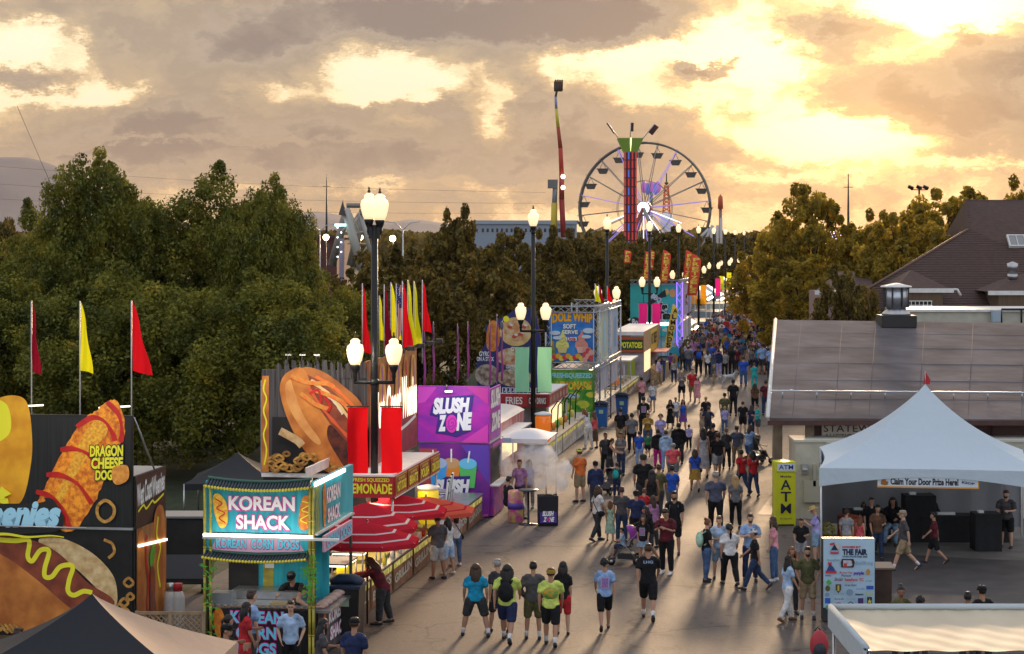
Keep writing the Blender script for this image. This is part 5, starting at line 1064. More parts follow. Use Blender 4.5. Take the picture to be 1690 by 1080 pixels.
def counters():
    CF = mat('counter_print', (.35,.17,.07), .5, c2=(.16,.08,.05), vs=2.5); GL = mat('display_glass', (.20,.22,.22), .08, .2, spec=.8)
    def counter(Ya, Yb, label, txts, lat=10.75, steel=True):
        L_ = (Yb-Ya)/math.cos(SA); t = thing('food_counter', label, 'counter', st(Ya,lat), -SA); h = .80
        MB().bx(-.05,0,0,L_,.04,h).build('front_panel', CF, t); MB().bx(-1.0,-.05,0,.04,.04,h).build('end_panel', CF, t); MB().bx(-1.05,.06,-.04,L_+.02,h,h+.045).build('counter_top', STEEL if steel else mat('top_cream', (.45,.40,.33), .5), t, bevel=.008)
        MB().bx(-1.05,-1.0,0,L_,.04,h).build('back_panel', DARK, t)
        s = sides(t, .005); n = len(txts); w = L_/n
        for i, (tx, c) in enumerate(txts):
            s.rect('sign_panel', i*w+.05, h-.03, (i+1)*w-.05, .06, mat('counter_dark', (.10,.055,.04), .5, c2=(.30,.12,.05), vs=3)); s.rect('yellow_strip', i*w+.08, h-.05, (i+1)*w-.08, h-.20, mat('lit_strip', (.8,.6,.15), .5, emit=(1,.75,.25), es=.15, var=.5, vs=7))
            s.text(tx, i*w+.2, h-.30, (i+1)*w-.2, .26, P_(tuple(x*.62 for x in (.8,.75,.6))), .04, rot=3)
        return t, L_, h
    t, L_, h = counter(46.6, 56.6, 'steel food counter with chili cheese signs where the woman in maroon orders', (('CHILI',WH),('BRATS',WH),('GRILLIN',WH),('GRILLIN',WH)))
    for (y, w) in ((.6,1.1),(2.4,1.5),(4.4,1.6),(6.6,1.6)):
        m = MB(); 
        for dx in (-.9,-.15):
            for dy in (0,w): m.tube([(dx,y+dy,h),(dx,y+dy,h+.62)], .02, 5)
        m.bx(-.93,-.12,y-.03,y+w+.03,h+.60,h+.64); m.build('warmer_frame', STEEL, t)
        MB().bx(-.90,-.14,y+.02,y+w-.02,h+.56,h+.585).build('warmer_light', mat('warmer_lit', (1,.8,.5), .5, emit=(1,.75,.4), es=3.0), t); MB().bx(-.9,-.2,y+.05,y+w-.05,h+.05,h+.13).build('food_tray', mat('food_mix', (.42,.25,.08), .6, c2=(.12,.2,.04), vs=14, bump=.5), t)
    random.seed(2)
    for i in range(16):
        y = random.uniform(.3,L_-.4); MB().lathe([(.045,h+.045),(.05,h+.20),(.02,h+.24),(.015,h+.28)], (random.uniform(-.12,-.02),y,0), 8).build('sauce_bottle', P_(random.choice(((.6,.05,.03),(.75,.6,.05),(.6,.6,.6),(.1,.25,.1)))), t)
    def dispenser(t, x, y, h, c, n, s=1):
        MB().lathe([(.14*s,h+.05),(.17*s,h+.12),(.18*s,h+.55*s),(.16*s,h+.60*s)], (x,y,0), 14).build('drink_dispenser', mat(n, c, .15, spec=.6, emit=c, es=.25), t); MB().lathe([(.19*s,h+.60*s),(.19*s,h+.64*s),(.05,h+.68*s)], (x,y,0), 14).build('dispenser_lid', WH, t)
    dispenser(t, -.25, .9, h-.02, (.85,.65,.02), 'lemonade'); 
    t, L_, h = counter(57.2, 65.2, 'second food counter with tan sign panels just before the slush stand', (('FUNNEL',YEL),('GYROS',WH),('CORN DOGS',YEL)))
    dispenser(t, -.35, 1.0, h, (.85,.68,.05), 'lemonade', 1.7); 
    for i in range(7): 
        m = MB(); m.tube([(-.3-.05*i,3.2+.42*i,h),(-.2-.05*i,3.3+.42*i,h+.95)], .035, 6); m.build('napkin_rack', (WH, BLACK)[i%2], t)
    for i in range(5): MB().bx(-.7,-.35,1.8+i*.3,2.05+i*.3,h+.045,h+.16+.05*(i%3)).build('box_stack', WH, t)
    for i, yy in enumerate((1.6,2.5,4.0)):
        m = MB()
        for dx in (-.95,-.3):
            for dy in (0,.7): m.tube([(dx,yy+dy,h),(dx,yy+dy,h+.55)], .018, 5)
        m.bx(-.97,-.28,yy-.02,yy+.72,h+.54,h+.57); m.build('warmer_frame', STEEL, t)
    # juice counter beside the soft serve tower
    t, L_, h = counter(80.5, 95.5, 'white juice counter with glass drink dispensers in front of the green lemonade panel', (('GYRO',NAVY),('DRINKS',NAVY),('LEMONADE',NAVY)), steel=False)
    for o in t.children: 
        if o.name.startswith('front_panel') or o.name.startswith('sign_panel') or o.name.startswith('end_panel'): o.data.materials[0] = mat('white_counter_print', (.55,.52,.50), .5, var=.25, vs=4)
    dispenser(t, -.3, 1.4, h, (.90,.20,.02), 'orange_drink', 1.8)
    for i in range(5): MB().tube([(-.15,2.5+i*2.1,h),(-.1,2.5+i*2.1,h+1.2),(.15,2.5+i*2.1,h+1.55),(.35,2.5+i*2.1,h+1.45)], .03, 6).build('tap_arm', BLACK, t)
    for i in range(9): MB().lathe([(.09,h+.05),(.11,h+.32),(.08,h+.36)], (-.5,2.2+i*1.3,0), 10).build('jar', P_(((.7,.25,.05),(.2,.45,.1),(.75,.6,.1))[i%3]), t)
    t, L_, h = counter(108, 121, 'counter with an orange cooler and small white roof before the potato stand', (('JUICE',NAVY),('FRUIT',NAVY)), steel=False)
    MB().lathe([(.28,h),(.34,h+.3),(.30,h+.62),(.12,h+.7),(.12,h+.85),(.02,h+.88)], (-.5,3.5,0), 14).build('orange_cooler', P_((.80,.22,.03)), t)
    for y in (5.5,9.5): MB().tube([(-.1,y,h),(-.1,y,h+1.35)], .03, 6).build('roof_post', WHITE, t); 
    MB().bx(-1.2,.3,5.2,9.8,h+1.35,h+1.42).build('small_roof', WHITE, t)
    for i in range(6): MB().bx(-.6,-.2,.8+i*1.9,1.3+i*1.9,h+.04,h+.2).build('basket', P_((.5,.4,.25)), t)
counters()
def umbrella(px, py_top, Y, r, label, c1, c2, drop=.42):
    p = at(px, py_top, Y); t = thing('market_umbrella', label, 'umbrella', (p.x,Y,0), .35, 'red striped umbrellas over the food counters'); mb = MB(); n = 8; rings = 7
    MA = [c1, c2]; 
    for i in range(n):
        a0, a1 = 2*math.pi*i/n, 2*math.pi*(i+1)/n
        for j in range(rings):
            for (q0,q1,mi) in (((j)/rings,(j+.66)/rings,0),((j+.66)/rings,(j+1)/rings,1 if j in (3,5) else 0)):
                P4 = []
                for (q, a) in ((q0,a0),(q1,a0),(q1,a1),(q0,a1)): P4.append((r*q*math.cos(a), r*q*math.sin(a), p.z-drop*(q**1.25)*1.6*.62))
                mb.mi = mi; mb.add(P4, [(0,1,2,3)], False)
    mb.mi = 0
    for i in range(n):
        a0, a1 = 2*math.pi*i/n, 2*math.pi*(i+1)/n; zz = p.z-drop*.992
        mb.add([(r*math.cos(a0),r*math.sin(a0),zz),(r*math.cos(a1),r*math.sin(a1),zz),(r*math.cos(a1),r*math.sin(a1),zz-.1),(r*math.cos(a0),r*math.sin(a0),zz-.1)], [(0,1,2,3)])
    mb.build('canopy', MA, t); MB().tube([(0,0,0),(0,0,p.z+.06)], .022, 7).build('pole', BLACK, t)
    for i in range(n): a = 2*math.pi*i/n; MB().tube([(0,0,p.z-.03),(r*math.cos(a),r*math.sin(a),p.z-drop*1.0)], .009, 4).build('rib', STEEL, t)
uR = bcloth('umbrella_red', (.55,.03,.05), .4); uW = bcloth('umbrella_white', (.75,.62,.62), .4); uO = bcloth('umbrella_coral', (.72,.14,.09), .45)
umbrella(606, 862, 47.6, 1.25, 'lowest striped umbrella half hidden behind the teal stand', uR, uW)
umbrella(604, 830, 49.5, 1.3, 'red and white striped umbrella over the grill counter left of the lamp pole', uR, uW, .55)
umbrella(656, 816, 53.5, 1.35, 'red and white striped umbrella right of the tall lamp pole', uR, uW)
umbrella(703, 820, 56.2, 1.40, 'coral umbrella nearest the slush stand', uO, uR, .36)
# ------------------------------------------------ slush stand
def slush():
    px, Y = 808, 65.6; k = Y/F; z = lambda y: H-(y-HY)*k; X = lambda p: (p-px)*k; L_ = X(688); t = stand('slush_stand', 'purple and magenta slush stand with big slanted white lettering', 'drinks stand', px, Y)
    PUR = mat('magenta_swirl', (.52,.02,.38), .5, c2=(.22,.02,.35), vs=1.1, stretch=(1,1,2.2)); PU2 = mat('purple_swirl', (.07,.02,.22), .5, c2=(.28,.02,.28), vs=1.0)
    MB().bx(L_,0,-.03,.07,z(731),z(638)).build('sign_panel', PUR, t); MB().bx(L_+.02,0,.0,2.3,.05,z(733)).build('body', PU2, t); MB().bx(L_+.02,.0,.07,2.3,z(733),z(728)).build('roof', WHITE, t)
    MB().bx(-.06,.0,.07,2.3,z(731),z(643)).build('side_sign', PUR, t)
    b = fronts(t, px, Y, -.034)
    for i, (pts, c) in enumerate((([(688,640),(720,640),(700,665),(688,668)],(.62,.06,.48)),([(770,640),(806,640),(806,668)],(.55,.03,.30)),([(688,700),(730,731),(688,731)],(.35,.02,.40)),([(760,731),(806,700),(806,731)],(.66,.05,.42)))): b.poly('swirl', pts, P_(c))
    b.poly('name_backing', [(712,670),(728,656),(782,652),(778,680),(776,712),(752,722),(736,718),(718,716),(722,690),(708,686)], P_((.04,.02,.20)))
    b.text('SLUSH', 713, 657, 776, 683, WH, .07, shear=.25, rot=-3, taper=-.15); b.text('Z', 722, 686, 737, 713, WH, .07, shear=.25, rot=-3); b.text('NE', 752, 681, 780, 711, WH, .07, shear=.25, rot=-3)
    b.disc('swirl_disc', 745, 700, 9.5, 15, P_((.70,.04,.40)), rot=0); b.stroke('swirl_line', [(744,700),(747,697),(748,702),(742,705),(740,697),(748,691),(752,701),(744,710),(738,704)], 1.6, P_((.30,.02,.40)))
    MB().tube([(X(736),-.03,z(636)),(X(740),-.5,z(645))], .02, 5).build('light_arm', BLACK, t); MB().box((X(744),-.5,z(645)), (.22,.10,.05)).build('flood_lamp', mat('flood_lit', (.8,.7,1), .5, emit=(.85,.75,1), es=3), t)
    lo = fronts(t, px, Y, -.004)
    lo.rect('teal_patch', 690, 742, 720, 800, P_((.45,.06,.06))); lo.poly('violet_ray', [(760,735),(807,735),(807,800)], P_((.12,.05,.40)))
    for (x, c1, dm) in ((744,(.80,.25,.02),(.62,.35,.15)),(722,(.05,.35,.75),(.4,.5,.7)),(772,(.10,.50,.12),(.15,.55,.80))):
        lo.poly('cup_picture', [(x-15,768),(x+15,768),(x+11,806),(x-11,806)], P_(c1)); lo.disc('cup_dome', x, 766, 15, 9, P_(dm)); lo.stroke('straw', [(x-6,764),(x-9,744)] if x < 740 else [(x,764),(x,742)] if x<760 else [(x,764),(x+3,745)], 2.6, WH, smooth=False)
    lo.poly('name_backing', [(716,800),(735,788),(776,786),(772,828),(720,832)], P_((.04,.02,.2)))
    lo.text('SLUSH', 715, 792, 776, 816, WH, .07, shear=.25, rot=-3, taper=-.15); lo.text('Z', 728, 819, 742, 842, WH, .07, shear=.25); lo.text('NE', 756, 817, 780, 840, WH, .07, shear=.25)
    lo.stroke('wavy_edge', [(690,850),(720,853),(750,850),(780,853),(806,850)], 4, P_((.5,.08,.35)))
    s = sides(t, .006); s.text('SLUSH', .2, 4.05, 2.2, 3.45, WH, .06, shear=.2); s.text('ZONE', .3, 3.3, 2.1, 2.7, WH, .06, shear=.2)
    # service counter on the street side
    MB().bx(-.02,.12,.1,2.25,.05,1.0).build('side_counter', mat('magenta_counter', (.45,.03,.25), .5, c2=(.15,.02,.25), vs=3), t); MB().bx(-.1,.3,.1,2.3,1.0,1.05).build('counter_top', WHITE, t); MB().bx(.002,.01,.2,2.2,1.05,2.2).build('serving_window', DARK, t)
    m = MB()
    for i in range(12): m.add([(.1,.1+i*.18,2.35),(.1,.28+i*.18,2.35),(.1,.19+i*.18,2.15)], [(0,1,2)])
    m.build('fringe', P_((.6,.1,.45)), t)
    # sandwich board and tall table beside it
    p = gd(904,868); t = thing('sandwich_board', 'black chalkboard style sandwich board advertising slush refills', 'sign board', p, R(4)); k = p.y/F; h = 51*k; w = 33*k
    for s_ in (-1,1): MB().box((0,s_*.17,h/2), (w,.03,h*1.0), (R(-s_*9),0,0)).build('panel', P_((.02,.02,.03)), t, bevel=.006)
    MB().tube([(-w/2,-.13,h*.86),(-w*.3,-.12,h*.99),(0,-.115,h*1.03),(w*.3,-.12,h*.99),(w/2,-.13,h*.86)], .022, 6).build('rounded_top', BLACK, t)
    bb = Board(t, (0,-.26,0), (1,0,0), (0,-1,0), 0, 0, -1, mppu=1); o1 = Vector((0, .155, .99)).normalized()
    def P_tilt(x, zz, off=None): return Vector((x, -.19-.165+ .158*zz*1.0 + .11 - (bb.off if off is None else off)*1.2 - .0, zz))
    bb.P = P_tilt
    bb.rect('poster', -w*.42, h*.84, w*.42, h*.12, P_((.05,.02,.22))); bb.text("'6 Slush", -w*.33, h*.81, w*.33, h*.70, WH, .02); bb.text("'3 Refills", -w*.36, h*.67, w*.36, h*.57, WH, .02); bb.text('SLUSH', -w*.3, h*.50, w*.28, h*.34, WH, .06, shear=.25); bb.text('Z   NE', -w*.26, h*.31, w*.3, h*.16, WH, .06, shear=.25); bb.disc('swirl_disc', -.0, h*.235, w*.09, h*.06, MAG)
    p = gd(872,866); t = thing('cocktail_table', 'narrow black standing table left of the slush sandwich board', 'table', p); MB().lathe([(.30,0),(.30,.02),(.04,.05),(.035,1.05)], seg=18).build('pedestal', BLACK, t); MB().lathe([(.30,1.05),(.32,1.07),(.30,1.10)], seg=20).build('table_top', mat('top_dark', (.05,.05,.05), .3), t)
    # light frame canopy beside the stand with a purple drum, misters on its edge
    p = st(68.3,10.6); t = thing('mist_canopy', 'light canopy frame with white valance and misting nozzles beside the slush stand', 'canopy', p, -SA); zt = 2.25
    for (x, y) in ((0,0),(1.5,0),(0,2.6),(1.5,2.6)): MB().tube([(x,y,0),(x,y,zt)], .022, 6).build('leg', STEEL, t)
    def fn(u, v): return (1.6*u-.05, 2.7*v-.05, zt+.25*math.sin(math.pi*u)*math.sin(math.pi*v))
    MB().grid(fn, 8, 8).build('canopy_cloth', mat('thin_white_cloth', (.7,.68,.68), .7), t); MB().bx(-.05,1.55,-.06,-.04,zt-.12,zt+.02).build('valance', WHITE, t)
    MB().bx(.05,.35,-.1,.0,zt-.1,zt+.05).build('fan_unit', mat('fan_blue', (.4,.5,.6), .4), t)
    p = gd(851,862); t = thing('poster_drum', 'magenta and yellow printed drum under the misting canopy', 'drum', p); MB().lathe([(.22,0),(.24,.03),(.24,.95),(.22,1.0)], seg=18).build('drum', mat('drum_print', (.55,.05,.35), .5, c2=(.6,.5,.05), vs=5), t); MB().lathe([(.25,.42),(.25,.62)], seg=18).build('band', P_((.1,.05,.3)), t)
slush()
def mist():
    m = bpy.data.materials.new('mist_volume'); m.use_nodes = True; nt = m.node_tree; N = nt.nodes; L = nt.links; N.remove(N['Principled BSDF']); v = N.new('ShaderNodeVolumePrincipled'); v.inputs['Color'].default_value = (1,1,1,1)
    tc = N.new('ShaderNodeTexCoord'); n = N.new('ShaderNodeTexNoise'); n.inputs['Scale'].default_value = 1.5; n.inputs['Detail'].default_value = 6; n.inputs['Roughness'].default_value = .65; L.new(tc.outputs['Object'], n.inputs[0])
    mr = N.new('ShaderNodeMapRange'); mr.inputs['From Min'].default_value = .48; mr.inputs['From Max'].default_value = .72; mr.inputs['To Max'].default_value = 7; L.new(n.outputs['Fac'], mr.inputs['Value']); L.new(mr.outputs[0], v.inputs['Density']); L.new(v.outputs[0], N['Material Output'].inputs['Volume'])
    mb = MB()
    for (px, py, rx, rz) in ((832,756,28,20),(870,750,34,18),(902,758,34,24),(922,782,24,34),(846,785,30,34),(892,792,30,34),(880,835,40,24)): mb.ball(at(px,py,67.6), (rx*.0198,.42,rz*.0198), 12, 8)
    o = mb.build('mist_cloud', m); bm = o.modifiers.new('r', 'REMESH'); bm.mode = 'VOXEL'; bm.voxel_size = .07; bpy.context.view_layer.update(); me = bpy.data.meshes.new_from_object(o.evaluated_get(bpy.context.evaluated_depsgraph_get())); o.modifiers.clear(); o.data = me; me.materials.clear(); me.materials.append(m)
    tag(o, 'white water mist drifting from the canopy beside the slush stand', 'mist', kind='stuff')
mist()
# ------------------------------------------------ gyro stall, red cart
def gyro():
    px, Y = 905, 84.6; k = Y/F; z = lambda y: H-(y-HY)*k; X = lambda p: (p-px)*k; t = stand('gyro_stall', 'gyro stall with big round food photos above a red fries sign', 'food stall', px, Y); L_ = X(822); D = 6.2
    MB().bx(L_,0,-.03,.03,z(672),z(651)).build('front_fascia', RED, t); MB().bx(-.03,.03,.03,D,z(672),z(651)).build('side_fascia', RED, t); MB().bx(L_,-.03,.03,D,z(653),z(651)).build('canopy_top', WHITE, t)
    for zz in (z(651),z(672)): MB().bx(.031,.036,0,D,zz-.03,zz+.03).build('white_trim', WHITE, t)
    b = fronts(t, px, Y, -.034); b.text('FRIES', 834, 656, 862, 668, WH, .02); b.rect('menu_panel', 870, 653, 903, 671, P_((.18,.02,.02))); b.text('COLD DRINKS', 873, 657, 901, 667, WH, .015)
    s = sides(t, .034)
    for i in range(6): s.rect('menu_panel', .15+i*1.0, z(653), 1.0+i*1.0, z(670), P_((.45,.12,.10))); s.text('LAMB GYRO', .2+i, z(657), .95+i, z(666), P_((.7,.5,.4)), .02)
    BK = .5; MB().bx(L_,X(888),BK,BK+.06,z(651),z(635)).build('key_pattern_board', NAVY, t); bb = fronts(t, px, Y+BK, BK-.004)
    for i in range(9): bb.stroke('greek_key', [(826+i*7,650),(826+i*7,641),(831+i*7,641),(831+i*7,647),(828.5+i*7,647)], 1.2, WH, smooth=False)
    sh = [(784,660),(782,600),(800,560),(796,540),(812,530),(832,522),(845,512),(880,508),(890,560),(888,635),(830,635)]
    m = MB(); bb.off = .0; P0 = [bb.P(*p) for p in sh]; n = len(P0); m.add(P0+[p+Vector((0,.06,0)) for p in P0], [tuple(reversed(range(n))), tuple(range(n,2*n))]+[(i,(i+1)%n,(i+1)%n+n,i+n) for i in range(n)]); m.build('cutout_board', NAVY, t); bb.off = .01
    F1 = mat('gyro_meat', (.50,.20,.06), .5, c2=(.65,.50,.30), vs=5); F2 = mat('salad_mix', (.45,.10,.04), .5, c2=(.60,.52,.34), vs=4); F3 = mat('fried_food', (.70,.25,.03), .5, c2=(.45,.12,.02), vs=6)
    bb.disc('plate_picture', 848, 548, 27, 24, mat('pita_print', (.68,.48,.22), .5, c2=(.5,.3,.1), vs=3)); bb.disc('food_picture', 850, 546, 22, 18, F1); bb.poly('fries_heap_picture', [(800,545),(808,530),(818,535),(822,560),(814,580),(800,575)], F3, smooth=True); bb.disc('lemon_picture', 832, 527, 5, 5, YEL)
    bb.disc('food_picture', 842, 590, 26, 15, F2); bb.disc('food_picture', 846, 624, 30, 15, mat('wrap_print', (.60,.50,.38), .5, c2=(.2,.1,.05), vs=5)); bb.disc('food_picture', 800, 620, 20, 18, mat('kebab_print', (.45,.38,.32), .5, c2=(.15,.09,.06), vs=6))
    for (x, y) in ((838,540),(856,552),(862,540),(846,556)): bb.disc('garnish', x, y, 4, 3, P_((.5,.06,.03)));  bb.disc('onion_garnish', x+3, y-3, 3, 2, P_((.7,.65,.6)))
    bb.text('GYRO', 787, 581, 806, 589, WH, .02); bb.text('ON A STICK', 783, 590, 812, 597, WH, .02); bb.text('GYRO', 840, 573, 862, 580, WH, .02); bb.text('GREEK SALAD', 832, 603, 866, 609, WH, .02)
    MB().bx(L_,-.2,.8,D,.3,2.3).build('body', mat('stall_body', (.25,.22,.22), .6, var=.3), t)
    m = mat('window_glow', (.9,.7,.4), .5, emit=(1,.75,.4), es=.8); MB().bx(-.19,-.15,1.2,D-.6,1.1,2.1).build('serving_window', m, t)
    for (x, y) in ((L_+.1,0),(0,0),(0,D-.1)): MB().tube([(x,y,0),(x,y,z(672))], .035, 6).build('post', STEEL, t)
    for i, x in enumerate((846,856,866,876,886)): MB().tube([(X(x),.55,z(520)),(X(x)+.25,-.2,z(512))], .012, 5).build('light_arm', BLACK, t)
    # cart in front
    p = st(70,11.35); t = thing('red_cart', 'rounded white roofed red and pink cart between the slush stand and the second lamp', 'food cart', p, -SA); D = 9
    def fn(u, v): x = -1.9*(1-u); return (x, D*v, 2.35+.22*math.sin(math.pi*min(1,u*1.0))**.6)
    MB().grid(fn, 10, 6).build('roof', mat('cart_roof', (.68,.60,.56), .5), t)
    MB().bx(-1.85,-.02,.03,D-.03,.3,2.34).build('body', mat('cart_red', (.45,.05,.05), .5, c2=(.65,.40,.38), vs=1.6, stretch=(1,2,.5)), t)
    MB().bx(-.02,.55,1.5,D-2,2.0,2.04).build('shelf_awning', WHITE, t); MB().bx(-.015,.0,1.2,D-2,1.0,1.9).build('serving_window', mat('window_glow'), t)
    for y in (1.5,7.5): MB().tube([(-.2,y,.3),(.02,y,.3)], .3, 14).build('wheel', BLACK, t)
gyro()
def truss(t, a, b, w=.3, m=None, n=None, name='truss'):
    a, b = Vector(a), Vector(b); d = (b-a); L_ = d.length; d.normalize(); u = d.orthogonal().normalized(); v = d.cross(u); n = n or max(3, int(L_/w/1.3)); mb = MB()
    if abs(d.z) > .9: u, v = Vector((1,0,0)), Vector((0,1,0))
    elif abs(d.x) > .7: u, v = Vector((0,1,0)), Vector((0,0,1))
    else: u, v = Vector((1,0,0)), Vector((0,0,1))
    C = [u*w/2*s+v*w/2*q for s, q in ((-1,-1),(1,-1),(1,1),(-1,1))]
    for c in C: mb.tube([a+c,b+c], .025, 5)
    for i in range(n):
        p, q = a+d*(L_*i/n), a+d*(L_*(i+1)/n)
        for j in range(4):
            c0, c1 = C[j], C[(j+1)%4]
            if i % 2: c0, c1 = c1, c0
            mb.tube([p+c0,q+c1], .014, 4)
    return mb.build(name, m or STEEL, t)
def softserve():
    px, Y = 985, 97.0; k = Y/F; z = lambda y: H-(y-HY)*k; X = lambda p: (p-px)*k; t = stand('soft_serve_tower', 'truss tower with a blue soft serve picture above a green lemonade panel', 'food stand', px, Y); L_ = X(905); D = 10.2
    SKY = mat('blue_sky_print', (.02,.16,.55), .5, c2=(.05,.30,.70), vs=1.5)
    MB().bx(L_,-.1,-.02,.04,z(597),z(516)).build('picture_panel', SKY, t); MB().bx(L_,-.1,-.02,.04,.1,z(611)).build('green_panel', mat('green_leaf_print', (.04,.28,.03), .5, c2=(.22,.45,.04), vs=2.6), t)
    b = fronts(t, px, Y, -.025); OR_ = P_((.90,.42,.02))
    b.text2('DOLE WHIP', 911, 518, 978, 534, OR_, P_((.30,.10,.02)), .05, .04, arc=3, grow=.8); b.text2('SOFT', 929, 535, 951, 543, WH, NAVY, .05, .05, grow=.6); b.text2('SERVE', 927, 545, 954, 552, WH, NAVY, .05, .05, grow=.6); b.rect('logo_patch', 934, 557, 952, 563, WH); b.text('Dole', 936, 556, 950, 563, P_((.55,.03,.05)), .04)
    for (x, c, c2) in ((928,(.80,.75,.18),(.7,.6,.2)),(960,(.80,.28,.22),(.85,.5,.4))):
        b.poly('swirl_picture', [(x-9,575),(x-10,566),(x-5,562),(x-6,556),(x-2,552),(x,545),(x+3,552),(x+6,557),(x+5,562),(x+10,567),(x+9,575)], P_(c), smooth=True); b.poly('cup_picture', [(x-9,573),(x+9,573),(x+6,583),(x-6,583)], P_(c2)); 
        for yy in (556,562,568): b.stroke('swirl_crease', [(x-6,yy+2),(x,yy+3.5),(x+6,yy)], .9, P_((.55,.35,.12)))
    for (x, y, rx, ry) in ((916,550,9,3.5),(972,546,10,4.5),(968,556,8,3),(920,558,8,3)): b.disc('cloud_picture', x, y, rx, ry, P_((.60,.68,.75)))
    b.poly('pineapple_picture', [(908,598),(908,560),(914,566),(916,585),(914,596)], mat('pineapple_print', (.55,.32,.05), .5, c2=(.15,.2,.04), vs=6), smooth=True)
    for i in range(13): b.disc('fruit_picture', 910+i*5.6, 592-(i%3)*2-(10 if i>10 else 0), 4.6, 4.4, P_((((.75,.60,.05),(.70,.05,.05),(.75,.38,.03))[i%3])))
    for i in range(7): b.disc('strawberry_picture', 966+(i%3)*5, 576+i*3, 4.2, 4.6, P_((.62,.06,.06) if i%2 else (.75,.35,.3)))
    b2 = fronts(t, px, Y, -.025); b2.text('FRESHSQUEEZED', 909, 616, 978, 626, P_((.30,.70,.80)), .05); b2.text('LEMONADE', 918, 630, 977, 644, mat('lemon_text', (.85,.72,.04), .5, c2=(.75,.25,.02), vs=4), .06)
    for (x, y, r) in ((945,655,12),(962,668,11),(932,672,12),(975,652,8),(915,690,10),(955,690,9),(970,640,6)): b2.disc('lemon_picture', x, y, r, r*.6, mat('lemon_print', (.75,.68,.05), .5, c2=(.45,.55,.05), vs=4)); b2.disc('leaf_picture', x-r*.8, y+4, r*.5, r*.25, P_((.03,.35,.03)), rot=30)
    b2.disc('glass_picture', 946, 654, 10, 4, P_((.45,.65,.75)))
    zt, zm = z(511), z(604)
    for (x, y) in ((L_,0),(0,0),(0,D*.5),(0,D),(L_,D)): truss(t, (x,y,0), (x,y,zt), .28, name='truss_post')
    for zz in (zt, zm): truss(t, (L_,0,zz), (0,0,zz), .28, name='truss_beam'); truss(t, (0,0,zz), (0,D,zz), .28, name='truss_beam')
    truss(t, (L_,D,zt), (0,D,zt), .28, name='truss_beam')
    s = sides(t, .02); PR = mat('pastel_print', (.35,.50,.62), .5, c2=(.62,.60,.35), vs=.8, stretch=(1,2.5,.3)); s.slab('side_picture', .3, 5.35, 4.9, 3.1, PR); s.slab('side_picture', 5.3, 5.35, 9.9, 3.1, mat('pastel_print_blue', (.5,.55,.62), .5, c2=(.25,.4,.6), vs=.9, stretch=(1,3,.4)))
    for (u, c) in ((1.5,(.55,.65,.2)),(3.2,(.35,.6,.75)),(6.5,(.7,.4,.3)),(8.4,(.2,.4,.7))): s.poly('cup_shape', [(u-.5,4.9),(u+.5,4.9),(u+.35,3.4),(u-.35,3.4)], P_(c))
    s.slab('lower_side_picture', .4, 2.85, 9.8, 1.6, mat('side_glow_print', (.55,.50,.45), .5, c2=(.3,.35,.55), vs=1.2)); s.slab('side_counter_print', .3, 1.0, 9.9, .1, mat('counter_pastel', (.55,.42,.38), .5, c2=(.35,.42,.6), vs=1.4))
    MB().bx(-1.0,.1,.3,9.9,1.0,1.05).build('side_counter', STEEL, t); MB().bx(L_,-1.2,.1,D,.1,2.7).build('body', mat('stall_body'), t)
    MB().bx(-.5,-.4,.5,D-.5,2.6,2.64).build('tube_light', mat('awning_tube'), t)
softserve()
def trash_can(px, py, label, c, s=1.0):
    p = gd(px,py); t = thing('trash_can', label, 'trash can', p, -SA, 'bins along the stall row'); h = 1.05*s; w = .3*s
    m = MB(); m.add([(-w*.85,-w*.85,.05),(w*.85,-w*.85,.05),(w*.85,w*.85,.05),(-w*.85,w*.85,.05),(-w,-w,h),(w,-w,h),(w,w,h),(-w,w,h)], [(3,2,1,0),(4,5,6,7),(0,1,5,4),(1,2,6,5),(2,3,7,6),(3,0,4,7)]); m.build('bin', P_(c, rough=.4), t, bevel=.02)
    m = MB(); m.bx(-w*1.08,w*1.08,-w*1.08,w*1.08,h,h+.06); m.tube([(-w,0,h+.06),(-w*.5,0,h+.16),(w*.5,0,h+.16),(w,0,h+.06)], .12, 8); m.build('lid', mat('lid_dark', (.02,.03,.06), .4), t)
    for s_ in (-1,1): MB().tube([(s_*w*.7-.03,w*.95,.1),(s_*w*.7+.03,w*.95,.1)], .1, 12).build('wheel', BLACK, t)
    b = Board(t, (0,-w*.98-.01,0), (1,0,0), (0,-1,0), 0, 0, -1, mppu=1); b.rect('sticker', -w*.35, h*.86, w*.35, h*.68, P_((.35,.5,.35)))
trash_can(1090,629,'dark blue trash can in front of the potato stand',(.02,.07,.20),1.05)
trash_can(1027,692,'blue trash can beside the soft serve truss counter',(.02,.10,.30),1.0)
trash_can(993,706,'blue bin at the near corner of the soft serve tower',(.02,.12,.35),.95)
trash_can(573,1058,'black trash can at the corner of the teal corn dog stand',(.015,.014,.014),1.15)
trash_can(905,712,'black bin with a blue lid behind the juice counter end',(.02,.02,.025),1.2)
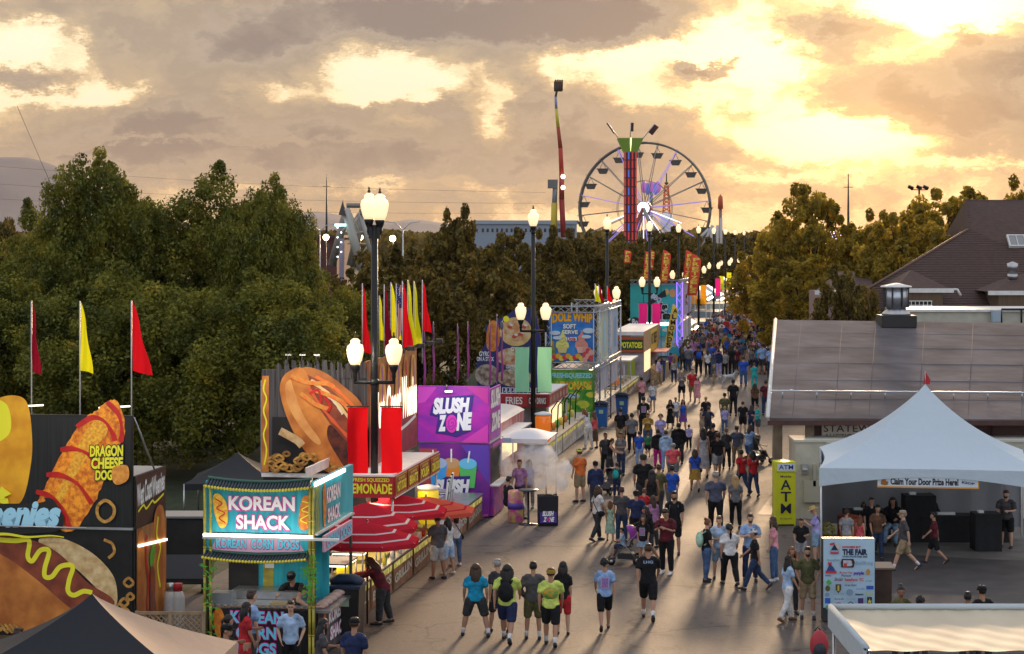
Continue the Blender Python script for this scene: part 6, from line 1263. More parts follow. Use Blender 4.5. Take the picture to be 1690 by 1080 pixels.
def potato():
    px, Y = 1062, 122.5; k = Y/F; z = lambda y: H-(y-HY)*k; X = lambda p: (p-px)*k; t = stand('potato_stand', 'low stand with yellow potato lettering on a dark green sign', 'food stand', px, Y); L_ = X(1008); D = 12
    MB().bx(L_,0,0,.08,z(582),z(556)).build('sign_board', P_((.45,.08,.03)), t); b = fronts(t, px, Y, -.004); b.rect('sign_face', 1020, 561, 1061, 578, P_((.02,.05,.02))); b.text('POTATOES', 1024, 565, 1060, 575, YEL, .04)
    MB().bx(L_,0,.08,D,z(554),z(548)).build('roof', WHITE, t); MB().bx(L_,-.05,.1,D,.2,z(582)).build('body', mat('weathered_body', (.22,.16,.16), .7, c2=(.38,.33,.33), vs=1.5), t); b = fronts(t, px, Y, .09); b.rect('olive_poster', 1036, 588, 1048, 620, P_((.33,.36,.04)))
    MB().bx(-.06,.02,.1,D,z(582),z(548)).build('side_sign', mat('tan_sign', (.45,.28,.16), .6, var=.2), t); s = sides(t, .03); s.slab('yellow_sign', 5, 3.2, 10, 1.9, P_((.70,.52,.04))); s.text('HOT', 5.4, 3.0, 7.0, 2.3, P_((.05,.03,.02)), .04); s.text('BEEF', 7.3, 3.0, 9.6, 2.3, P_((.05,.03,.02)), .04)
    MB().bx(-.05,.9,6,10,1.8,1.86).build('red_shelf_awning', P_((.55,.03,.06)), t); MB().bx(-.05,.0,1,5,.9,2.1).build('serving_window', mat('window_glow'), t); MB().bx(0,.7,5,11,.0,1.0).build('display_counter', mat('shelf_food', (.30,.20,.12), .6, c2=(.5,.35,.2), vs=5), t)
potato()
def teal_stand():
    px, Y = 1122, 154.0; k = Y/F; z = lambda y: H-(y-HY)*k; X = lambda p: (p-px)*k; t = stand('teal_drinks_stand', 'tall teal drinks stand with black cartoon style lettering and a purple lit truss', 'drinks stand', px, Y); L_ = X(1040); D = 14; TL = mat('aqua_print', (.03,.42,.42), .5, c2=(.05,.55,.50), vs=.9)
    MB().bx(L_,0,0,.08,z(556),z(470)).build('sign_board', TL, t); b = fronts(t, px, Y, -.01)
    b.text2('Tea', 1086, 500, 1102, 512, P_((.01,.01,.01)), WH, .08, .06, grow=1); b.text2('Time', 1086, 514, 1112, 528, P_((.01,.01,.01)), WH, .08, .06, grow=1); b.disc('round_logo', 1048, 532, 9, 8, P_((.02,.05,.06))); b.text('Bo', 1043, 527, 1053, 537, WH, .05); b.disc('peach_picture', 1110, 484, 5, 7, P_((.75,.40,.12))); b.disc('mango_picture', 1100, 482, 4, 5, P_((.75,.55,.15)))
    for (x, y) in ((1054,547),(1078,540),(1100,545),(1092,530)): b.disc('white_splash', x, y, 7, 3, P_((.6,.7,.7)))
    MB().bx(X(1062),X(1106),-.06,-.02,z(537),z(533)).build('light_bar', TUBE, t); MB().bx(L_,0,.08,D,z(556),z(552)).build('roof', WHITE, t); MB().bx(L_,-.1,.1,D,.1,z(556)).build('body', mat('teal_body', (.30,.5,.52), .6, var=.2), t)
    PT = mat('purple_lit_truss', (.25,.15,.8), .5, emit=(.28,.14,1), es=1.4); truss(t, (0,-.2,0), (0,-.2,z(466)), .42, PT, name='truss_post'); truss(t, (L_,-.2,z(466)), (0,-.2,z(466)), .3, name='truss_beam'); truss(t, (0,-.2,z(466)), (0,D,z(466)), .3, name='truss_beam'); truss(t, (0,D,0), (0,D,z(466)), .4, name='truss_post')
    s = sides(t, .02); s.slab('side_picture', .5, 5.4, 13.5, 3.0, mat('lilac_print', (.42,.40,.72), .5, var=.15)); s.slab('lower_side_picture', .5, 2.6, 13.5, .2, mat('pale_blue_print', (.45,.5,.6), .5, var=.25, vs=1)); MB().bx(0,.5,.5,13.5,1.0,1.06).build('side_counter', WHITE, t)
    # hand shaped aqua sign and black ribbon flag
    p = gd(1112,612); t = thing('aqua_cutout_sign', 'aqua cut-out sign with an orange swirl beside the teal drinks stand', 'sign', p); k = p.y/F
    b = Board(t, (0,0,0), (1,0,0), (0,-1,0), 1112, 612, k); pts = smoothpts([(1105,609),(1104,585),(1108,574),(1118,573),(1121,585),(1118,592),(1121,604),(1116,610)]); m = MB(); q = [b.P(*a) for a in pts]; n = len(q); m.add(q+[a+Vector((0,.12,0)) for a in q], [tuple(reversed(range(n))), tuple(range(n,2*n))]+[(i,(i+1)%n,(i+1)%n+n,i+n) for i in range(n)]); m.build('cutout', P_((.02,.32,.42)), t); b.off = .03; b.stroke('orange_swirl', [(1107,590),(1113,586),(1117,592),(1112,600),(1108,596)], 3.4, P_((.60,.25,.03))); MB().bx(-.2,.2,-.1,.25,0,.12).build('base', BLACK, t)
    p = at(1082,500,133); t = thing('black_banner', 'tilted black banner with white letters crossing the lamp pole above the pink banners', 'banner', p, 0); k = 133/F; b = Board(t, (0,0,0), (1,0,0), (0,-1,0), 1082, 500, k, off=.06)
    pts = [(1068,500),(1098,478),(1100,490),(1092,492),(1070,506)]; m = MB(); q = [b.P(*a, 0.0) for a in pts]; n = 5; m.add(q+[a+Vector((0,.05,0)) for a in q], [tuple(reversed(range(n))), tuple(range(n,2*n))]+[(i,(i+1)%n,(i+1)%n+n,i+n) for i in range(n)]); m.build('cloth', P_((.01,.01,.02)), t); b.text('BBQ', 1074, 488, 1092, 498, P_((.5,.5,.6)), .04, rot=35)
    for i, (dx, c) in enumerate(((-96,fY),(-90,fD),(-76,fR))): pennant(1078+dx, 468+i*2, 497, 100+i, 9, c, ('yellow pennant above the soft serve tower','dark pennant sliver between the lamp globes above the soft serve tower','red pennant at the right above the soft serve tower')[i], 500, 'pennants above the soft serve tower')
teal_stand()
def far_stalls():
    rows = [(1160,172,'white stall with red counter under the orange banners',(.5,.48,.46),(.5,.08,.08),2.7),(1176,196,'white peaked stall right after the orange banners',(.68,.66,.63),(.45,.4,.38),4.6),(1190,222,'stall with a pale blue front behind the single pink banner',(.45,.55,.62),(.3,.35,.4),3.8),
            (1203,250,'green topped stall under the far yellow banners',(.15,.5,.35),(.5,.5,.45),4.4),(1213,282,'cream stall beyond the far yellow banners',(.6,.55,.45),(.4,.3,.25),3.6),(1221,318,'violet lit stall near the far end of the midway',(.4,.3,.6),(.35,.3,.4),4.0),(1229,360,'last pale stall at the end of the stall row',(.6,.58,.55),(.4,.38,.35),3.6)]
    for i, (px, Y, lab, c, c2, zt) in enumerate(rows):
        t = thing('market_stall', lab, 'market stall', st(Y,10.9), -SA, 'far stalls at the end of the row'); w, D = 3.2, 9
        MB().bx(-w,0,0,D,.0,1.0).build('counter', P_(c2), t); MB().bx(-w,-w+.1,0,D,1.0,zt-1.2).build('back_wall', P_(c2), t)
        m = MB(); zt2 = zt-1.1; m.add([(-w,0,zt2),(0,0,zt2),(0,D,zt2),(-w,D,zt2),(-w/2,D*.3,zt),(-w/2,D*.7,zt)], [(0,1,4),(1,2,5,4),(2,3,5),(3,0,4,5)]); m.bx(-w,0,-.02,.02,zt2-.35,zt2); m.bx(-.02,.02,.02,D,zt2-.35,zt2); m.build('roof', P_(c), t)
        for (x, y) in ((-w+.05,.05),(-.05,.05),(-.05,D-.05)): MB().tube([(x,y,0),(x,y,zt2)], .05, 5).build('post', WHITE, t)
        MB().bx(-.4,-.3,.5,D-.5,zt2-.5,zt2-.44).build('tube_light', mat('awning_tube'), t)
        for j in range(3): MB().ball((.1,1+j*3.5,zt2-.4), .12, 7, 5).build('bulb', BULB, t)
    # brightly lit tents at the far end, seen below the golden trees
    for i, (px, py, w, lab) in enumerate(((1256,516,3.2,'brightly lit white tent at the end of the midway'),(1276,508,3.6,'second glowing white tent below the golden trees'),(1240,508,2.2,'small bright kiosk at the left of the glowing tents'),(1320,505,2.4,'lamp lit kiosk just above the long flat roof corner'))):
        p = gd(px,py); t = thing('lit_tent', lab, 'tent', p, 0, 'bright tents at the end of the midway'); pyramid_tent(t, w/2, w/2, 2.3, 3.9, mat('glow_cloth', (.8,.8,.8), .6, emit=(1,.97,.9), es=.55), .3)
        for j in range(6): MB().ball((random.uniform(-w/2,w/2),-w/2-.15,random.uniform(1.9,3.2)), .14, 7, 5).build('bulb', TUBE, t)
    random.seed(12)
    p = gd(1306,498); t = thing('light_tree', 'violet and white bulbs on a lit ride among the far golden trees', 'ride', p); MB().tube([(0,0,0),(0,0,4.5)], .1, 6).build('mast', BLACK, t)
    for i in range(26): a = random.uniform(0,6.28); q = random.uniform(1,2.8); MB().ball((q*math.cos(a),q*math.sin(a),random.uniform(2.0,4.6)), .11, 6, 4).build('bulb', mat('bulb_violet', (.7,.5,1), .5, emit=(.65,.45,1), es=3) if i%3 else TUBE, t)
far_stalls()
# ================================================================ RIGHT SIDE
def white_tent():
    pk = at(1527,634,0.0+60.0); Yc = 59.0; k = Yc/F
    c = at(1527,634,Yc); t = thing('event_tent', 'big white peaked canopy tent with a small red flag on its tip', 'canopy tent', (c.x,Yc,0), -SA); W_ = 3.0
    Yf = Yc-2.9; ze = at(0,776,Yf).z; CT = bcloth('canvas_white', (.62,.71,.78), .2)
    pyramid_tent(t, W_, 2.9, ze, c.z, CT, .50, sag=.30, pm=WHITE, arch=.55)
    w = bcloth('tent_side', (.26,.26,.28), .15)
    def fn(u, v): return (-W_*.98+.05*math.sin(u*25)*(1-v), -2.8+5.6*u, ze*v)
    MB().grid(fn, 40, 4).build('side_curtain', w, t)
    def fn(u, v): return (-W_+W_*2*u, 2.85+.05*math.sin(u*40), .3+(ze-.6)*v)
    MB().grid(fn, 60, 4).build('rear_curtain', w, t)
    f = thing('tip_flag', 'small dark red flag on the tip of the white tent', 'flag', (c.x,Yc,c.z)); MB().tube([(0,0,-.1),(0,0,.36)], .012, 5).build('flag_pole', STEEL, f)
    MB().add([(0,0,.36),(.16,.03,.12),(.13,.02,-.02),(-.05,0,0),(0,.02,.36),(.16,.05,.12),(.13,.04,-.02),(-.05,.02,0)], [(0,1,2,3),(7,6,5,4),(0,4,5,1),(1,5,6,2)]).build('cloth', P_((.45,.02,.03)), f)
    a, b = at(1453,790,Yf-.08), at(1619,807,Yf-.08); t = thing('prize_banner', 'white banner with bold door prize lettering and an orange edge hung from the tent', 'banner', (a.x,Yf+.42,b.z), -SA); w, h = b.x-a.x, a.z-b.z
    MB().bx(0,w,0,.03,-.02,h).build('orange_border', P_((.75,.35,.05)), t); MB().bx(.02,w-.03,-.006,.0,.02,h).build('banner_face', P_((.62,.68,.74)), t)
    B = Board(t, (0,-.008,0), (1,0,0), (0,-1,0), 0, 0, -1, mppu=1); B.text('Claim Your Door Prize Here!', .36, h-.03, w-.55, .06, P_((.02,.015,.02)), .04); B.text('KSOP', w-.46, h*.62, w-.12, h*.38, NAVY, .03, rot=-8)
    B.poly('beehive_mark', [(.1,h*.35),(.13,h*.75),(.2,h*.85),(.24,h*.6),(.3,h*.5),(.27,h*.2),(.15,h*.2)], P_((.35,.12,.02)), smooth=True)
    # furniture under the tent
    BL = mat('black_table_cloth', (.012,.012,.014), .8, bump=.5, bs=5)
    for (px, py, w, d, h, lab) in ((1590,893,2.6,.75,.76,'long table under a black cloth at the back of the white tent'),(1627,908,.75,.7,1.05,'high black draped table in front of the bearded man'),(1516,893,.9,.7,1.35,'tall black draped display stand in the middle of the white tent'),(1430,893,1.3,.7,.9,'black draped table behind the couple at the left side of the tent')):
        p = gd(px,py); t = thing('draped_table', lab, 'table', p, 0, 'tables under the white tent'); m = MB()
        n = 20
        def fn(u, v, w=w, d=d, h=h): 
            q = u*4; i = int(q)%4; f_ = q-int(q); P4 = [(-w/2,-d/2),(w/2,-d/2),(w/2,d/2),(-w/2,d/2),(-w/2,-d/2)]; x = P4[i][0]*(1-f_)+P4[i+1][0]*f_; y = P4[i][1]*(1-f_)+P4[i+1][1]*f_; g = 1+.03*(1-v)*math.sin(u*60); return (x*g,y*g,h*v)
        m.grid(fn, 80, 3); m.bx(-w/2,w/2,-d/2,d/2,h,h+.02); m.build('table_cloth', BL, t)
        MB().bx(-w*.3,-w*.1,-.1,.12,h+.02,h+.08).build('leaflets', WH, t)
        for x in (-w*.42,w*.42): MB().tube([(x,-d*.45,0),(x,-d*.45,.06)], .03, 6).build('leg', WHITE, t)
    p = gd(1399,898); t = thing('orange_bin', 'orange bin standing in the left corner of the white tent', 'bin', p); MB().lathe([(.26,0),(.30,.05),(.30,.75),(.27,.8)], seg=16).build('bin_body', P_((.55,.09,.02)), t); MB().lathe([(.31,.78),(.31,.83),(.05,.88)], seg=16).build('lid', P_((.35,.06,.02)), t)
    p = gd(1366,905); t = thing('flower_bucket', 'round yellow green plant pot at the left leg of the white tent', 'plant', p); MB().lathe([(.15,0),(.2,.35),(.21,.36)], seg=14).build('pot', P_((.3,.25,.15)), t); m = MB(); random.seed(6)
    for i in range(90):
        d = Vector((random.gauss(0,1),random.gauss(0,1),random.gauss(0,1))).normalized(); c_ = Vector((0,0,.52))+d*.2; s_ = d.orthogonal().normalized()*.05; q = d.cross(s_).normalized()*.05; m.add([c_-s_,c_-q,c_+s_+d*.04,c_+q], [(0,1,2,3)])
    m.build('foliage', P_((.40,.36,.06)), t)
white_tent()
def atm():
    p = gd(1294,866); k = p.y/F; t = thing('cash_kiosk', 'tall yellow ATM kiosk with black letters at the corner of the cream wall', 'cash machine', p, R(3)); w, h = 33*k, 105*k; YG = mat('acid_yellow', (.62,.62,.02), .4, var=.05)
    m = MB(); m.bx(-w/2,w/2,-.3,.3,.0,h*.84); m.build('cabinet', YG, t, bevel=.01); MB().bx(-w*.52,w*.52,-.33,.33,h*.84,h).build('header', YG, t, bevel=.015)
    b = Board(t, (0,-.302,0), (1,0,0), (0,-1,0), 0, 0, -1, mppu=1); hb = Board(t, (0,-.332,0), (1,0,0), (0,-1,0), 0, 0, -1, mppu=1)
    hb.rect('header_face', -w*.44, h*.975, w*.44, h*.865, P_((.60,.66,.72))); hb.text('ATM', -w*.36, h*.955, w*.36, h*.885, P_((.02,.03,.25)), .012); b.text('Mobile', -w*.27, h*.79, w*.27, h*.755, P_((.02,.02,.08)), .02)
    for i, ch in enumerate('ATM'): b.text(ch, -w*.26, h*(.72-i*.185), w*.26, h*(.565-i*.185), P_((.01,.015,.05)), .012)
    b.text('801-555-0142', -w*.3, h*.125, w*.3, h*.105, P_((.1,.1,.02)), .01); MB().bx(-w*.4,w*.4,-.31,.31,.0,.05).build('plinth', DARK, t)
    p = gd(1288,806); t = thing('beer_chalkboard', 'black beer chalkboard with a mug drawing behind the yellow kiosk', 'sign board', p); w, h = .42, .85; w = 21*p.y/F; h = 46*p.y/F
    for s in (-1,1): MB().box((0,s*.15,h/2), (w,.03,h), (R(-s*8),0,0)).build('panel', P_((.025,.025,.03)), t)
    B = Board(t, (0,-.26,0), (1,0,0), (0,-1,0), 0, 0, -1, mppu=1); B.text('BEER', -w*.33, h*.82, w*.33, h*.68, P_((.5,.5,.5)), .02); B.stroke('mug_drawing', [(-w*.2,h*.5),(-w*.2,h*.25),(w*.15,h*.25),(w*.15,h*.5),(-.02,h*.56)], .02, P_((.5,.5,.5)), smooth=False, closed=True); B.stroke('mug_handle', [(w*.15,h*.45),(w*.28,h*.42),(w*.28,h*.32),(w*.15,h*.3)], .02, P_((.5,.5,.5))); MB().bx(-w*.3,w*.3,-.02,.02,h,h+.05).build('handle', BLACK, t)
atm()
def sponsor_board():
    p = gd(1401,1028); k = p.y/F; t = thing('sponsor_board', 'light blue board crowded with sponsor logos under THE FAIR heading', 'notice board', (p.x,p.y,0), R(-2)); z = lambda y: (1028-y)*k; X = lambda x: (x-1401)*k
    MB().bx(X(1358),X(1444),0,.35,z(1026),z(890)).build('dark_case', mat('case_dark', (.03,.03,.035), .5), t, bevel=.01); MB().bx(X(1359),X(1443),-.03,.0,z(1003),z(888)).build('board_face', mat('board_blue', (.42,.58,.70), .4, var=.05), t)
    b = Board(t, (0,-.031,0), (1,0,0), (0,-1,0), 1401, 1028, k, off=.003); K = P_((.015,.02,.06)); Rd = P_((.55,.04,.05)); Bl = P_((.03,.10,.45)); Gn = P_((.08,.40,.08)); Gy = P_((.2,.3,.4))
    b.text('NOWHERE BUT', 1390, 901, 1420, 905, Rd, .05); b.text('THE FAIR', 1390, 906, 1431, 916, K, .06); b.text('UTAH STATE FAIR 2025', 1390, 917, 1431, 920, K, .03)
    b.poly('emblem_banner', [(1369,897),(1377,895),(1377,899),(1370,900)], Rd); b.disc('emblem_disc', 1382, 902, 4, 5, P_((.6,.5,.45))); b.poly('emblem_peak', [(1370,910),(1377,898),(1384,910)], K); b.rect('emblem_block', 1371, 908, 1383, 914, P_((.3,.35,.5))); b.rect('emblem_base', 1370, 911, 1384, 914, Rd)
    b.text('HomeFirst', 1365, 922, 1385, 926, Gy, .02); b.poly('block_logo', [(1389,922),(1408,922),(1410,928),(1408,936),(1388,936),(1387,928)], P_((.04,.02,.02))); b.text('FB', 1391, 924, 1406, 934, P_((.5,.5,.55)), .1); b.rect('block_logo_corner', 1392, 929, 1397, 935, Rd); b.text('bullfrog', 1412, 925, 1440, 933, Gy, .0)
    b.poly('mountain_logo', [(1363,943),(1369,929),(1375,936),(1379,943)], P_((.03,.06,.22))); b.rect('mountain_logo_base', 1362, 942, 1380, 946, Rd); b.text('M', 1366, 927, 1372, 932, Rd, .06)
    b.text('Mountain West', 1385, 942, 1406, 946, Rd, .01); b.text('purple', 1408, 942, 1425, 949, P_((.10,.02,.35)), .06); b.poly('flame_logo', [(1429,948),(1428,941),(1432,937),(1435,942),(1434,948)], P_((.5,.25,.05)))
    b.text('Pioneer', 1388, 947, 1404, 951, K, .01); b.text('xfinity', 1361, 948, 1371, 951, K, .02); b.text('Sinclair', 1376, 952, 1391, 958, P_((.15,.02,.05)), .02, shear=.3); b.text('StateFarm', 1393, 953, 1414, 958, Rd, .04); b.text('TC', 1417, 953, 1424, 958, Rd, .05); b.text('AT&T', 1427, 956, 1438, 959, Gy, .03)
    b.poly('green_burst_logo', [(1362,960),(1366,955),(1370,958),(1372,962),(1367,965)], Gn); b.disc('dark_seal_logo', 1365, 970, 4, 5, P_((.1,.1,.02))); b.poly('shield_logo', [(1378,963),(1387,963),(1387,972),(1382.5,978),(1378,972)], P_((.08,.05,.02))); b.poly('shield_logo_stripe', [(1381,965),(1384,965),(1384,974),(1381,974)], P_((.55,.45,.08)))
    b.text('Great Basin', 1393, 962, 1412, 966, K, .01); b.disc('grey_badge_logo', 1401, 976, 5.5, 5.5, Gy); b.text('Rocky Mtn', 1412, 969, 1425, 972, Bl, .01); b.rect('blue_word_logo', 1428, 965, 1440, 971, Bl); b.text('Cache', 1427, 975, 1439, 981, P_((.5,.5,.08)), .02); b.text('PRIMARY', 1410, 978, 1424, 981, K, .06)
    b.text('University', 1374, 976, 1392, 981, Gy, .0); b.disc('small_badge_logo', 1364, 980, 4, 3.5, Gy); b.text('Bonneville', 1376, 985, 1391, 988, K, .01); b.text('Young', 1395, 985, 1409, 988, Gy, .0); b.rect('navy_square_logo', 1414, 985, 1423, 996, P_((.06,.03,.15))); b.rect('black_square_logo', 1429, 983, 1437, 995, P_((.02,.02,.03))); b.poly('star_logo', [(1433,985),(1434,989),(1437,989),(1435,991),(1436,994),(1433,992),(1430,994),(1431,991),(1430,989),(1432,989)], P_((.65,.55,.08)))
    b.rect('blue_square_logo', 1360, 985, 1369, 994, Bl); b.disc('red_oval_logo', 1382, 996, 6, 4, Rd); b.stroke('ring_logo', [(1397,996),(1402,991),(1407,996),(1402,1001)], 1.4, K, closed=True); b.poly('green_leaf_logo', [(1361,998),(1369,996),(1368,1004),(1361,1003)], P_((.05,.30,.20))); 
    p = gd(1452,1010); t = thing('wooden_lectern', 'small wooden lectern standing behind the sponsor board', 'lectern', p); MB().bx(-.25,.25,-.2,.2,0,1.05).build('cabinet', mat('dark_wood', (.06,.03,.02), .5, var=.3), t, bevel=.01); MB().box((0,0,1.1), (.62,.5,.04), (R(8),0,0)).build('top', mat('worn_top', (.25,.18,.13), .5), t)
sponsor_board()
def near_canopy():
    Yb = 35.7; z = H-(1006-HY)*Yb/F; xl = (1371-CX)*Yb/F; t = thing('flat_canopy', 'cream canvas canopy top filling the bottom right corner', 'canopy', (xl,Yb,0)); W_, D = 5.2, 3.6
    CV = mat('canvas_cream', (.60,.52,.38), .75, c2=(.52,.44,.32), vs=.8, bump=.35, bs=3, stretch=(1,.35,1)); VL = bcloth('canvas_edge', (.60,.66,.70), .3)
    def fn(u, v):
        x, y = W_*u, -D*v; e = min(1, min(u*W_, (1-u)*W_, v*D, (1-v)*D)/.5); return (x, y, z-.10*e+.012*math.sin(x*9+y*2)*math.sin(y*5)+.008*math.sin(x*19+math.sin(x*7)*2)*math.exp(-v*D*3))
    MB().grid(fn, 120, 50).build('canvas', CV, t)
    m = MB(); m.tube([(0,0,z+.05),(W_,0,z+.05)], .05, 8); m.tube([(0,0,z+.05),(0,-D,z+.05)], .05, 8); m.build('rolled_edge', VL, t)
    MB().bx(-.02,W_,-.0,.05,z-.3,z+.04).build('rear_valance', VL, t); MB().bx(-.05,0,-D,0,z-.3,z+.04).build('side_valance', VL, t)
    for (x, y) in ((.05,-.05),(.05,-D+.05),(W_-.05,-.05)): MB().tube([(x,y,0),(x,y,z)], .035, 6).build('leg', STEEL, t)
    p = gd(1352,1090); t = thing('red_backpack', 'red and black backpack at the foot of the sponsor board', 'bag', p); MB().ball((0,0,.32), (.2,.15,.32), 12, 8).build('bag_body', P_((.40,.03,.04)), t); MB().ball((0,-.12,.22), (.14,.08,.18), 10, 7).build('front_pocket', P_((.03,.03,.04)), t); MB().tube([(-.08,.1,.6),(-.02,.12,.68),(.06,.1,.6)], .015, 5).build('handle', BLACK, t)
near_canopy()
# ================================================================ PEOPLE
# a figure is grown from lofted limbs merged into one surface by a voxel remesh; heading 0 walks away from the camera
def V3(*a): return Vector(a)
POSES = {
 #        legs: (fwd deg, knee deg, spread m)      arms: (fwd, out, elbow, inward) in degrees
 'stand': dict(L=(2,3,.03), Rr=(-2,3,.03), aL=(4,9,14,6), aR=(-2,9,12,6)),
 'wide':  dict(L=(4,4,.17), Rr=(-6,10,.17), aL=(6,14,14,4), aR=(-8,14,12,4)),
 'walk':  dict(L=(23,6,.01), Rr=(-17,26,.01), aL=(-20,9,14,4), aR=(24,8,26,8)),
 'walk2': dict(L=(-16,30,.01), Rr=(22,5,.01), aL=(22,9,24,8), aR=(-18,9,12,4)),
 'stroll':dict(L=(12,4,.01), Rr=(-11,16,.01), aL=(-8,9,12,4), aR=(12,9,18,6)),
 'phone': dict(L=(2,3,.03), Rr=(-3,6,.04), aL=(22,10,95,38), aR=(22,10,98,38), head=24),
 'talk':  dict(L=(3,3,.04), Rr=(-3,6,.05), aL=(14,10,80,30), aR=(4,10,20,8), head=6),
 'hips':  dict(L=(2,2,.06), Rr=(-2,4,.06), aL=(-16,34,75,70), aR=(-16,34,75,70)),
 'pocket':dict(L=(2,2,.06), Rr=(-2,5,.05), aL=(-6,20,34,26), aR=(-6,20,34,26)),
 'cross': dict(L=(2,2,.05), Rr=(-2,4,.05), aL=(22,12,92,66), aR=(26,12,92,66), head=4),
 'push':  dict(L=(14,5,.02), Rr=(-12,20,.02), aL=(38,8,40,4), aR=(38,8,40,4), head=10, lean=8),
 'reach': dict(L=(3,2,.05), Rr=(-4,6,.05), aL=(52,8,38,10), aR=(58,8,28,8), head=20, lean=20),
 'sit':   dict(L=(84,84,.06), Rr=(84,84,.06), aL=(26,10,60,20), aR=(26,10,60,20), head=6),
}
def skeleton(pose, fem=False):
    p = POSES[pose]; J = {}
    lean = R(p.get('lean', 2)); hz = .93; J['hip'] = V3(0,0,hz)
    hw = .10 if fem else .092; sw = .150 if fem else .178
    RL = Matrix.Rotation(-lean, 3, 'X')
    up = lambda v: J['hip'] + RL@(Vector(v)-J['hip'])
    J['waist'] = up((0,.0,1.07)); J['chest'] = up((0,-.01,1.28)); J['neck0'] = up((0,-.012,1.44)); J['neck1'] = up((0,.0,1.53))
    hd = R(p.get('head', 0))+lean*.4; RH = Matrix.Rotation(-hd, 3, 'X'); J['RH'] = RH; J['head'] = J['neck1'] + RH@V3(0,.02,.105)
    for s, n in ((-1,'L'),(1,'R')):
        f, kn, sp = p['L'] if n == 'L' else p['Rr']; h = V3(s*hw,0,hz-.03); a = R(f); out = math.asin(min(.6, sp/.85))
        d1 = V3(s*math.sin(out), math.sin(a)*math.cos(out), -math.cos(a)*math.cos(out)); b = R(f-kn); d2 = V3(s*math.sin(out)*.8, math.sin(b)*math.cos(out), -math.cos(b)*math.cos(out))
        J['hip'+n] = h; J['knee'+n] = h+d1*.43; J['ank'+n] = J['knee'+n]+d2*.405; 
        pitch = R(max(-38, min(0, (f-kn)*.9))) if pose != 'sit' else 0
        if f > 15 and pose != 'sit': pitch = R(14)
        J['pitch'+n] = pitch
        af, ao, el, inn = p['aL'] if n == 'L' else p['aR']; sh = up((s*sw,-.01,1.405)); a = R(af); o = R(ao)
        u1 = V3(s*math.sin(o), math.sin(a)*math.cos(o), -math.cos(a)*math.cos(o)); e = sh+u1*.275; b = R(af+el); q = R(inn)
        u2 = V3(s*math.sin(o)*.5-s*math.sin(q), math.sin(b)*math.cos(q), -math.cos(b)*math.cos(q)).normalized(); w = e+u2*.245
        J['sh'+n] = sh; J['elb'+n] = e; J['wri'+n] = w; J['hd'+n] = u2
    return J
def loft(mb, pts, rx, ry, seg=12, front=V3(0,1,0)):
    """closed tapered limb with elliptical sections: rx sideways, ry along `front`"""
    pts = [Vector(p) for p in pts]; P2, A, B = [pts[0]], [rx[0]*.45], [ry[0]*.45]
    d0 = (pts[1]-pts[0]).normalized(); P2[0] = pts[0]-d0*min(rx[0],ry[0])*.5
    for i, p in enumerate(pts): P2.append(p); A.append(rx[i]); B.append(ry[i])
    d1 = (pts[-1]-pts[-2]).normalized(); P2.append(pts[-1]+d1*min(rx[-1],ry[-1])*.5); A.append(rx[-1]*.45); B.append(ry[-1]*.45)
    n = len(P2); vs = []; fs = []
    for i, p in enumerate(P2):
        t = (P2[min(i+1,n-1)]-P2[max(i-1,0)]).normalized(); side = t.cross(front)
        if side.length < .2: side = t.cross(V3(0,0,1))
        side.normalize(); fr = side.cross(t).normalized()
        for k in range(seg): a = 2*math.pi*k/seg; vs.append(p+side*math.cos(a)*A[i]+fr*math.sin(a)*B[i])
    for i in range(n-1):
        for k in range(seg): k2 = (k+1)%seg; fs.append((i*seg+k,(i+1)*seg+k,(i+1)*seg+k2,i*seg+k2))
    fs.append(tuple(range(seg))); fs.append(tuple(reversed([(n-1)*seg+k for k in range(seg)])))
    mb.add(vs, fs, True)
def remesh(mb, voxel, smooth=4, name='m'):
    me = mb.mesh(name, []); bm = bmesh.new(); bm.from_mesh(me); bmesh.ops.recalc_face_normals(bm, faces=bm.faces[:]); bm.to_mesh(me); bm.free()
    o = bpy.data.objects.new(name, me); col.objects.link(o); r = o.modifiers.new('r','REMESH'); r.mode = 'VOXEL'; r.voxel_size = voxel; r.use_smooth_shade = True
    if smooth: s = o.modifiers.new('s','SMOOTH'); s.iterations = smooth; s.factor = .5
    bpy.context.view_layer.update(); out = bpy.data.meshes.new_from_object(o.evaluated_get(bpy.context.evaluated_depsgraph_get())); bpy.data.objects.remove(o); bpy.data.meshes.remove(me)
    out.name = name; out.polygons.foreach_set('use_smooth', [True]*len(out.polygons)); return out
def hand(mb, w, d, side):
    """palm, four bent fingers of different length, thumb from the side of the palm"""
    d = d.normalized(); flat = V3(side,0,0) - d*d.dot(V3(side,0,0)); flat.normalize(); across = d.cross(flat).normalized()      # across the knuckles, roughly forward
    if across.y < 0: across = -across
    curl = -flat
    loft(mb, [w-d*.01, w+d*.03, w+d*.085], [.022,.034,.036], [.018,.017,.014], 8, front=flat)
    for i, (off, l) in enumerate(((-.028,.062),(-.010,.078),(.010,.084),(.028,.074))):
        b = w+d*.08+across*off; m_ = b+d*l*.5+curl*.006; e = m_+(d*.75+curl*.6).normalized()*l*.5; loft(mb, [b-d*.01, m_, e], [.0095,.0090,.0075], [.0095,.0090,.0075], 6)
    b = w+d*.03+across*.030; loft(mb, [b, b+(across*.8+d*.9).normalized()*.035+curl*.006, b+(across*.45+d*1.2).normalized()*.062+curl*.014], [.012,.010,.008], [.012,.010,.008], 6)
def legpts(J, n, t0=0, t1=2):
    h, k, a = J['hip'+n], J['knee'+n], J['ank'+n]; f = lambda t: h.lerp(k, t) if t <= 1 else k.lerp(a, t-1)
    N = 6; return [f(t0+(t1-t0)*i/N) for i in range(N+1)], [t0+(t1-t0)*i/N for i in range(N+1)]
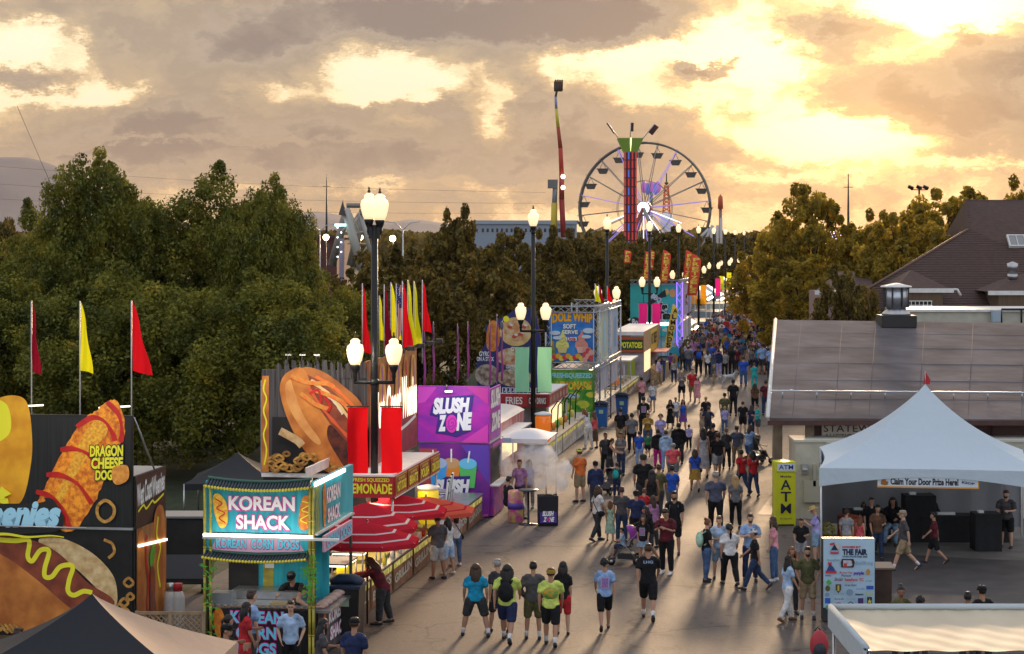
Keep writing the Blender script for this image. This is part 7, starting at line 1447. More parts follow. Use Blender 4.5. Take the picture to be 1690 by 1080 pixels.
def lr(t): return float(np.interp(t, [0,.25,.6,.9,1.0,1.3,1.7,2.0], [.090,.086,.072,.056,.053,.056,.042,.035]))
def body_mesh(pose, fem):
    J = skeleton(pose, fem); mb = MB(); S = .94 if fem else 1
    loft(mb, [J['hip']+V3(0,0,-.05), J['hip']+V3(0,0,.04), J['waist'], J['chest'], J['neck0']-V3(0,0,.05)], [.145*(1.05 if fem else 1),.155*(1.06 if fem else 1),.130*S,.160*S,.13*S], [.10,.108,.09,.108,.072], 16)
    loft(mb, [J['neck0']-V3(0,0,.06), J['neck1']+V3(0,0,.03)], [.058,.052], [.058,.054], 10)
    for s, n in ((-1,'L'),(1,'R')):
        loft(mb, [J['sh'+n]-V3(s*.10,0,-.0), J['sh'+n]], [.054,.050], [.056,.050], 10, front=V3(0,1,0))
        e, w = J['elb'+n], J['wri'+n]; loft(mb, [J['sh'+n], J['sh'+n].lerp(e,.4), e, e.lerp(w,.3), w], [.048*S,.043*S,.035,.037,.024], [.050*S,.044*S,.037,.037,.021], 10); hand(mb, w, J['hd'+n], s)
        pts, ts = legpts(J, n); loft(mb, pts, [lr(t)*(1.04 if fem else 1) for t in ts], [lr(t)*1.05 for t in ts], 12)
        a = J['ank'+n]; f = Matrix.Rotation(J['pitch'+n],3,'X')@V3(0,1,0); loft(mb, [a+V3(0,-.035,-.03), a+f*.06+V3(0,0,-.045), a+f*.15+V3(0,0,-.06)], [.032,.038,.034], [.035,.028,.018], 8, front=V3(0,0,1))
    c, RH = J['head'], J['RH']; m2 = MB(); m2.ball((0,-.012,.015), (.076,.094,.105), 16, 12); m2.ball((0,.026,-.052), (.055,.058,.062), 14, 10); m2.ball((0,.088,-.012), (.013,.018,.024), 8, 6); m2.ball((0,.072,-.05), (.026,.018,.008), 8, 5)
    for s in (-1,1): m2.ball((s*.078,-.005,-.01), (.012,.02,.03), 8, 6)
    o = len(mb.v); mb.add([RH@Vector(v)+c for v in m2.v], m2.f, True)
    return remesh(mb, .0115, 3, 'body'), J
def top_mesh(kind, J, fem):
    mb = MB(); S = .94 if fem else 1; g = {'tee':.013,'long':.016,'tank':.009,'hoodie':.028}[kind]; hem = -.06 if kind != 'tank' else -.02
    loft(mb, [J['hip']+V3(0,0,hem), J['hip']+V3(0,0,.05), J['waist'], J['chest'], J['neck0']-V3(0,0,.045)], [(.165 if fem else .168)+g,.160+g,(.142 if kind!='tank' else .132)*S+g,.165*S+g,.125*S+g], [.122+g,.116+g,.105+g*1.2,.112+g,.075+g*.6], 18)
    if fem: 
        for s in (-1,1): mb.ball(J['chest']+V3(s*.065,.085,-.03), (.062,.05,.058), 10, 8)
    if kind == 'hoodie': mb.ball(J['neck0']+V3(0,-.07,.03), (.12,.08,.07), 12, 8)
    for s, n in ((-1,'L'),(1,'R')):
        if kind == 'tank': loft(mb, [J['sh'+n]-V3(s*.09,0,.03), J['sh'+n]-V3(s*.045,0,-.03)], [.05,.03], [.07,.05], 8); continue
        loft(mb, [J['sh'+n]-V3(s*.11,0,-.01), J['sh'+n]-V3(s*.02,0,0)], [.064+g,.058+g], [.066+g,.060+g], 10)
        e, w = J['elb'+n], J['wri'+n]
        if kind == 'tee': loft(mb, [J['sh'+n].lerp(e,.06), J['sh'+n].lerp(e,.74)], [.054+g,.052+g*1.2], [.056+g,.053+g*1.2], 12)
        else: loft(mb, [J['sh'+n], J['sh'+n].lerp(e,.5), e, e.lerp(w,.5), w.lerp(e,.06)], [.050+g,.046+g,.040+g,.038+g,.027+g*.7], [.052+g,.047+g,.041+g,.039+g,.027+g*.7], 12)
    return remesh(mb, .018, 2, 'top')
def bottom_mesh(kind, J, fem, pose):
    mb = MB(); top = J['hip']+V3(0,0,.09); hw = .158*(1.07 if fem else 1)
    if kind in ('pants','shorts','jeans'):
        g = .016; loft(mb, [J['hip']+V3(0,0,-.09), J['hip'], top], [hw+g*.6,hw+g,.138+g], [.115,.120+g*.5,.100+g], 16)
        for n in 'LR':
            if kind == 'shorts': pts, ts = legpts(J, n, 0, .92); r = [lr(t)+g*(1+t*1.2) for t in ts]
            else: pts, ts = legpts(J, n, 0, 1.93); r = [lr(t)+g*(1.0 if t < 1 else 1.15+.2*(t-1)) for t in ts]
            loft(mb, pts, r, [x*1.04 for x in r], 12)
        return remesh(mb, .017, 2, 'bottom')
    ln = {'skirt':.42,'dress':.62,'mini':.26}[kind]; y = (J['kneeL'].y+J['kneeR'].y)*.15
    wd = max(abs(J['kneeL'].x),abs(J['kneeR'].x))+.12; dp = max(abs(J['kneeL'].y-J['kneeR'].y)*.4*ln/.45+.11, .13); n = 28
    def fn(u, v):
        a = 2*math.pi*u; r0x, r0y = .145+.01, .112; w_ = v**.8; rx = r0x*(1-w_)+wd*w_*(1+.05*math.sin(a*9)); ry = r0y*(1-w_)+(dp)*w_*(1+.05*math.sin(a*9)); return (rx*math.cos(a), y*v+ry*math.sin(a), top.z-(ln+.09)*v)
    mb.grid(fn, n, 8); me = mb.mesh('bottom', []); me.polygons.foreach_set('use_smooth', [True]*len(me.polygons)); return me
def shoe_mesh(J, n):
    mb = MB(); a = J['ank'+n]; Rm = Matrix.Rotation(J['pitch'+n],3,'X'); f = lambda x,y,z: a+Rm@V3(x,y,z)
    loft(mb, [f(0,-.055,-.05), f(0,.02,-.045), f(0,.10,-.058), f(0,.17,-.068)], [.036,.042,.046,.036], [.045,.048,.036,.022], 12, front=V3(0,0,1)); return remesh(mb, .012, 1, 'shoe')
def head_obj(J, m2, name):
    mb = MB(); mb.add([J['RH']@Vector(v)+J['head'] for v in m2.v], m2.f, True); me = mb.mesh(name, []); me.polygons.foreach_set('use_smooth', [True]*len(me.polygons)); return me
def hair_mesh(kind, J):
    m = MB()
    if kind in ('short','cap','beanie','bald'): 
        m.ball((0,-.020,.024), (.085,.100,.108), 14, 10)
        vs = [(x, min(y, .066+ (z-.02)*.35) if z < .085 else y, max(z, -.045 if y < .0 else .058)) for (x,y,z) in m.v]; m.v = vs
        m2 = MB(); m2.add(m.v, m.f, True); m = m2
        if kind == 'short': m.ball((0,.035,.10), (.062,.05,.03), 10, 6); m.ball((0,-.03,.105), (.07,.075,.03), 10, 6)
    if kind == 'curly':
        random.seed(3)
        for i in range(46):
            d = Vector((random.gauss(0,1), random.gauss(0,1)-.5, random.gauss(0,1)+.5)).normalized()
            if d.z < -.35 or (d.y > .55 and d.z < .35): continue
            m.ball((d.x*.085, d.y*.10-.015, d.z*.11+.02), .038, 6, 4)
    if kind in ('long','vlong','pony','bun'):
        m.ball((0,-.022,.026), (.088,.104,.110), 14, 10); m.v = [(x, min(y, .066+(z-.02)*.35) if z < .085 else y, max(z, -.05 if y < .0 else .055)) for (x,y,z) in m.v]
        L_ = {'long':.34,'vlong':.52,'pony':.36,'bun':0}[kind]
        if kind in ('long','vlong'):
            def fn(u, v):
                a = math.pi*(1.02+u*.96) if v < 2 else 0; w_ = .092+.035*math.sin(math.pi*min(1,v*1.1))*1; r = 1+.05*math.sin(u*31); return (w_*r*math.cos(a)*(1-.25*v*v), -.01+w_*.95*r*math.sin(a)-.035*v, .04-L_*v)
            m.grid(fn, 22, 8); m.grid(lambda u, v: (lambda q: (q[0]*.82, q[1]*.80+.006, q[2]))(fn(1-u, v)), 22, 8)
            for s in (-1,1): m.tube([(s*.082,.02,.03),(s*.095,.035,-.08),(s*.092,.045,-.20)], [.022,.024,.012], 7)
        if kind == 'pony': m.tube([(0,-.12,.03),(0,-.15,-.02),(0,-.14,-.16),(0,-.12,-L_)], [.03,.036,.032,.012], 9)
        if kind == 'bun': m.ball((0,-.09,.12), .05, 10, 7)
    return head_obj(J, m, 'hair')
def hat_mesh(kind, J):
    m = MB()
    if kind in ('cap','capback'):
        m.ball((0,-.012,.045), (.094,.108,.092), 14, 9); m.v = [(x,y,max(z,.035)) for (x,y,z) in m.v]; s = 1 if kind == 'cap' else -1
        def fn(u, v): a = math.pi*u; return (.078*math.cos(a), -.012+s*(.095*math.sin(a)*.6+.03+.075*v*math.sin(a)), .045-.02*v)
        m.grid(fn, 12, 3); m.grid(lambda u, v: (lambda q: (q[0],q[1],q[2]-.008))(fn(1-u,v)), 12, 3); m.ball((0,-.012,.137), .01, 6, 4)
    elif kind == 'straw': m.lathe([(.19,.045),(.185,.055),(.10,.06),(.095,.12),(.08,.15),(.01,.155)], (0,-.012,0), 22)
    elif kind == 'beanie': m.ball((0,-.015,.05), (.092,.106,.10), 14, 9); m.v = [(x,y,max(z,.02)) for (x,y,z) in m.v]
    return head_obj(J, m, 'hat')
TC = {}
def tmpl(*key):
    if key in TC: return TC[key]
    kind = key[0]
    if kind == 'body': r = body_mesh(key[1], key[2]); r[0].materials.append(SKIN)
    else:
        J = tmpl('body', key[1], key[2])[1]
        if kind == 'top': r = top_mesh(key[3], J, key[2]); r.materials.append(CLOTH)
        elif kind == 'bottom': r = bottom_mesh(key[3], J, key[2], key[1]); r.materials.append(CLOTH)
        elif kind == 'shoe': r = shoe_mesh(J, key[3]); r.materials.append(CLOTH)
        elif kind == 'hair': r = hair_mesh(key[3], J); r.materials.append(HAIR)
        elif kind == 'hat': r = hat_mesh(key[3], J); r.materials.append(CLOTH)
        elif kind == 'eye': 
            m = MB(); m.ball((key[3]*.030,.083,.006), (.009,.005,.005), 7, 5); r = head_obj(J, m, 'eye'); r.materials.append(P_((.06,.04,.03)))
        elif kind == 'mouth': m = MB(); m.ball((0,.092,-.052), (.024,.006,.006), 8, 5); r = head_obj(J, m, 'mouth'); r.materials.append(P_((.25,.07,.06)))
        elif kind == 'glasses':
            m = MB()
            for s in (-1,1): m.tube([(s*.031+.02*math.cos(a),.094,.006+.017*math.sin(a)) for a in [i*math.pi/5 for i in range(11)]], .003, 4)
            m.tube([(-.05,.092,.01),(.05,.092,.01)], .003, 4); r = head_obj(J, m, 'glasses'); r.materials.append(BLACK)
        elif kind == 'beard': m = MB(); m.ball((0,.035,-.066), (.058,.058,.052), 10, 8); r = head_obj(J, m, 'beard'); r.materials.append(HAIR)
        elif kind == 'sock':
            m = MB(); a = J['ank'+key[3]]; loft(m, [a.lerp(J['knee'+key[3]],.28), a], [.046,.040], [.046,.042], 10); r = m.mesh('sock', CLOTH)
    TC[key] = r; return r
CLR = dict(black=(.010,.010,.012), char=(.035,.035,.04), grey=(.14,.14,.15), lgrey=(.30,.29,.30), white=(.60,.58,.57), cream=(.50,.45,.38), navy=(.018,.028,.08), blue=(.02,.08,.42), teal=(.01,.24,.42), aqua=(.02,.36,.36), lblue=(.24,.36,.58), sky=(.33,.45,.62),
 denim=(.06,.11,.22), dkdenim=(.025,.045,.10), ldenim=(.22,.33,.45), red=(.42,.02,.025), maroon=(.10,.012,.02), coral=(.62,.09,.10), pink=(.60,.25,.28), magenta=(.45,.02,.20), purple=(.16,.05,.22), mauve=(.35,.16,.30), lav=(.36,.32,.60), olive=(.09,.085,.035), green=(.03,.18,.07), mint=(.35,.52,.40),
 yellow=(.62,.55,.03), lime=(.50,.58,.12), mustard=(.32,.19,.03), orange=(.62,.14,.03), brown=(.12,.06,.035), khaki=(.30,.22,.13), tan=(.36,.26,.18), slate=(.07,.08,.12), straw=(.50,.33,.14), dgrey=(.07,.065,.07),
 hblack=(.010,.008,.008), hbrown=(.045,.022,.012), hlbrown=(.12,.06,.03), hblond=(.38,.24,.10), hgrey=(.28,.26,.25), hred=(.16,.05,.02), s1=(.52,.30,.20), s2=(.40,.21,.13), s3=(.24,.115,.065), s4=(.10,.045,.028))
NP = 0
def part(name, me, t, color):
    o = bpy.data.objects.new(name, me); col.objects.link(o); o.parent = t; o.color = (*CLR[color],1) if isinstance(color, str) else (*color,1); return o
GN = {'tee':'shirt','long':'shirt','tank':'top','hoodie':'hoodie','pants':'trousers','jeans':'jeans','shorts':'shorts','skirt':'skirt','dress':'dress_skirt','mini':'skirt'}
def person(label, px, top, foot, head, pose='stand', tp=('tee','black'), bt=('shorts','black'), hr=('short','hbrown'), skin='s2', w=1.0, fem=False, hat=None, extra=(), h=None, group=None, detail=2, shoes='char', Y=None, ):
    if foot is None: foot = (H*top-HY*h)/(H-h)
    if Y is None: p = gd(px, foot); hh = h or H*(foot-top)/(foot-HY)
    else: p = Vector(((px-CX)*Y/F, Y, 0)); hh = h
    s = hh/(1.75 if pose != 'sit' else 1.30)
    if pose == 'sit': s = hh/1.33
    t = thing('person', label, 'person', p, R(-head), group); w = 1+(w-1)*.8; t.scale = (s*w, s*(1+(w-1)*.9), s)
    b, J = tmpl('body', pose, fem); zs = min(J['ankL'].z, J['ankR'].z)-.095
    def add(n, key, c): o = part(n, tmpl(*key) if key[0] != 'body' else b, t, c); o.location.z = -zs; return o
    add('body', ('body',pose,fem), skin); add(GN[tp[0]], ('top',pose,fem,tp[0]), tp[1]); add(GN[bt[0]], ('bottom',pose,fem,bt[0]), bt[1])
    if hr[0] != 'none': add('hair', ('hair',pose,fem,hr[0]), hr[1])
    if hat: add('hat', ('hat',pose,fem,hat[0]), hat[1])
    if detail >= 1:
        for n in 'LR': add('shoe', ('shoe',pose,fem,n), shoes)
    if detail >= 2:
        for s_ in (-1,1): add('eye', ('eye',pose,fem,s_), 'black')
        add('mouth', ('mouth',pose,fem), 'black')
    for e in extra:
        if e in ('glasses','beard'): add(e, (e,pose,fem), hr[1])
        elif e == 'socks':
            for n in 'LR': add('sock', ('sock',pose,fem,n), 'white')
        elif e[0] == 'pack':      # backpack
            m = MB(); c = J['chest']; m.ball((c.x, c.y-.20, c.z-.10), (.15,.10,.23), 12, 9); 
            for s_ in (-1,1): m.tube([(s_*.09,c.y-.15,c.z+.08),(s_*.11,c.y-.02,c.z+.17),(s_*.11,c.y+.12,c.z+.06),(s_*.13,c.y+.08,c.z-.15),(s_*.11,c.y-.12,c.z-.25)], .018, 6)
            q = part('backpack', m.mesh('backpack', CLOTH), t, e[1]); q.location.z = -zs
        elif e[0] == 'bag':       # cross-body bag
            m = MB(); c = J['chest']; hx = e[2]*.2; m.tube([(hx*1.0,c.y-.10,c.z-.36),(0,c.y-.145,c.z-.05),(-hx*.7,c.y-.07,c.z+.16),(-hx*.6,c.y+.06,c.z+.15),(0,c.y+.145,c.z-.05),(hx*1.05,c.y+.07,c.z-.34)], .012, 5); m.ball((hx*1.12,c.y,c.z-.40), (.055,.12,.09), 10, 7)
            q = part('shoulder_bag', m.mesh('shoulder_bag', CLOTH), t, e[1]); q.location.z = -zs
        elif e[0] == 'print':     # printed back or chest motif: (print, text/None, color, side)
            B = Board(t, (0, e[3]*.0, 0), (-e[3],0,0), (0,e[3],0), 0, 0, -1, mppu=1); c = J['chest']; off = .118+.028
            B.off = off+(.012 if e[3] > 0 else .006); B.o = Vector((c.x, c.y, -zs))
            if e[1]: B.text(e[1], -.10, c.z+.12, .10, c.z+.055, P_(CLR[e[2]]), .03)
            else:
                B.rect('shirt_print', -.10, c.z+.06, .10, c.z-.22, P_(CLR[e[2]])); B.rect('shirt_print', -.075, c.z+.03, .075, c.z-.19, mat('print_pattern', (.5,.15,.3), .8, c2=(.08,.15,.4), vs=18))
        elif e[0] == 'splash':
            m = MB(); c = J['chest']; m.ball((0,c.y+e[2]*.075,c.z-.08), (.15,.085,.15), 14, 10); q = part('shirt_print', m.mesh('shirt_print', mat('splash_print', (.60,.30,.04), .8, c2=(.10,.30,.05), vs=11)), t, 'orange'); q.location.z = -zs
        elif e[0] == 'hold':      # something held in the right hand
            m = MB(); wv = J['wriR']+J['hdR']*.09
            if e[1] == 'phone': m.box(wv+V3(0,.02,.02), (.075,.012,.14), (R(-40),0,0)); n_ = 'phone'
            elif e[1] == 'cup': m.lathe([(.035,-.06),(.042,.07),(.045,.075)], wv+V3(0,.03,.03), 12); n_ = 'cup'
            else: m.ball(wv+V3(0,0,-.16), (.10,.06,.16), 10, 7); m.tube([wv, wv+V3(0,0,-.08)], .01, 5); n_ = 'carrier_bag'
            q = part(n_, m.mesh(n_, CLOTH), t, e[2]); q.location.z = -zs
    return t
P = person
GF='people walking up the midway in the foreground'; GM='people in the middle of the midway'; GR='people standing by the yellow kiosk'; GT='people at the white tent'; GS='people at the food stands'
# label, px, head-top y, foot y, heading, pose, top, bottom, hair, skin
P('woman in a bright teal blue shirt and dark shorts with long dark hair, feet apart',785,932,1050,0,'wide',('tee','teal'),('shorts','char'),('vlong','hbrown'),'s2',1.32,True,extra=('socks',),group=GF)
P('grey haired man in a dark shirt looking left behind the yellow shirt',822,925,1044,-35,'stroll',('tee','char'),('shorts','char'),('short','hgrey'),'s1',1.12,extra=('glasses',),group=GF)
P('person in a yellow shirt carrying a big black backpack and wearing blue shorts',837,931,1060,8,'walk',('tee','lime'),('shorts','navy'),('vlong','hblack'),'s2',1.25,extra=('socks',('pack','black')),group=GF)
P('man in a dark grey jacket and olive shorts with hands in his pockets',880,930,1056,0,'pocket',('long','dgrey'),('shorts','olive'),('short','hblack'),'s2',1.08,extra=('socks',),group=GF)
P('person in a tie-dye yellow shirt, yellow cap and black shorts',909,940,1066,5,'stroll',('tee','lime'),('shorts','black'),('short','hbrown'),'s2',1.2,hat=('capback','mustard'),extra=('socks',('splash',None,-1)),group=GF)
P('person in a black shirt, dark cap and red shorts',929,930,1048,5,'stand',('tee','black'),('shorts','red'),('long','hblack'),'s1',1.0,True,hat=('cap','char'),group=GF)
P('curly haired person in a blue shirt with a white picture on its back',998,922,1041,0,'walk2',('tee','lblue'),('shorts','black'),('curly','hblack'),'s2',1.0,extra=(('print',None,'lav',-1),),group=GF)
P('man in black with LHG written across his back',1070,897,1023,4,'walk',('tee','black'),('shorts','black'),('short','hbrown'),'s2',1.12,extra=('socks',('print','LHG','sky',-1)),group=GF)
P('man in a maroon shirt and black trousers looking at his phone',1100,841,948,205,'phone',('tee','maroon'),('pants','black'),('short','hblack'),'s2',1.2,shoes='white',extra=(('hold','phone','char'),),group=GF)
P('girl in a black graphic shirt and denim skirt behind the purple stroller',1062,852,936,200,'stand',('tee','black'),('mini','ldenim'),('long','hbrown'),'s2',1.0,True,extra=(('print',None,'lgrey',1),),group=GM)
P('woman in a dark hoodie reaching for the purple stroller handle',1072,836,930,255,'push',('hoodie','black'),('shorts','char'),('vlong','hblack'),'s2',1.1,True,group=GM)
P('bearded man in a black shirt with a backpack and long black shorts',1113,813,916,190,'stand',('tee','black'),('shorts','black'),('short','hblack'),'s2',1.08,extra=('beard',('pack','slate')),group=GM)
P('man in a brown grey shirt and blue jeans seen from behind',1026,806,895,5,'stand',('tee','dgrey'),('jeans','dkdenim'),('short','hbrown'),'s1',1.1,group=GM)
P('woman in a white shirt with a thin bag strap and dark trousers',986,803,893,60,'stroll',('tee','white'),('pants','char'),('long','hbrown'),'s2',1.15,True,extra=(('bag','black',1),),group=GM)
P('girl in a pale mint dress beside the brown grey shirt',1007,828,893,10,'stand',('tank','mint'),('dress','mint'),('long','hlbrown'),'s1',1.0,True,group=GM)
P('man in a navy shirt and black cap with black shorts seen from behind',1050,812,900,0,'stand',('tee','navy'),('shorts','black'),('short','hblack'),'s2',1.2,hat=('cap','black'),group=GM)
P('child with a red collar next to the navy shirt and black cap',1063,808,882,10,'stand',('tee','red'),('shorts','navy'),('short','hlbrown'),'s1',1.0,group=GM)
P('woman in a mauve top and long dark hair just behind the maroon shirt',1078,820,905,330,'stand',('long','mauve'),('pants','char'),('vlong','hbrown'),'s2',1.0,True,group=GM)
P('man in a bright royal blue shirt and grey shorts walking away',1109,770,852,0,'stroll',('tee','blue'),('shorts','grey'),('short','hblack'),'s2',1.05,group=GM)
P('big man in a black shirt left of the royal blue shirt',1062,752,850,0,'stand',('tee','black'),('pants','char'),('short','hbrown'),'s2',1.25,hat=('cap','char'),group=GM)
P('woman with long black hair over a black dress left of the royal blue shirt',1076,778,866,10,'stand',('tank','black'),('dress','black'),('vlong','hblack'),'s3',1.15,True,group=GM)
P('person in an olive shirt between the black dress and the royal blue shirt',1087,768,858,20,'stroll',('tee','olive'),('pants','char'),('short','hbrown'),'s2',1.0,group=GM)
P('man in a navy jacket and black cap standing near the orange shirt',983,763,843,350,'stand',('long','navy'),('pants','char'),('short','hblack'),'s2',1.15,hat=('cap','black'),group=GM)
P('man in an orange shirt, khaki shorts and lime cap at the edge of the mist',957,743,829,322,'stand',('tee','orange'),('shorts','khaki'),('short','hbrown'),'s1',1.12,hat=('cap','lime'),group=GM)
P('tall man in a grey shirt and dark trousers talking above the dark pushchair',1025,715,785,215,'talk',('tee','grey'),('jeans','dkdenim'),('short','hbrown'),'s2',1.05,group=GM)
P('woman in a black tank top left of the tall man in grey',1006,724,790,100,'push',('tank','black'),('shorts','char'),('pony','hblack'),'s2',1.0,True,group=GM)
P('man in a dark shirt at the left of the family around the dark pushchair',999,716,785,160,'stand',('tee','char'),('pants','black'),('short','hblack'),'s3',1.05,group=GM)
P('child carrying a bright cyan bag beside the dark pushchair',1018,765,822,20,'stand',('tee','char'),('pants','navy'),('short','hbrown'),'s2',1.1,extra=(('pack','aqua'),),group=GM)
P('big man in a coral pink shirt and grey cap walking away',1111,733,797,0,'stroll',('tee','coral'),('shorts','grey'),('short','hgrey'),'s1',1.42,hat=('cap','lgrey'),group=GM)
P('woman in a blue top and mustard yellow skirt',1147,741,811,0,'walk',('tee','blue'),('skirt','mustard'),('long','hbrown'),'s2',1.15,True,extra=(('bag','black',1),),group=GM)
P('woman in a pale grey dress with very long dark hair',1161,708,788,0,'stroll',('tank','lgrey'),('dress','lgrey'),('vlong','hblack'),'s2',1.05,True,group=GM)
P('man in a black shirt and light grey shorts right of the pale grey dress',1184,714,787,0,'walk2',('tee','black'),('shorts','lgrey'),('short','hbrown'),'s2',1.2,group=GM)
P('man all in black just behind the light grey shorts',1177,700,774,0,'stroll',('tee','black'),('pants','black'),('short','hblack'),'s2',1.1,group=GM)
P('woman in dark clothes between the black shirt and the navy shirt',1199,708,775,0,'stand',('tee','char'),('pants','black'),('pony','hlbrown'),'s1',1.0,True,group=GM)
P('broad man in a navy shirt and khaki trousers walking away',1216,704,770,0,'stroll',('tee','slate'),('pants','khaki'),('short','hblack'),'s2',1.2,group=GM)
P('woman in a light blue top and denim pushing the large grey stroller',1236,702,768,40,'push',('tee','lblue'),('shorts','denim'),('long','hbrown'),'s2',1.05,True,group=GM)
P('man in a red jersey with a white number holding a white bag',1224,742,816,330,'walk',('tee','red'),('jeans','dkdenim'),('short','hblack'),'s3',1.1,extra=(('print','7','white',-1),('hold','bag','white')),group=GM)
P('woman in a red jersey and dark jeans near the yellow kiosk',1243,745,820,345,'stroll',('tee','red'),('jeans','dkdenim'),('long','hblack'),'s2',1.05,True,extra=(('print','17','white',-1),),group=GM)
P('big man in a dark slate shirt and black trousers walking away hand in hand',1181,780,876,0,'stroll',('tee','slate'),('pants','black'),('short','hgrey'),'s1',1.3,group=GM)
P('woman with very long blond hair in a grey top and black trousers',1214,787,872,0,'stand',('tee','grey'),('pants','black'),('vlong','hblond'),'s1',1.1,True,group=GM)
# standing groups on the right
P('woman in a black top with a white backpack and rolled jeans',1166,859,960,75,'talk',('tee','black'),('jeans','denim'),('bun','hred'),'s1',1.08,True,extra=(('pack','mint'),),group=GR)
P('man in a light blue shirt and pale denim shorts facing us',1187,854,957,190,'talk',('tee','sky'),('shorts','ldenim'),('short','hlbrown'),'s1',1.05,group=GR)
P('large woman in a white shirt with a dark ponytail and black trousers',1204,866,966,350,'stroll',('tee','white'),('pants','black'),('pony','hblack'),'s2',1.35,True,group=GR)
P('bearded man in a blue shirt and dark trousers facing us',1238,850,960,180,'cross',('tee','lblue'),('pants','navy'),('short','hbrown'),'s1',1.05,extra=('beard',),group=GR)
P('man in a black shirt, white cap and jeans striding to the left',1246,873,974,275,'walk',('tee','black'),('jeans','dkdenim'),('short','hbrown'),'s2',1.05,hat=('cap','white'),group=GR)
P('woman in a pink crop top and jeans looking left',1277,855,960,285,'stand',('tee','pink'),('jeans','denim'),('long','hbrown'),'s1',1.0,True,shoes='white',group=GR)
P('man in a black shirt and grey shorts in front of the yellow kiosk',1322,857,935,180,'talk',('tee','black'),('shorts','lgrey'),('short','hblack'),'s2',1.15,group=GR)
P('woman in a straw hat, white top and denim shorts with a black bag',1347,838,928,290,'phone',('tee','lav'),('shorts','ldenim'),('none','hbrown'),'s1',1.15,True,hat=('straw','straw'),extra=(('bag','black',1),),group=GR)
P('woman in a dark tank top behind the woman in white',1306,905,1014,165,'stand',('tank','olive'),('pants','char'),('long','hred'),'s2',1.0,True,group=GR)
P('woman dressed all in white with very long dark hair',1300,918,1026,70,'stroll',('tee','sky'),('pants','white'),('vlong','hblack'),'s2',1.05,True,shoes='brown',group=GR)
P('man in an olive shirt and khaki shorts with hands behind his back',1333,905,1022,185,'pocket',('tee','olive'),('shorts','khaki'),('short','hblack'),'s2',1.05,extra=('beard','socks'),group=GR)
# at the food stands
P('woman in a maroon cardigan over a pink top leaning on the food counter',632,920,1030,285,'reach',('long','maroon'),('pants','char'),('long','hbrown'),'s1',1.55,True,extra=(('hold','cup','orange'),),group=GS)
P('man in a grey purple shirt and white shorts at the counter',723,852,956,330,'talk',('tee','dgrey'),('shorts','lgrey'),('short','hblack'),'s3',1.15,group=GS)
P('woman in a white top and pale denim shorts beside the man in white shorts',740,856,948,320,'talk',('tee','white'),('shorts','sky'),('long','hblack'),'s2',1.0,True,shoes='white',group=GS)
P('woman in a white top and flared jeans with a black shoulder bag',752,843,934,335,'stand',('tee','white'),('jeans','denim'),('vlong','hblack'),'s1',1.0,True,shoes='white',extra=(('bag','black',1),),group=GS)
P('boy in a pale blue shirt and glasses with hands in his pockets',480,994,None,178,'pocket',('tee','sky'),('pants','black'),('short','hbrown'),'s1',1.02,h=1.66,extra=('glasses',),group=GS)
P('woman in a bright red dress holding a drink before the corn dog stand',404,997,None,60,'talk',('tee','red'),('dress','red'),('long','hblack'),'s2',1.05,True,h=1.62,extra=(('hold','cup','tan'),),group=GS)
P('man in a blue shirt standing behind the woman in the red dress',413,978,None,55,'stand',('tee','lblue'),('pants','dgrey'),('short','hbrown'),'s1',1.12,h=1.76,group=GS)
P('woman in black with hair tied back left of the red dress',374,1018,None,60,'talk',('tee','black'),('pants','black'),('pony','hblack'),'s2',1.05,True,h=1.6,group=GS)
P('man in a black cap and black shirt at the bottom edge near the stand',372,1033,None,110,'stand',('tee','black'),('pants','black'),('short','hblack'),'s2',1.15,hat=('cap','black'),h=1.7,group=GS)
P('woman in a dark sleeveless top ordering at the corn dog window',480,966,1088,80,'reach',('tank','char'),('pants','black'),('bun','hbrown'),'s1',1.05,True,group=GS)
P('vendor in a black cap working behind the corn dog counter',487,945,None,190,'reach',('tee','black'),('pants','black'),('short','hblack'),'s2',1.1,hat=('cap','black'),h=1.75,Y=44.6,group=GS)
P('woman in a grey shirt with long black hair at the bottom of the stand side',530,1024,None,75,'talk',('tee','dgrey'),('pants','char'),('vlong','hblack'),'s2',1.1,True,h=1.62,group=GS)
P('person in a black cap and navy shirt at the bottom edge of the street',584,1023,None,20,'stand',('tee','navy'),('pants','char'),('short','hbrown'),'s2',1.12,hat=('cap','black'),h=1.74,group=GS)
P('person with long hair in a dark shirt beside the black canopy at the left edge',28,1040,None,90,'stand',('tee','char'),('pants','char'),('short','hbrown'),'s2',1.0,h=1.7,group=GS)
P('woman in a white top and white trousers at the juice counter',971,675,741,320,'reach',('long','white'),('pants','white'),('long','hred'),'s1',1.0,True,shoes='white',group=GS)
P('woman in a patterned brown dress behind the woman in white at the juice counter',981,680,740,320,'stand',('tank','coral'),('dress','brown'),('vlong','hlbrown'),'s2',1.0,True,group=GS)
P('vendor in an orange shirt in the lit awning stall',700,800,None,120,'stand',('tee','orange'),('pants','char'),('short','hblack'),'s2',1.0,h=1.7,Y=58.5,group=GS)
P('vendor in black between the striped umbrellas',655,850,None,110,'reach',('tee','black'),('pants','char'),('short','hblack'),'s3',1.1,h=1.75,Y=54.5,group=GS,hat=('cap','black'))
P('person seated in black under the misting canopy',838,778,858,60,'sit',('tee','black'),('pants','char'),('short','hblack'),'s2',1.1,h=1.3,group=GS)
P('person in a dark shirt walking out of the mist',858,760,846,200,'stroll',('tee','mauve'),('shorts','char'),('short','hbrown'),'s2',1.0,group=GS)
P('person in white further back inside the mist',874,760,840,200,'stand',('tee','lav'),('pants','grey'),('long','hbrown'),'s1',1.0,True,group=GS)
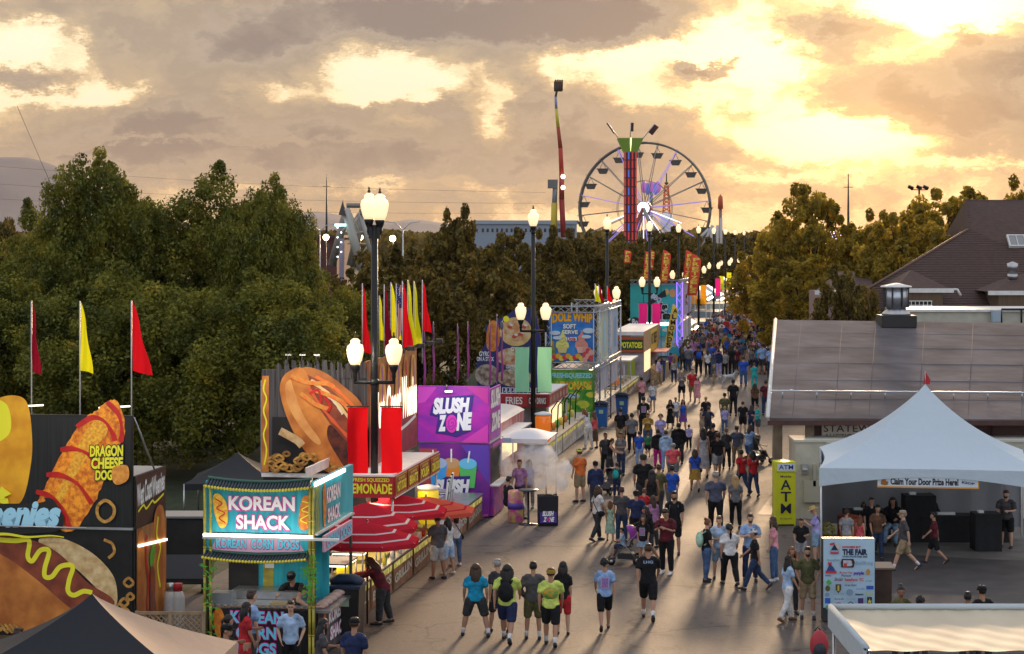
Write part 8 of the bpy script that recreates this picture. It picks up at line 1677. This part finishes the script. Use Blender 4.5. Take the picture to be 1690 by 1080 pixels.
# under and around the white tent
P('man in a grey shirt, khaki shorts and cap walking left past the tent',1492,842,942,275,'walk',('tee','dgrey'),('shorts','khaki'),('short','hgrey'),'s1',1.12,hat=('cap','khaki'),extra=('socks',),group=GT)
P('person in a maroon shirt and dark shorts striding below the draped display',1542,845,931,285,'walk2',('tee','maroon'),('shorts','black'),('short','hblack'),'s2',1.0,group=GT)
P('bearded man in a grey shirt standing behind the high draped table',1661,811,905,205,'talk',('tee','dgrey'),('shorts','black'),('short','hbrown'),'s1',1.25,extra=('beard',),group=GT)
P('man in glasses and a dark shirt at the back left of the tent',1438,823,915,170,'stand',('tee','black'),('pants','black'),('short','hbrown'),'s1',1.0,extra=('glasses',),group=GT)
P('person in a dark flowered shirt with a lanyard facing us under the tent',1448,835,925,175,'talk',('tee','brown'),('jeans','dkdenim'),('short','hblack'),'s2',1.05,group=GT)
P('person with curly hair in a pale plaid shirt at the left of the tent',1397,843,925,20,'stand',('tee','lgrey'),('pants','khaki'),('curly','hbrown'),'s1',1.05,group=GT)
P('girl with long hair in a coral top under the tent',1419,852,925,25,'stand',('tank','coral'),('shorts','denim'),('vlong','hred'),'s1',1.0,True,group=GT)
P('person in black seated at the back of the tent with blue jeans',1474,826,898,200,'sit',('long','black'),('jeans','ldenim'),('long','hblack'),'s2',1.15,h=1.3,group=GT)
P('person in a dark hoodie leaning over the tall draped display',1546,813,890,270,'reach',('hoodie','black'),('pants','black'),('short','hblack'),'s2',1.1,group=GT)
P('dark haired person sitting at the rear left behind the draped table',1425,830,893,180,'stand',('long','black'),('pants','black'),('long','hblack'),'s3',1.1,True,group=GT)
P('woman with hair up facing us above the cream canopy top',1487,970,None,185,'stand',('tee','olive'),('pants','char'),('bun','hblack'),'s3',1.1,True,h=1.6,group=GT)
P('person with dark curly hair just above the cream canopy top',1519,988,None,20,'stand',('tee','char'),('pants','char'),('curly','hblack'),'s3',1.0,h=1.5,group=GT)
P('man in a dark cap turned to the left above the cream canopy top',1622,970,None,340,'stand',('tee','black'),('pants','char'),('short','hblack'),'s2',1.1,hat=('cap','black'),h=1.68,group=GT)
P('dark haired person left of the man in the dark cap above the cream canopy',1597,980,None,20,'stand',('tee','maroon'),('pants','char'),('short','hblack'),'s3',1.05,h=1.6,group=GT)
# middle distance
mid = [
('man in a black shirt and khaki shorts standing right of the blue bin',1024,675,741,0,'stand',('tee','black'),('shorts','khaki'),('short','hblack'),'s2',1.05,False),
('dark haired woman behind the man in khaki shorts',1034,684,740,15,'stand',('tank','black'),('pants','black'),('long','hblack'),'s2',1.0,True),
('man in a grey shirt and black trousers beside the boy in blue',1043,683,748,0,'stroll',('tee','grey'),('pants','black'),('short','hblack'),'s2',1.1,False),
('boy in a bright blue shirt and blue trousers',1055,713,769,0,'stand',('tee','blue'),('jeans','lblue'),('short','hbrown'),'s1',1.05,False),
('small child in a green shirt right of the boy in blue',1069,716,754,0,'stand',('tee','green'),('shorts','black'),('short','hlbrown'),'s1',1.1,False),
('woman in a mustard brown top facing us',1069,682,740,180,'phone',('tee','mustard'),('jeans','denim'),('short','hred'),'s1',1.25,True),
('woman in a lavender top facing us with curly light hair',1090,685,745,180,'talk',('tee','lav'),('jeans','ldenim'),('curly','hlbrown'),'s1',1.2,True),
('person in a black hoodie and magenta trousers',1086,710,774,0,'stand',('hoodie','black'),('pants','magenta'),('short','hblack'),'s2',1.1,False),
('person in a grey blue hoodie right of the magenta trousers',1099,712,779,5,'stand',('hoodie','sky'),('pants','lblue'),('short','hbrown'),'s2',1.05,False),
('broad person in a black jacket in the thick of the crowd',1120,700,766,0,'stand',('hoodie','black'),('pants','char'),('short','hblack'),'s2',1.3,False),
('child in a white shirt and dark trousers right of the black jacket',1137,702,742,5,'stand',('tee','lav'),('pants','black'),('short','hblack'),'s2',1.1,False),
('man in a black shirt with a white logo on his back near the bins',1062,656,722,0,'stand',('tee','black'),('pants','black'),('short','hblack'),'s2',1.1,False),
('woman in a white top and denim skirt carrying a white bag',1077,630,680,190,'stroll',('tee','white'),('mini','denim'),('short','hblond'),'s1',1.05,True),
('man in a pale pink shirt at the fruit counter',1059,624,674,330,'stand',('tee','pink'),('pants','char'),('short','hblack'),'s2',1.1,False),
('woman in a black dress holding a bundle facing us',1106,660,708,180,'phone',('tee','black'),('dress','black'),('long','hblack'),'s2',1.05,True),
('young man in a white shirt between two dark haired women',1115,657,703,180,'stand',('tee','white'),('shorts','grey'),('short','hblack'),'s2',1.0,False),
('woman in a blue and purple top with long dark hair facing us',1127,660,712,175,'stroll',('tank','blue'),('skirt','purple'),('vlong','hblack'),'s2',1.1,True),
('woman in a grey shirt and black shorts walking towards us',1125,614,663,180,'phone',('tee','grey'),('shorts','black'),('short','hblond'),'s1',1.1,True),
('man in a bright red shirt and khaki shorts walking towards us',1143,610,663,185,'stroll',('tee','red'),('shorts','khaki'),('short','hbrown'),'s1',1.2,False),
('girl in a white cap and pale pink dress beside the red shirt',1151,622,665,180,'stroll',('tee','pink'),('dress','pink'),('long','hblack'),'s1',1.0,True),
('person with light hair in a black shirt',1165,656,708,0,'stand',('tee','black'),('pants','char'),('short','hblond'),'s1',1.1,False),
('person in a tan vest facing right beside a dark backpack',1158,675,722,60,'stand',('tank','tan'),('pants','tan'),('pony','hbrown'),'s2',1.0,True),
('person in a navy shirt carrying a dark backpack',1169,672,724,20,'hips',('tee','navy'),('pants','char'),('short','hbrown'),'s2',1.1,False),
('man in an olive shirt with his arm round a child',1196,650,705,10,'stand',('tee','olive'),('shorts','grey'),('short','hblack'),'s2',1.2,False),
('man in a black shirt dotted with white near the white dog',1210,627,687,0,'stroll',('tee','black'),('pants','black'),('short','hblack'),'s3',1.1,False),
('child in a white shirt and jeans in front of the olive shirt',1196,672,715,0,'stand',('tee','lav'),('jeans','denim'),('short','hblond'),'s1',1.0,False),
('woman in a brown top and black trousers with a bag near the roof edge',1246,634,683,0,'stand',('tee','brown'),('pants','black'),('vlong','hbrown'),'s2',1.1,True),
('man in a dark red shirt and dark jeans by the roof edge',1264,629,686,0,'stand',('tee','maroon'),('jeans','dkdenim'),('short','hbrown'),'s2',1.15,False),
('person in a long black shirt left of the teal top',1226,664,716,10,'stand',('tee','black'),('shorts','black'),('short','hbrown'),'s1',1.15,False),
('woman with long wavy hair in navy left of the teal top',1240,670,718,15,'stand',('tee','navy'),('pants','navy'),('vlong','hbrown'),'s2',1.0,True),
('person in a bright teal top near the low roof corner',1251,669,719,250,'talk',('tee','aqua'),('shorts','dgrey'),('short','hbrown'),'s1',1.1,True),
('big man in a royal blue shirt and blue jeans near the white dog',1227,590,638,0,'stand',('tee','blue'),('jeans','denim'),('short','hbrown'),'s1',1.25,False),
('woman in light teal scrubs with a hand on her hip',1245,600,641,0,'hips',('tee','aqua'),('pants','aqua'),('short','hlbrown'),'s1',1.0,True),
('person in a pale blue shirt and black shorts walking away',1241,570,607,0,'stroll',('tee','sky'),('shorts','black'),('short','hbrown'),'s1',1.15,False),
('tall person in a grey blue shirt and dark shorts walking away',1258,568,618,0,'stroll',('tee','lblue'),('shorts','char'),('short','hbrown'),'s2',1.1,False),
('person in a light blue top pushing through at the roof edge',1272,572,624,0,'stand',('tee','lblue'),('pants','navy'),('short','hgrey'),'s1',1.1,False),
('person in a grey jacket at the left of the front row of the crowd',1136,573,613,0,'stand',('long','grey'),('jeans','dkdenim'),('short','hblack'),'s2',1.1,False),
('person with a royal blue backpack in the front row of the crowd',1153,572,620,0,'stand',('tee','black'),('pants','black'),('short','hblack'),'s3',1.2,False),
('woman in a white top and black trousers in the front row of the crowd',1168,578,622,0,'stand',('tee','white'),('pants','black'),('long','hbrown'),'s2',1.0,True),
('person in a slate top and jeans between white top and navy hoodie',1177,580,622,0,'stand',('tee','slate'),('jeans','denim'),('pony','hblack'),'s2',1.0,True),
('person in a navy hoodie and pale trousers in the front row of the crowd',1186,578,622,0,'stand',('hoodie','navy'),('pants','lav'),('short','hblack'),'s2',1.0,False),
('man in a light grey shirt and black trousers in the front row of the crowd',1196,580,621,0,'stand',('tee','lgrey'),('pants','black'),('short','hbrown'),'s1',1.15,False),
('tall person all in black at the right of the front row',1208,572,621,0,'stand',('tee','black'),('pants','black'),('vlong','hblack'),'s2',1.0,True),
('person in maroon just behind the tall person in black',1216,573,618,0,'stand',('tee','maroon'),('pants','char'),('short','hbrown'),'s2',1.0,False),
]
for m_ in mid:
    lab, px, top, foot, hd_, pose, tp, bt, hr, sk, w, fem = m_
    ex = (('pack','blue'),) if 'blue backpack' in lab else (('pack','char'),) if 'dark backpack' in lab and 'navy' in lab else (('hold','bag','white'),) if 'white bag' in lab else (('print',None,'lgrey',-1),) if 'white logo' in lab else ()
    ht = ('cap','white') if 'white cap' in lab else None
    P(lab,px,top,foot,hd_,pose,tp,bt,hr,sk,w,fem,hat=ht,extra=ex,detail=1,group=GM)
# far crowd: individuals, then one mass beyond
random.seed(77)
names = ['black','char','navy','white','lgrey','maroon','red','blue','lblue','olive','dgrey','slate','mauve','teal','pink','brown','tan','lav','coral','mustard','grey','purple']
poses = ['stand','stroll','walk','walk2','stand','talk','pocket']
CN = dict(char='charcoal',lgrey='light grey',dgrey='dark grey',lblue='light blue',lav='lavender')
cnt = 0; placed = []
def where(px, Y):
    s = 'by the stalls' if px < 1355-(8.6*F/Y) else 'near the golden trees' if px > 1355-2.0*F/Y else 'mid street'
    d = 'behind the front row' if Y < 165 else 'before the orange banners' if Y < 205 else 'past the orange banners' if Y < 250 else 'near the bright tents'
    return d, s
tries = 0
while cnt < 175 and tries < 6000:
    tries += 1
    Y = random.choice((random.uniform(124,170), random.uniform(138,195), random.uniform(165,215))); lat = random.uniform(-1.5,10.4)
    if Y > 235: lat = random.uniform(-6, 10.4)
    if Y < 136 and random.random() < .6: continue
    q = st(Y,lat)
    if any((q-o).length < .62 for o in placed): continue
    px = CX+q.x*F/Y; py = HY+H*F/Y
    if px > 1272 and py > 520: continue
    placed.append(q); c = random.choice(names); b = random.choice(['black','char','navy','denim','khaki','black','grey','char']); kb = random.choice(['pants','shorts','pants','jeans']); fem = random.random() < .45; d, s = where(px, Y)
    hk = random.choice(['long','vlong','pony'] if fem else ['short','short','curly']); hc = random.choice(['hblack','hbrown','hbrown','hlbrown','hblond','hblack'])
    P('small figure in %s and %s %s, %s' % (CN.get(c,c), CN.get(b,b)+' '+GN[kb], s, d), px, 0, py, random.choice((0,0,0,10,-10,180,175,190,90)), random.choice(poses), (random.choice(['tee','tee','long','tank' if fem else 'tee','hoodie']),c), (kb,b), (hk,hc), random.choice(['s1','s2','s2','s3']), random.uniform(.95,1.25), fem, h=random.gauss(1.62,.10) if random.random() > .12 else random.uniform(1.1,1.35), detail=0, group='people in the dense far crowd', Y=Y); cnt += 1
def crowd_mass():
    random.seed(9); mb = MB(); mats_ = [P_(CLR[c]) for c in ('black','char','slate','maroon','lgrey','dgrey','white','navy','brown','mauve','s2','hbrown','denim','mustard')]
    for i in range(1700):
        Y = random.choice((random.uniform(188,300),random.uniform(262,440))); lat = random.uniform(-16,11) if Y > 285 else random.uniform(-5,10.5)
        if Y < 290 and any((st(Y,lat)-o).length < .7 for o in placed): continue
        if Y < 290: placed.append(st(Y,lat))
        q = st(Y,lat); h = random.gauss(1.64,.12); s = h/1.7; a = random.uniform(0,3.14)
        mb.mi = random.choice((0,1,2,12,1)); 
        for sx in (-1,1): mb.tube([(q.x+sx*.09*s,q.y+random.uniform(-.15,.15),0),(q.x+sx*.09*s,q.y,.85*s)], [.06*s,.09*s], 5)
        mb.mi = random.randrange(10); mb.tube([(q.x,q.y,.80*s),(q.x,q.y,1.15*s),(q.x,q.y,1.42*s),(q.x,q.y,1.5*s)], [.17*s,.17*s,.20*s,.06*s], 7, ell=.65)
        for sx in (-1,1): mb.tube([(q.x+sx*.2*s,q.y,1.4*s),(q.x+sx*.26*s,q.y+.05,1.1*s),(q.x+sx*.24*s,q.y+random.uniform(-.1,.2),.85*s)], .045*s, 4)
        mb.mi = 10; mb.ball((q.x,q.y,1.60*s), (.075*s,.09*s,.11*s), 6, 5); mb.mi = 11; mb.ball((q.x,q.y+.0,1.635*s), (.085*s,.095*s,.095*s), 6, 4)
    tag(mb.build('distant_crowd', mats_), 'distant crowd massed at the far end of the midway', 'crowd', kind='stuff')
crowd_mass()
# ---------------------------------------------------------------- strollers, dogs
def stroller(px, py, head, s, canopy, label):
    p = gd(px,py); t = thing('stroller', label, 'stroller', p, R(-head)); t.scale = (s,s,s); CN_ = P_(canopy)
    m = MB()
    for sx in (-.26,.26): m.tube([(sx,-.42,.98),(sx,-.30,.80),(sx*.95,.30,.16)], .014, 6); m.tube([(sx,.0,.52),(sx,-.34,.14)], .014, 6); m.tube([(sx,-.34,.14),(sx,.32,.16)], .012, 6)
    m.tube([(-.26,-.42,.98),(.26,-.42,.98)], .018, 6); m.tube([(-.26,-.34,.14),(.26,-.34,.14)], .012, 6); m.build('frame', mat('stroller_frame', (.25,.25,.27), .35, .6), t)
    for (x, y, r) in ((-.28,-.34,.13),(.28,-.34,.13),(-.25,.34,.10),(.25,.34,.10)):
        w = MB().tube([(x-.02,y,r),(x+.02,y,r)], r, 14).build('wheel', BLACK, t); MB().tube([(x-.024,y,r),(x+.024,y,r)], r*.45, 10).build('wheel_hub', STEEL, w)
    def fn(u, v): a = math.pi*(.02+.58*v); b = math.pi*u; return (-.24*math.cos(b), -.16-.30*math.cos(a)*math.sin(b)**.4+.02, .68+.34*math.sin(a)*(.35+.65*math.sin(b)**.5))
    MB().grid(fn, 14, 8).build('canopy', CN_, t)
    MB().box((0,-.02,.46), (.40,.34,.05), (R(-8),0,0)).box((0,-.20,.66), (.40,.05,.42), (R(18),0,0)).box((0,.22,.34), (.36,.05,.26), (R(30),0,0)).build('seat', P_((.04,.04,.05)), t, bevel=.01)
    MB().box((0,-.04,.22), (.42,.44,.16)).build('basket', P_((.02,.02,.025)), t, bevel=.02); MB().tube([(-.24,.12,.60),(-.2,.24,.61),(.2,.24,.61),(.24,.12,.60)], .016, 6).build('bumper_bar', BLACK, t)
stroller(1031,931,275,1.05,(.22,.02,.24),'stroller with a bright purple hood in front of the girl in black')
stroller(1252,765,60,1.15,(.06,.06,.065),'large grey stroller near the edge of the long roof')
stroller(1006,816,215,.9,(.03,.03,.035),'dark pushchair among the family left of the crowd')
c_ = P('small child sitting in the purple hooded stroller',1028,0,0,275,'sit',('tee','sky'),('shorts','navy'),('short','hblack'),'s2',1.0,h=.78,Y=gd(1031,931).y,detail=0); c_.location.z = .17
def dog(px, py, head, s, c, label, lead=None):
    p = gd(px,py); t = thing('dog', label, 'dog', p, R(-head)); t.scale = (s,s,s); m = MB()
    loft(m, [(0,-.30,.52),(0,-.12,.50),(0,.10,.50),(0,.28,.53)], [.09,.095,.115,.09], [.10,.09,.135,.11], 12, front=V3(0,0,1)); loft(m, [(0,.26,.56),(0,.36,.68),(0,.40,.76)], [.075,.062,.058], [.08,.07,.06], 10)
    loft(m, [(0,.38,.78),(0,.50,.77),(0,.60,.74)], [.062,.045,.028], [.066,.042,.026], 10, front=V3(0,0,1))
    for sx in (-1,1):
        loft(m, [(sx*.035,.37,.83),(sx*.045,.36,.92)], [.026,.010], [.018,.008], 6); y = .06*sx
        loft(m, [(sx*.07,.24,.48),(sx*.075,.22+y,.26),(sx*.075,.24+y,.03),(sx*.075,.28+y,.015)], [.05,.032,.024,.026], [.06,.034,.024,.018], 8)
        loft(m, [(sx*.07,-.26,.48),(sx*.08,-.20-y,.32),(sx*.08,-.36-y,.20),(sx*.08,-.33-y,.04),(sx*.08,-.28-y,.015)], [.06,.045,.026,.024,.026], [.085,.05,.028,.024,.018], 8)
    loft(m, [(0,-.36,.56),(0,-.50,.62),(0,-.52,.48),(0,-.50,.34)], [.03,.04,.045,.02], [.03,.04,.045,.02], 8); me = remesh(m, .014, 3, 'body'); me.materials.append(CLOTH); o = part('body', me, t, c)
    MB().tube([(.065*math.cos(a),.335+.03*math.sin(a)+.0,.65+.055*math.sin(a)) for a in [i*math.pi/6 for i in range(13)]], .010, 5).build('collar', BLACK, t)
    for sx in (-1,1): MB().ball((sx*.035,.46,.80), .010, 6, 4).build('eye', BLACK, t)
    MB().ball((0,.625,.745), .016, 6, 5).build('nose', BLACK, t)
dog(1203,636,78,1.05,(.50,.50,.50),'white and grey husky dog standing in the open street'); dog(1270,629,190,.85,'black','black dog at the edge of the long roof')
dog(1284,722,0,.9,(.30,.26,.2),'small tan dog by the feet near the low roof corner') if False else None
# ================================================================ AIR
def haze():
    m = bpy.data.materials.new('air'); m.use_nodes = True; nt = m.node_tree; N = nt.nodes; N.remove(N['Principled BSDF']); v = N.new('ShaderNodeVolumePrincipled')
    v.inputs['Color'].default_value = (.95,.88,.86,1); v.inputs['Density'].default_value = .00002; v.inputs['Anisotropy'].default_value = .3; nt.links.new(v.outputs[0], N['Material Output'].inputs['Volume'])
    tag(MB().bx(-8800,8800,-50,13900,-8,430).build('haze', m), 'thin evening haze over the whole fairground', 'haze', kind='stuff')
haze()
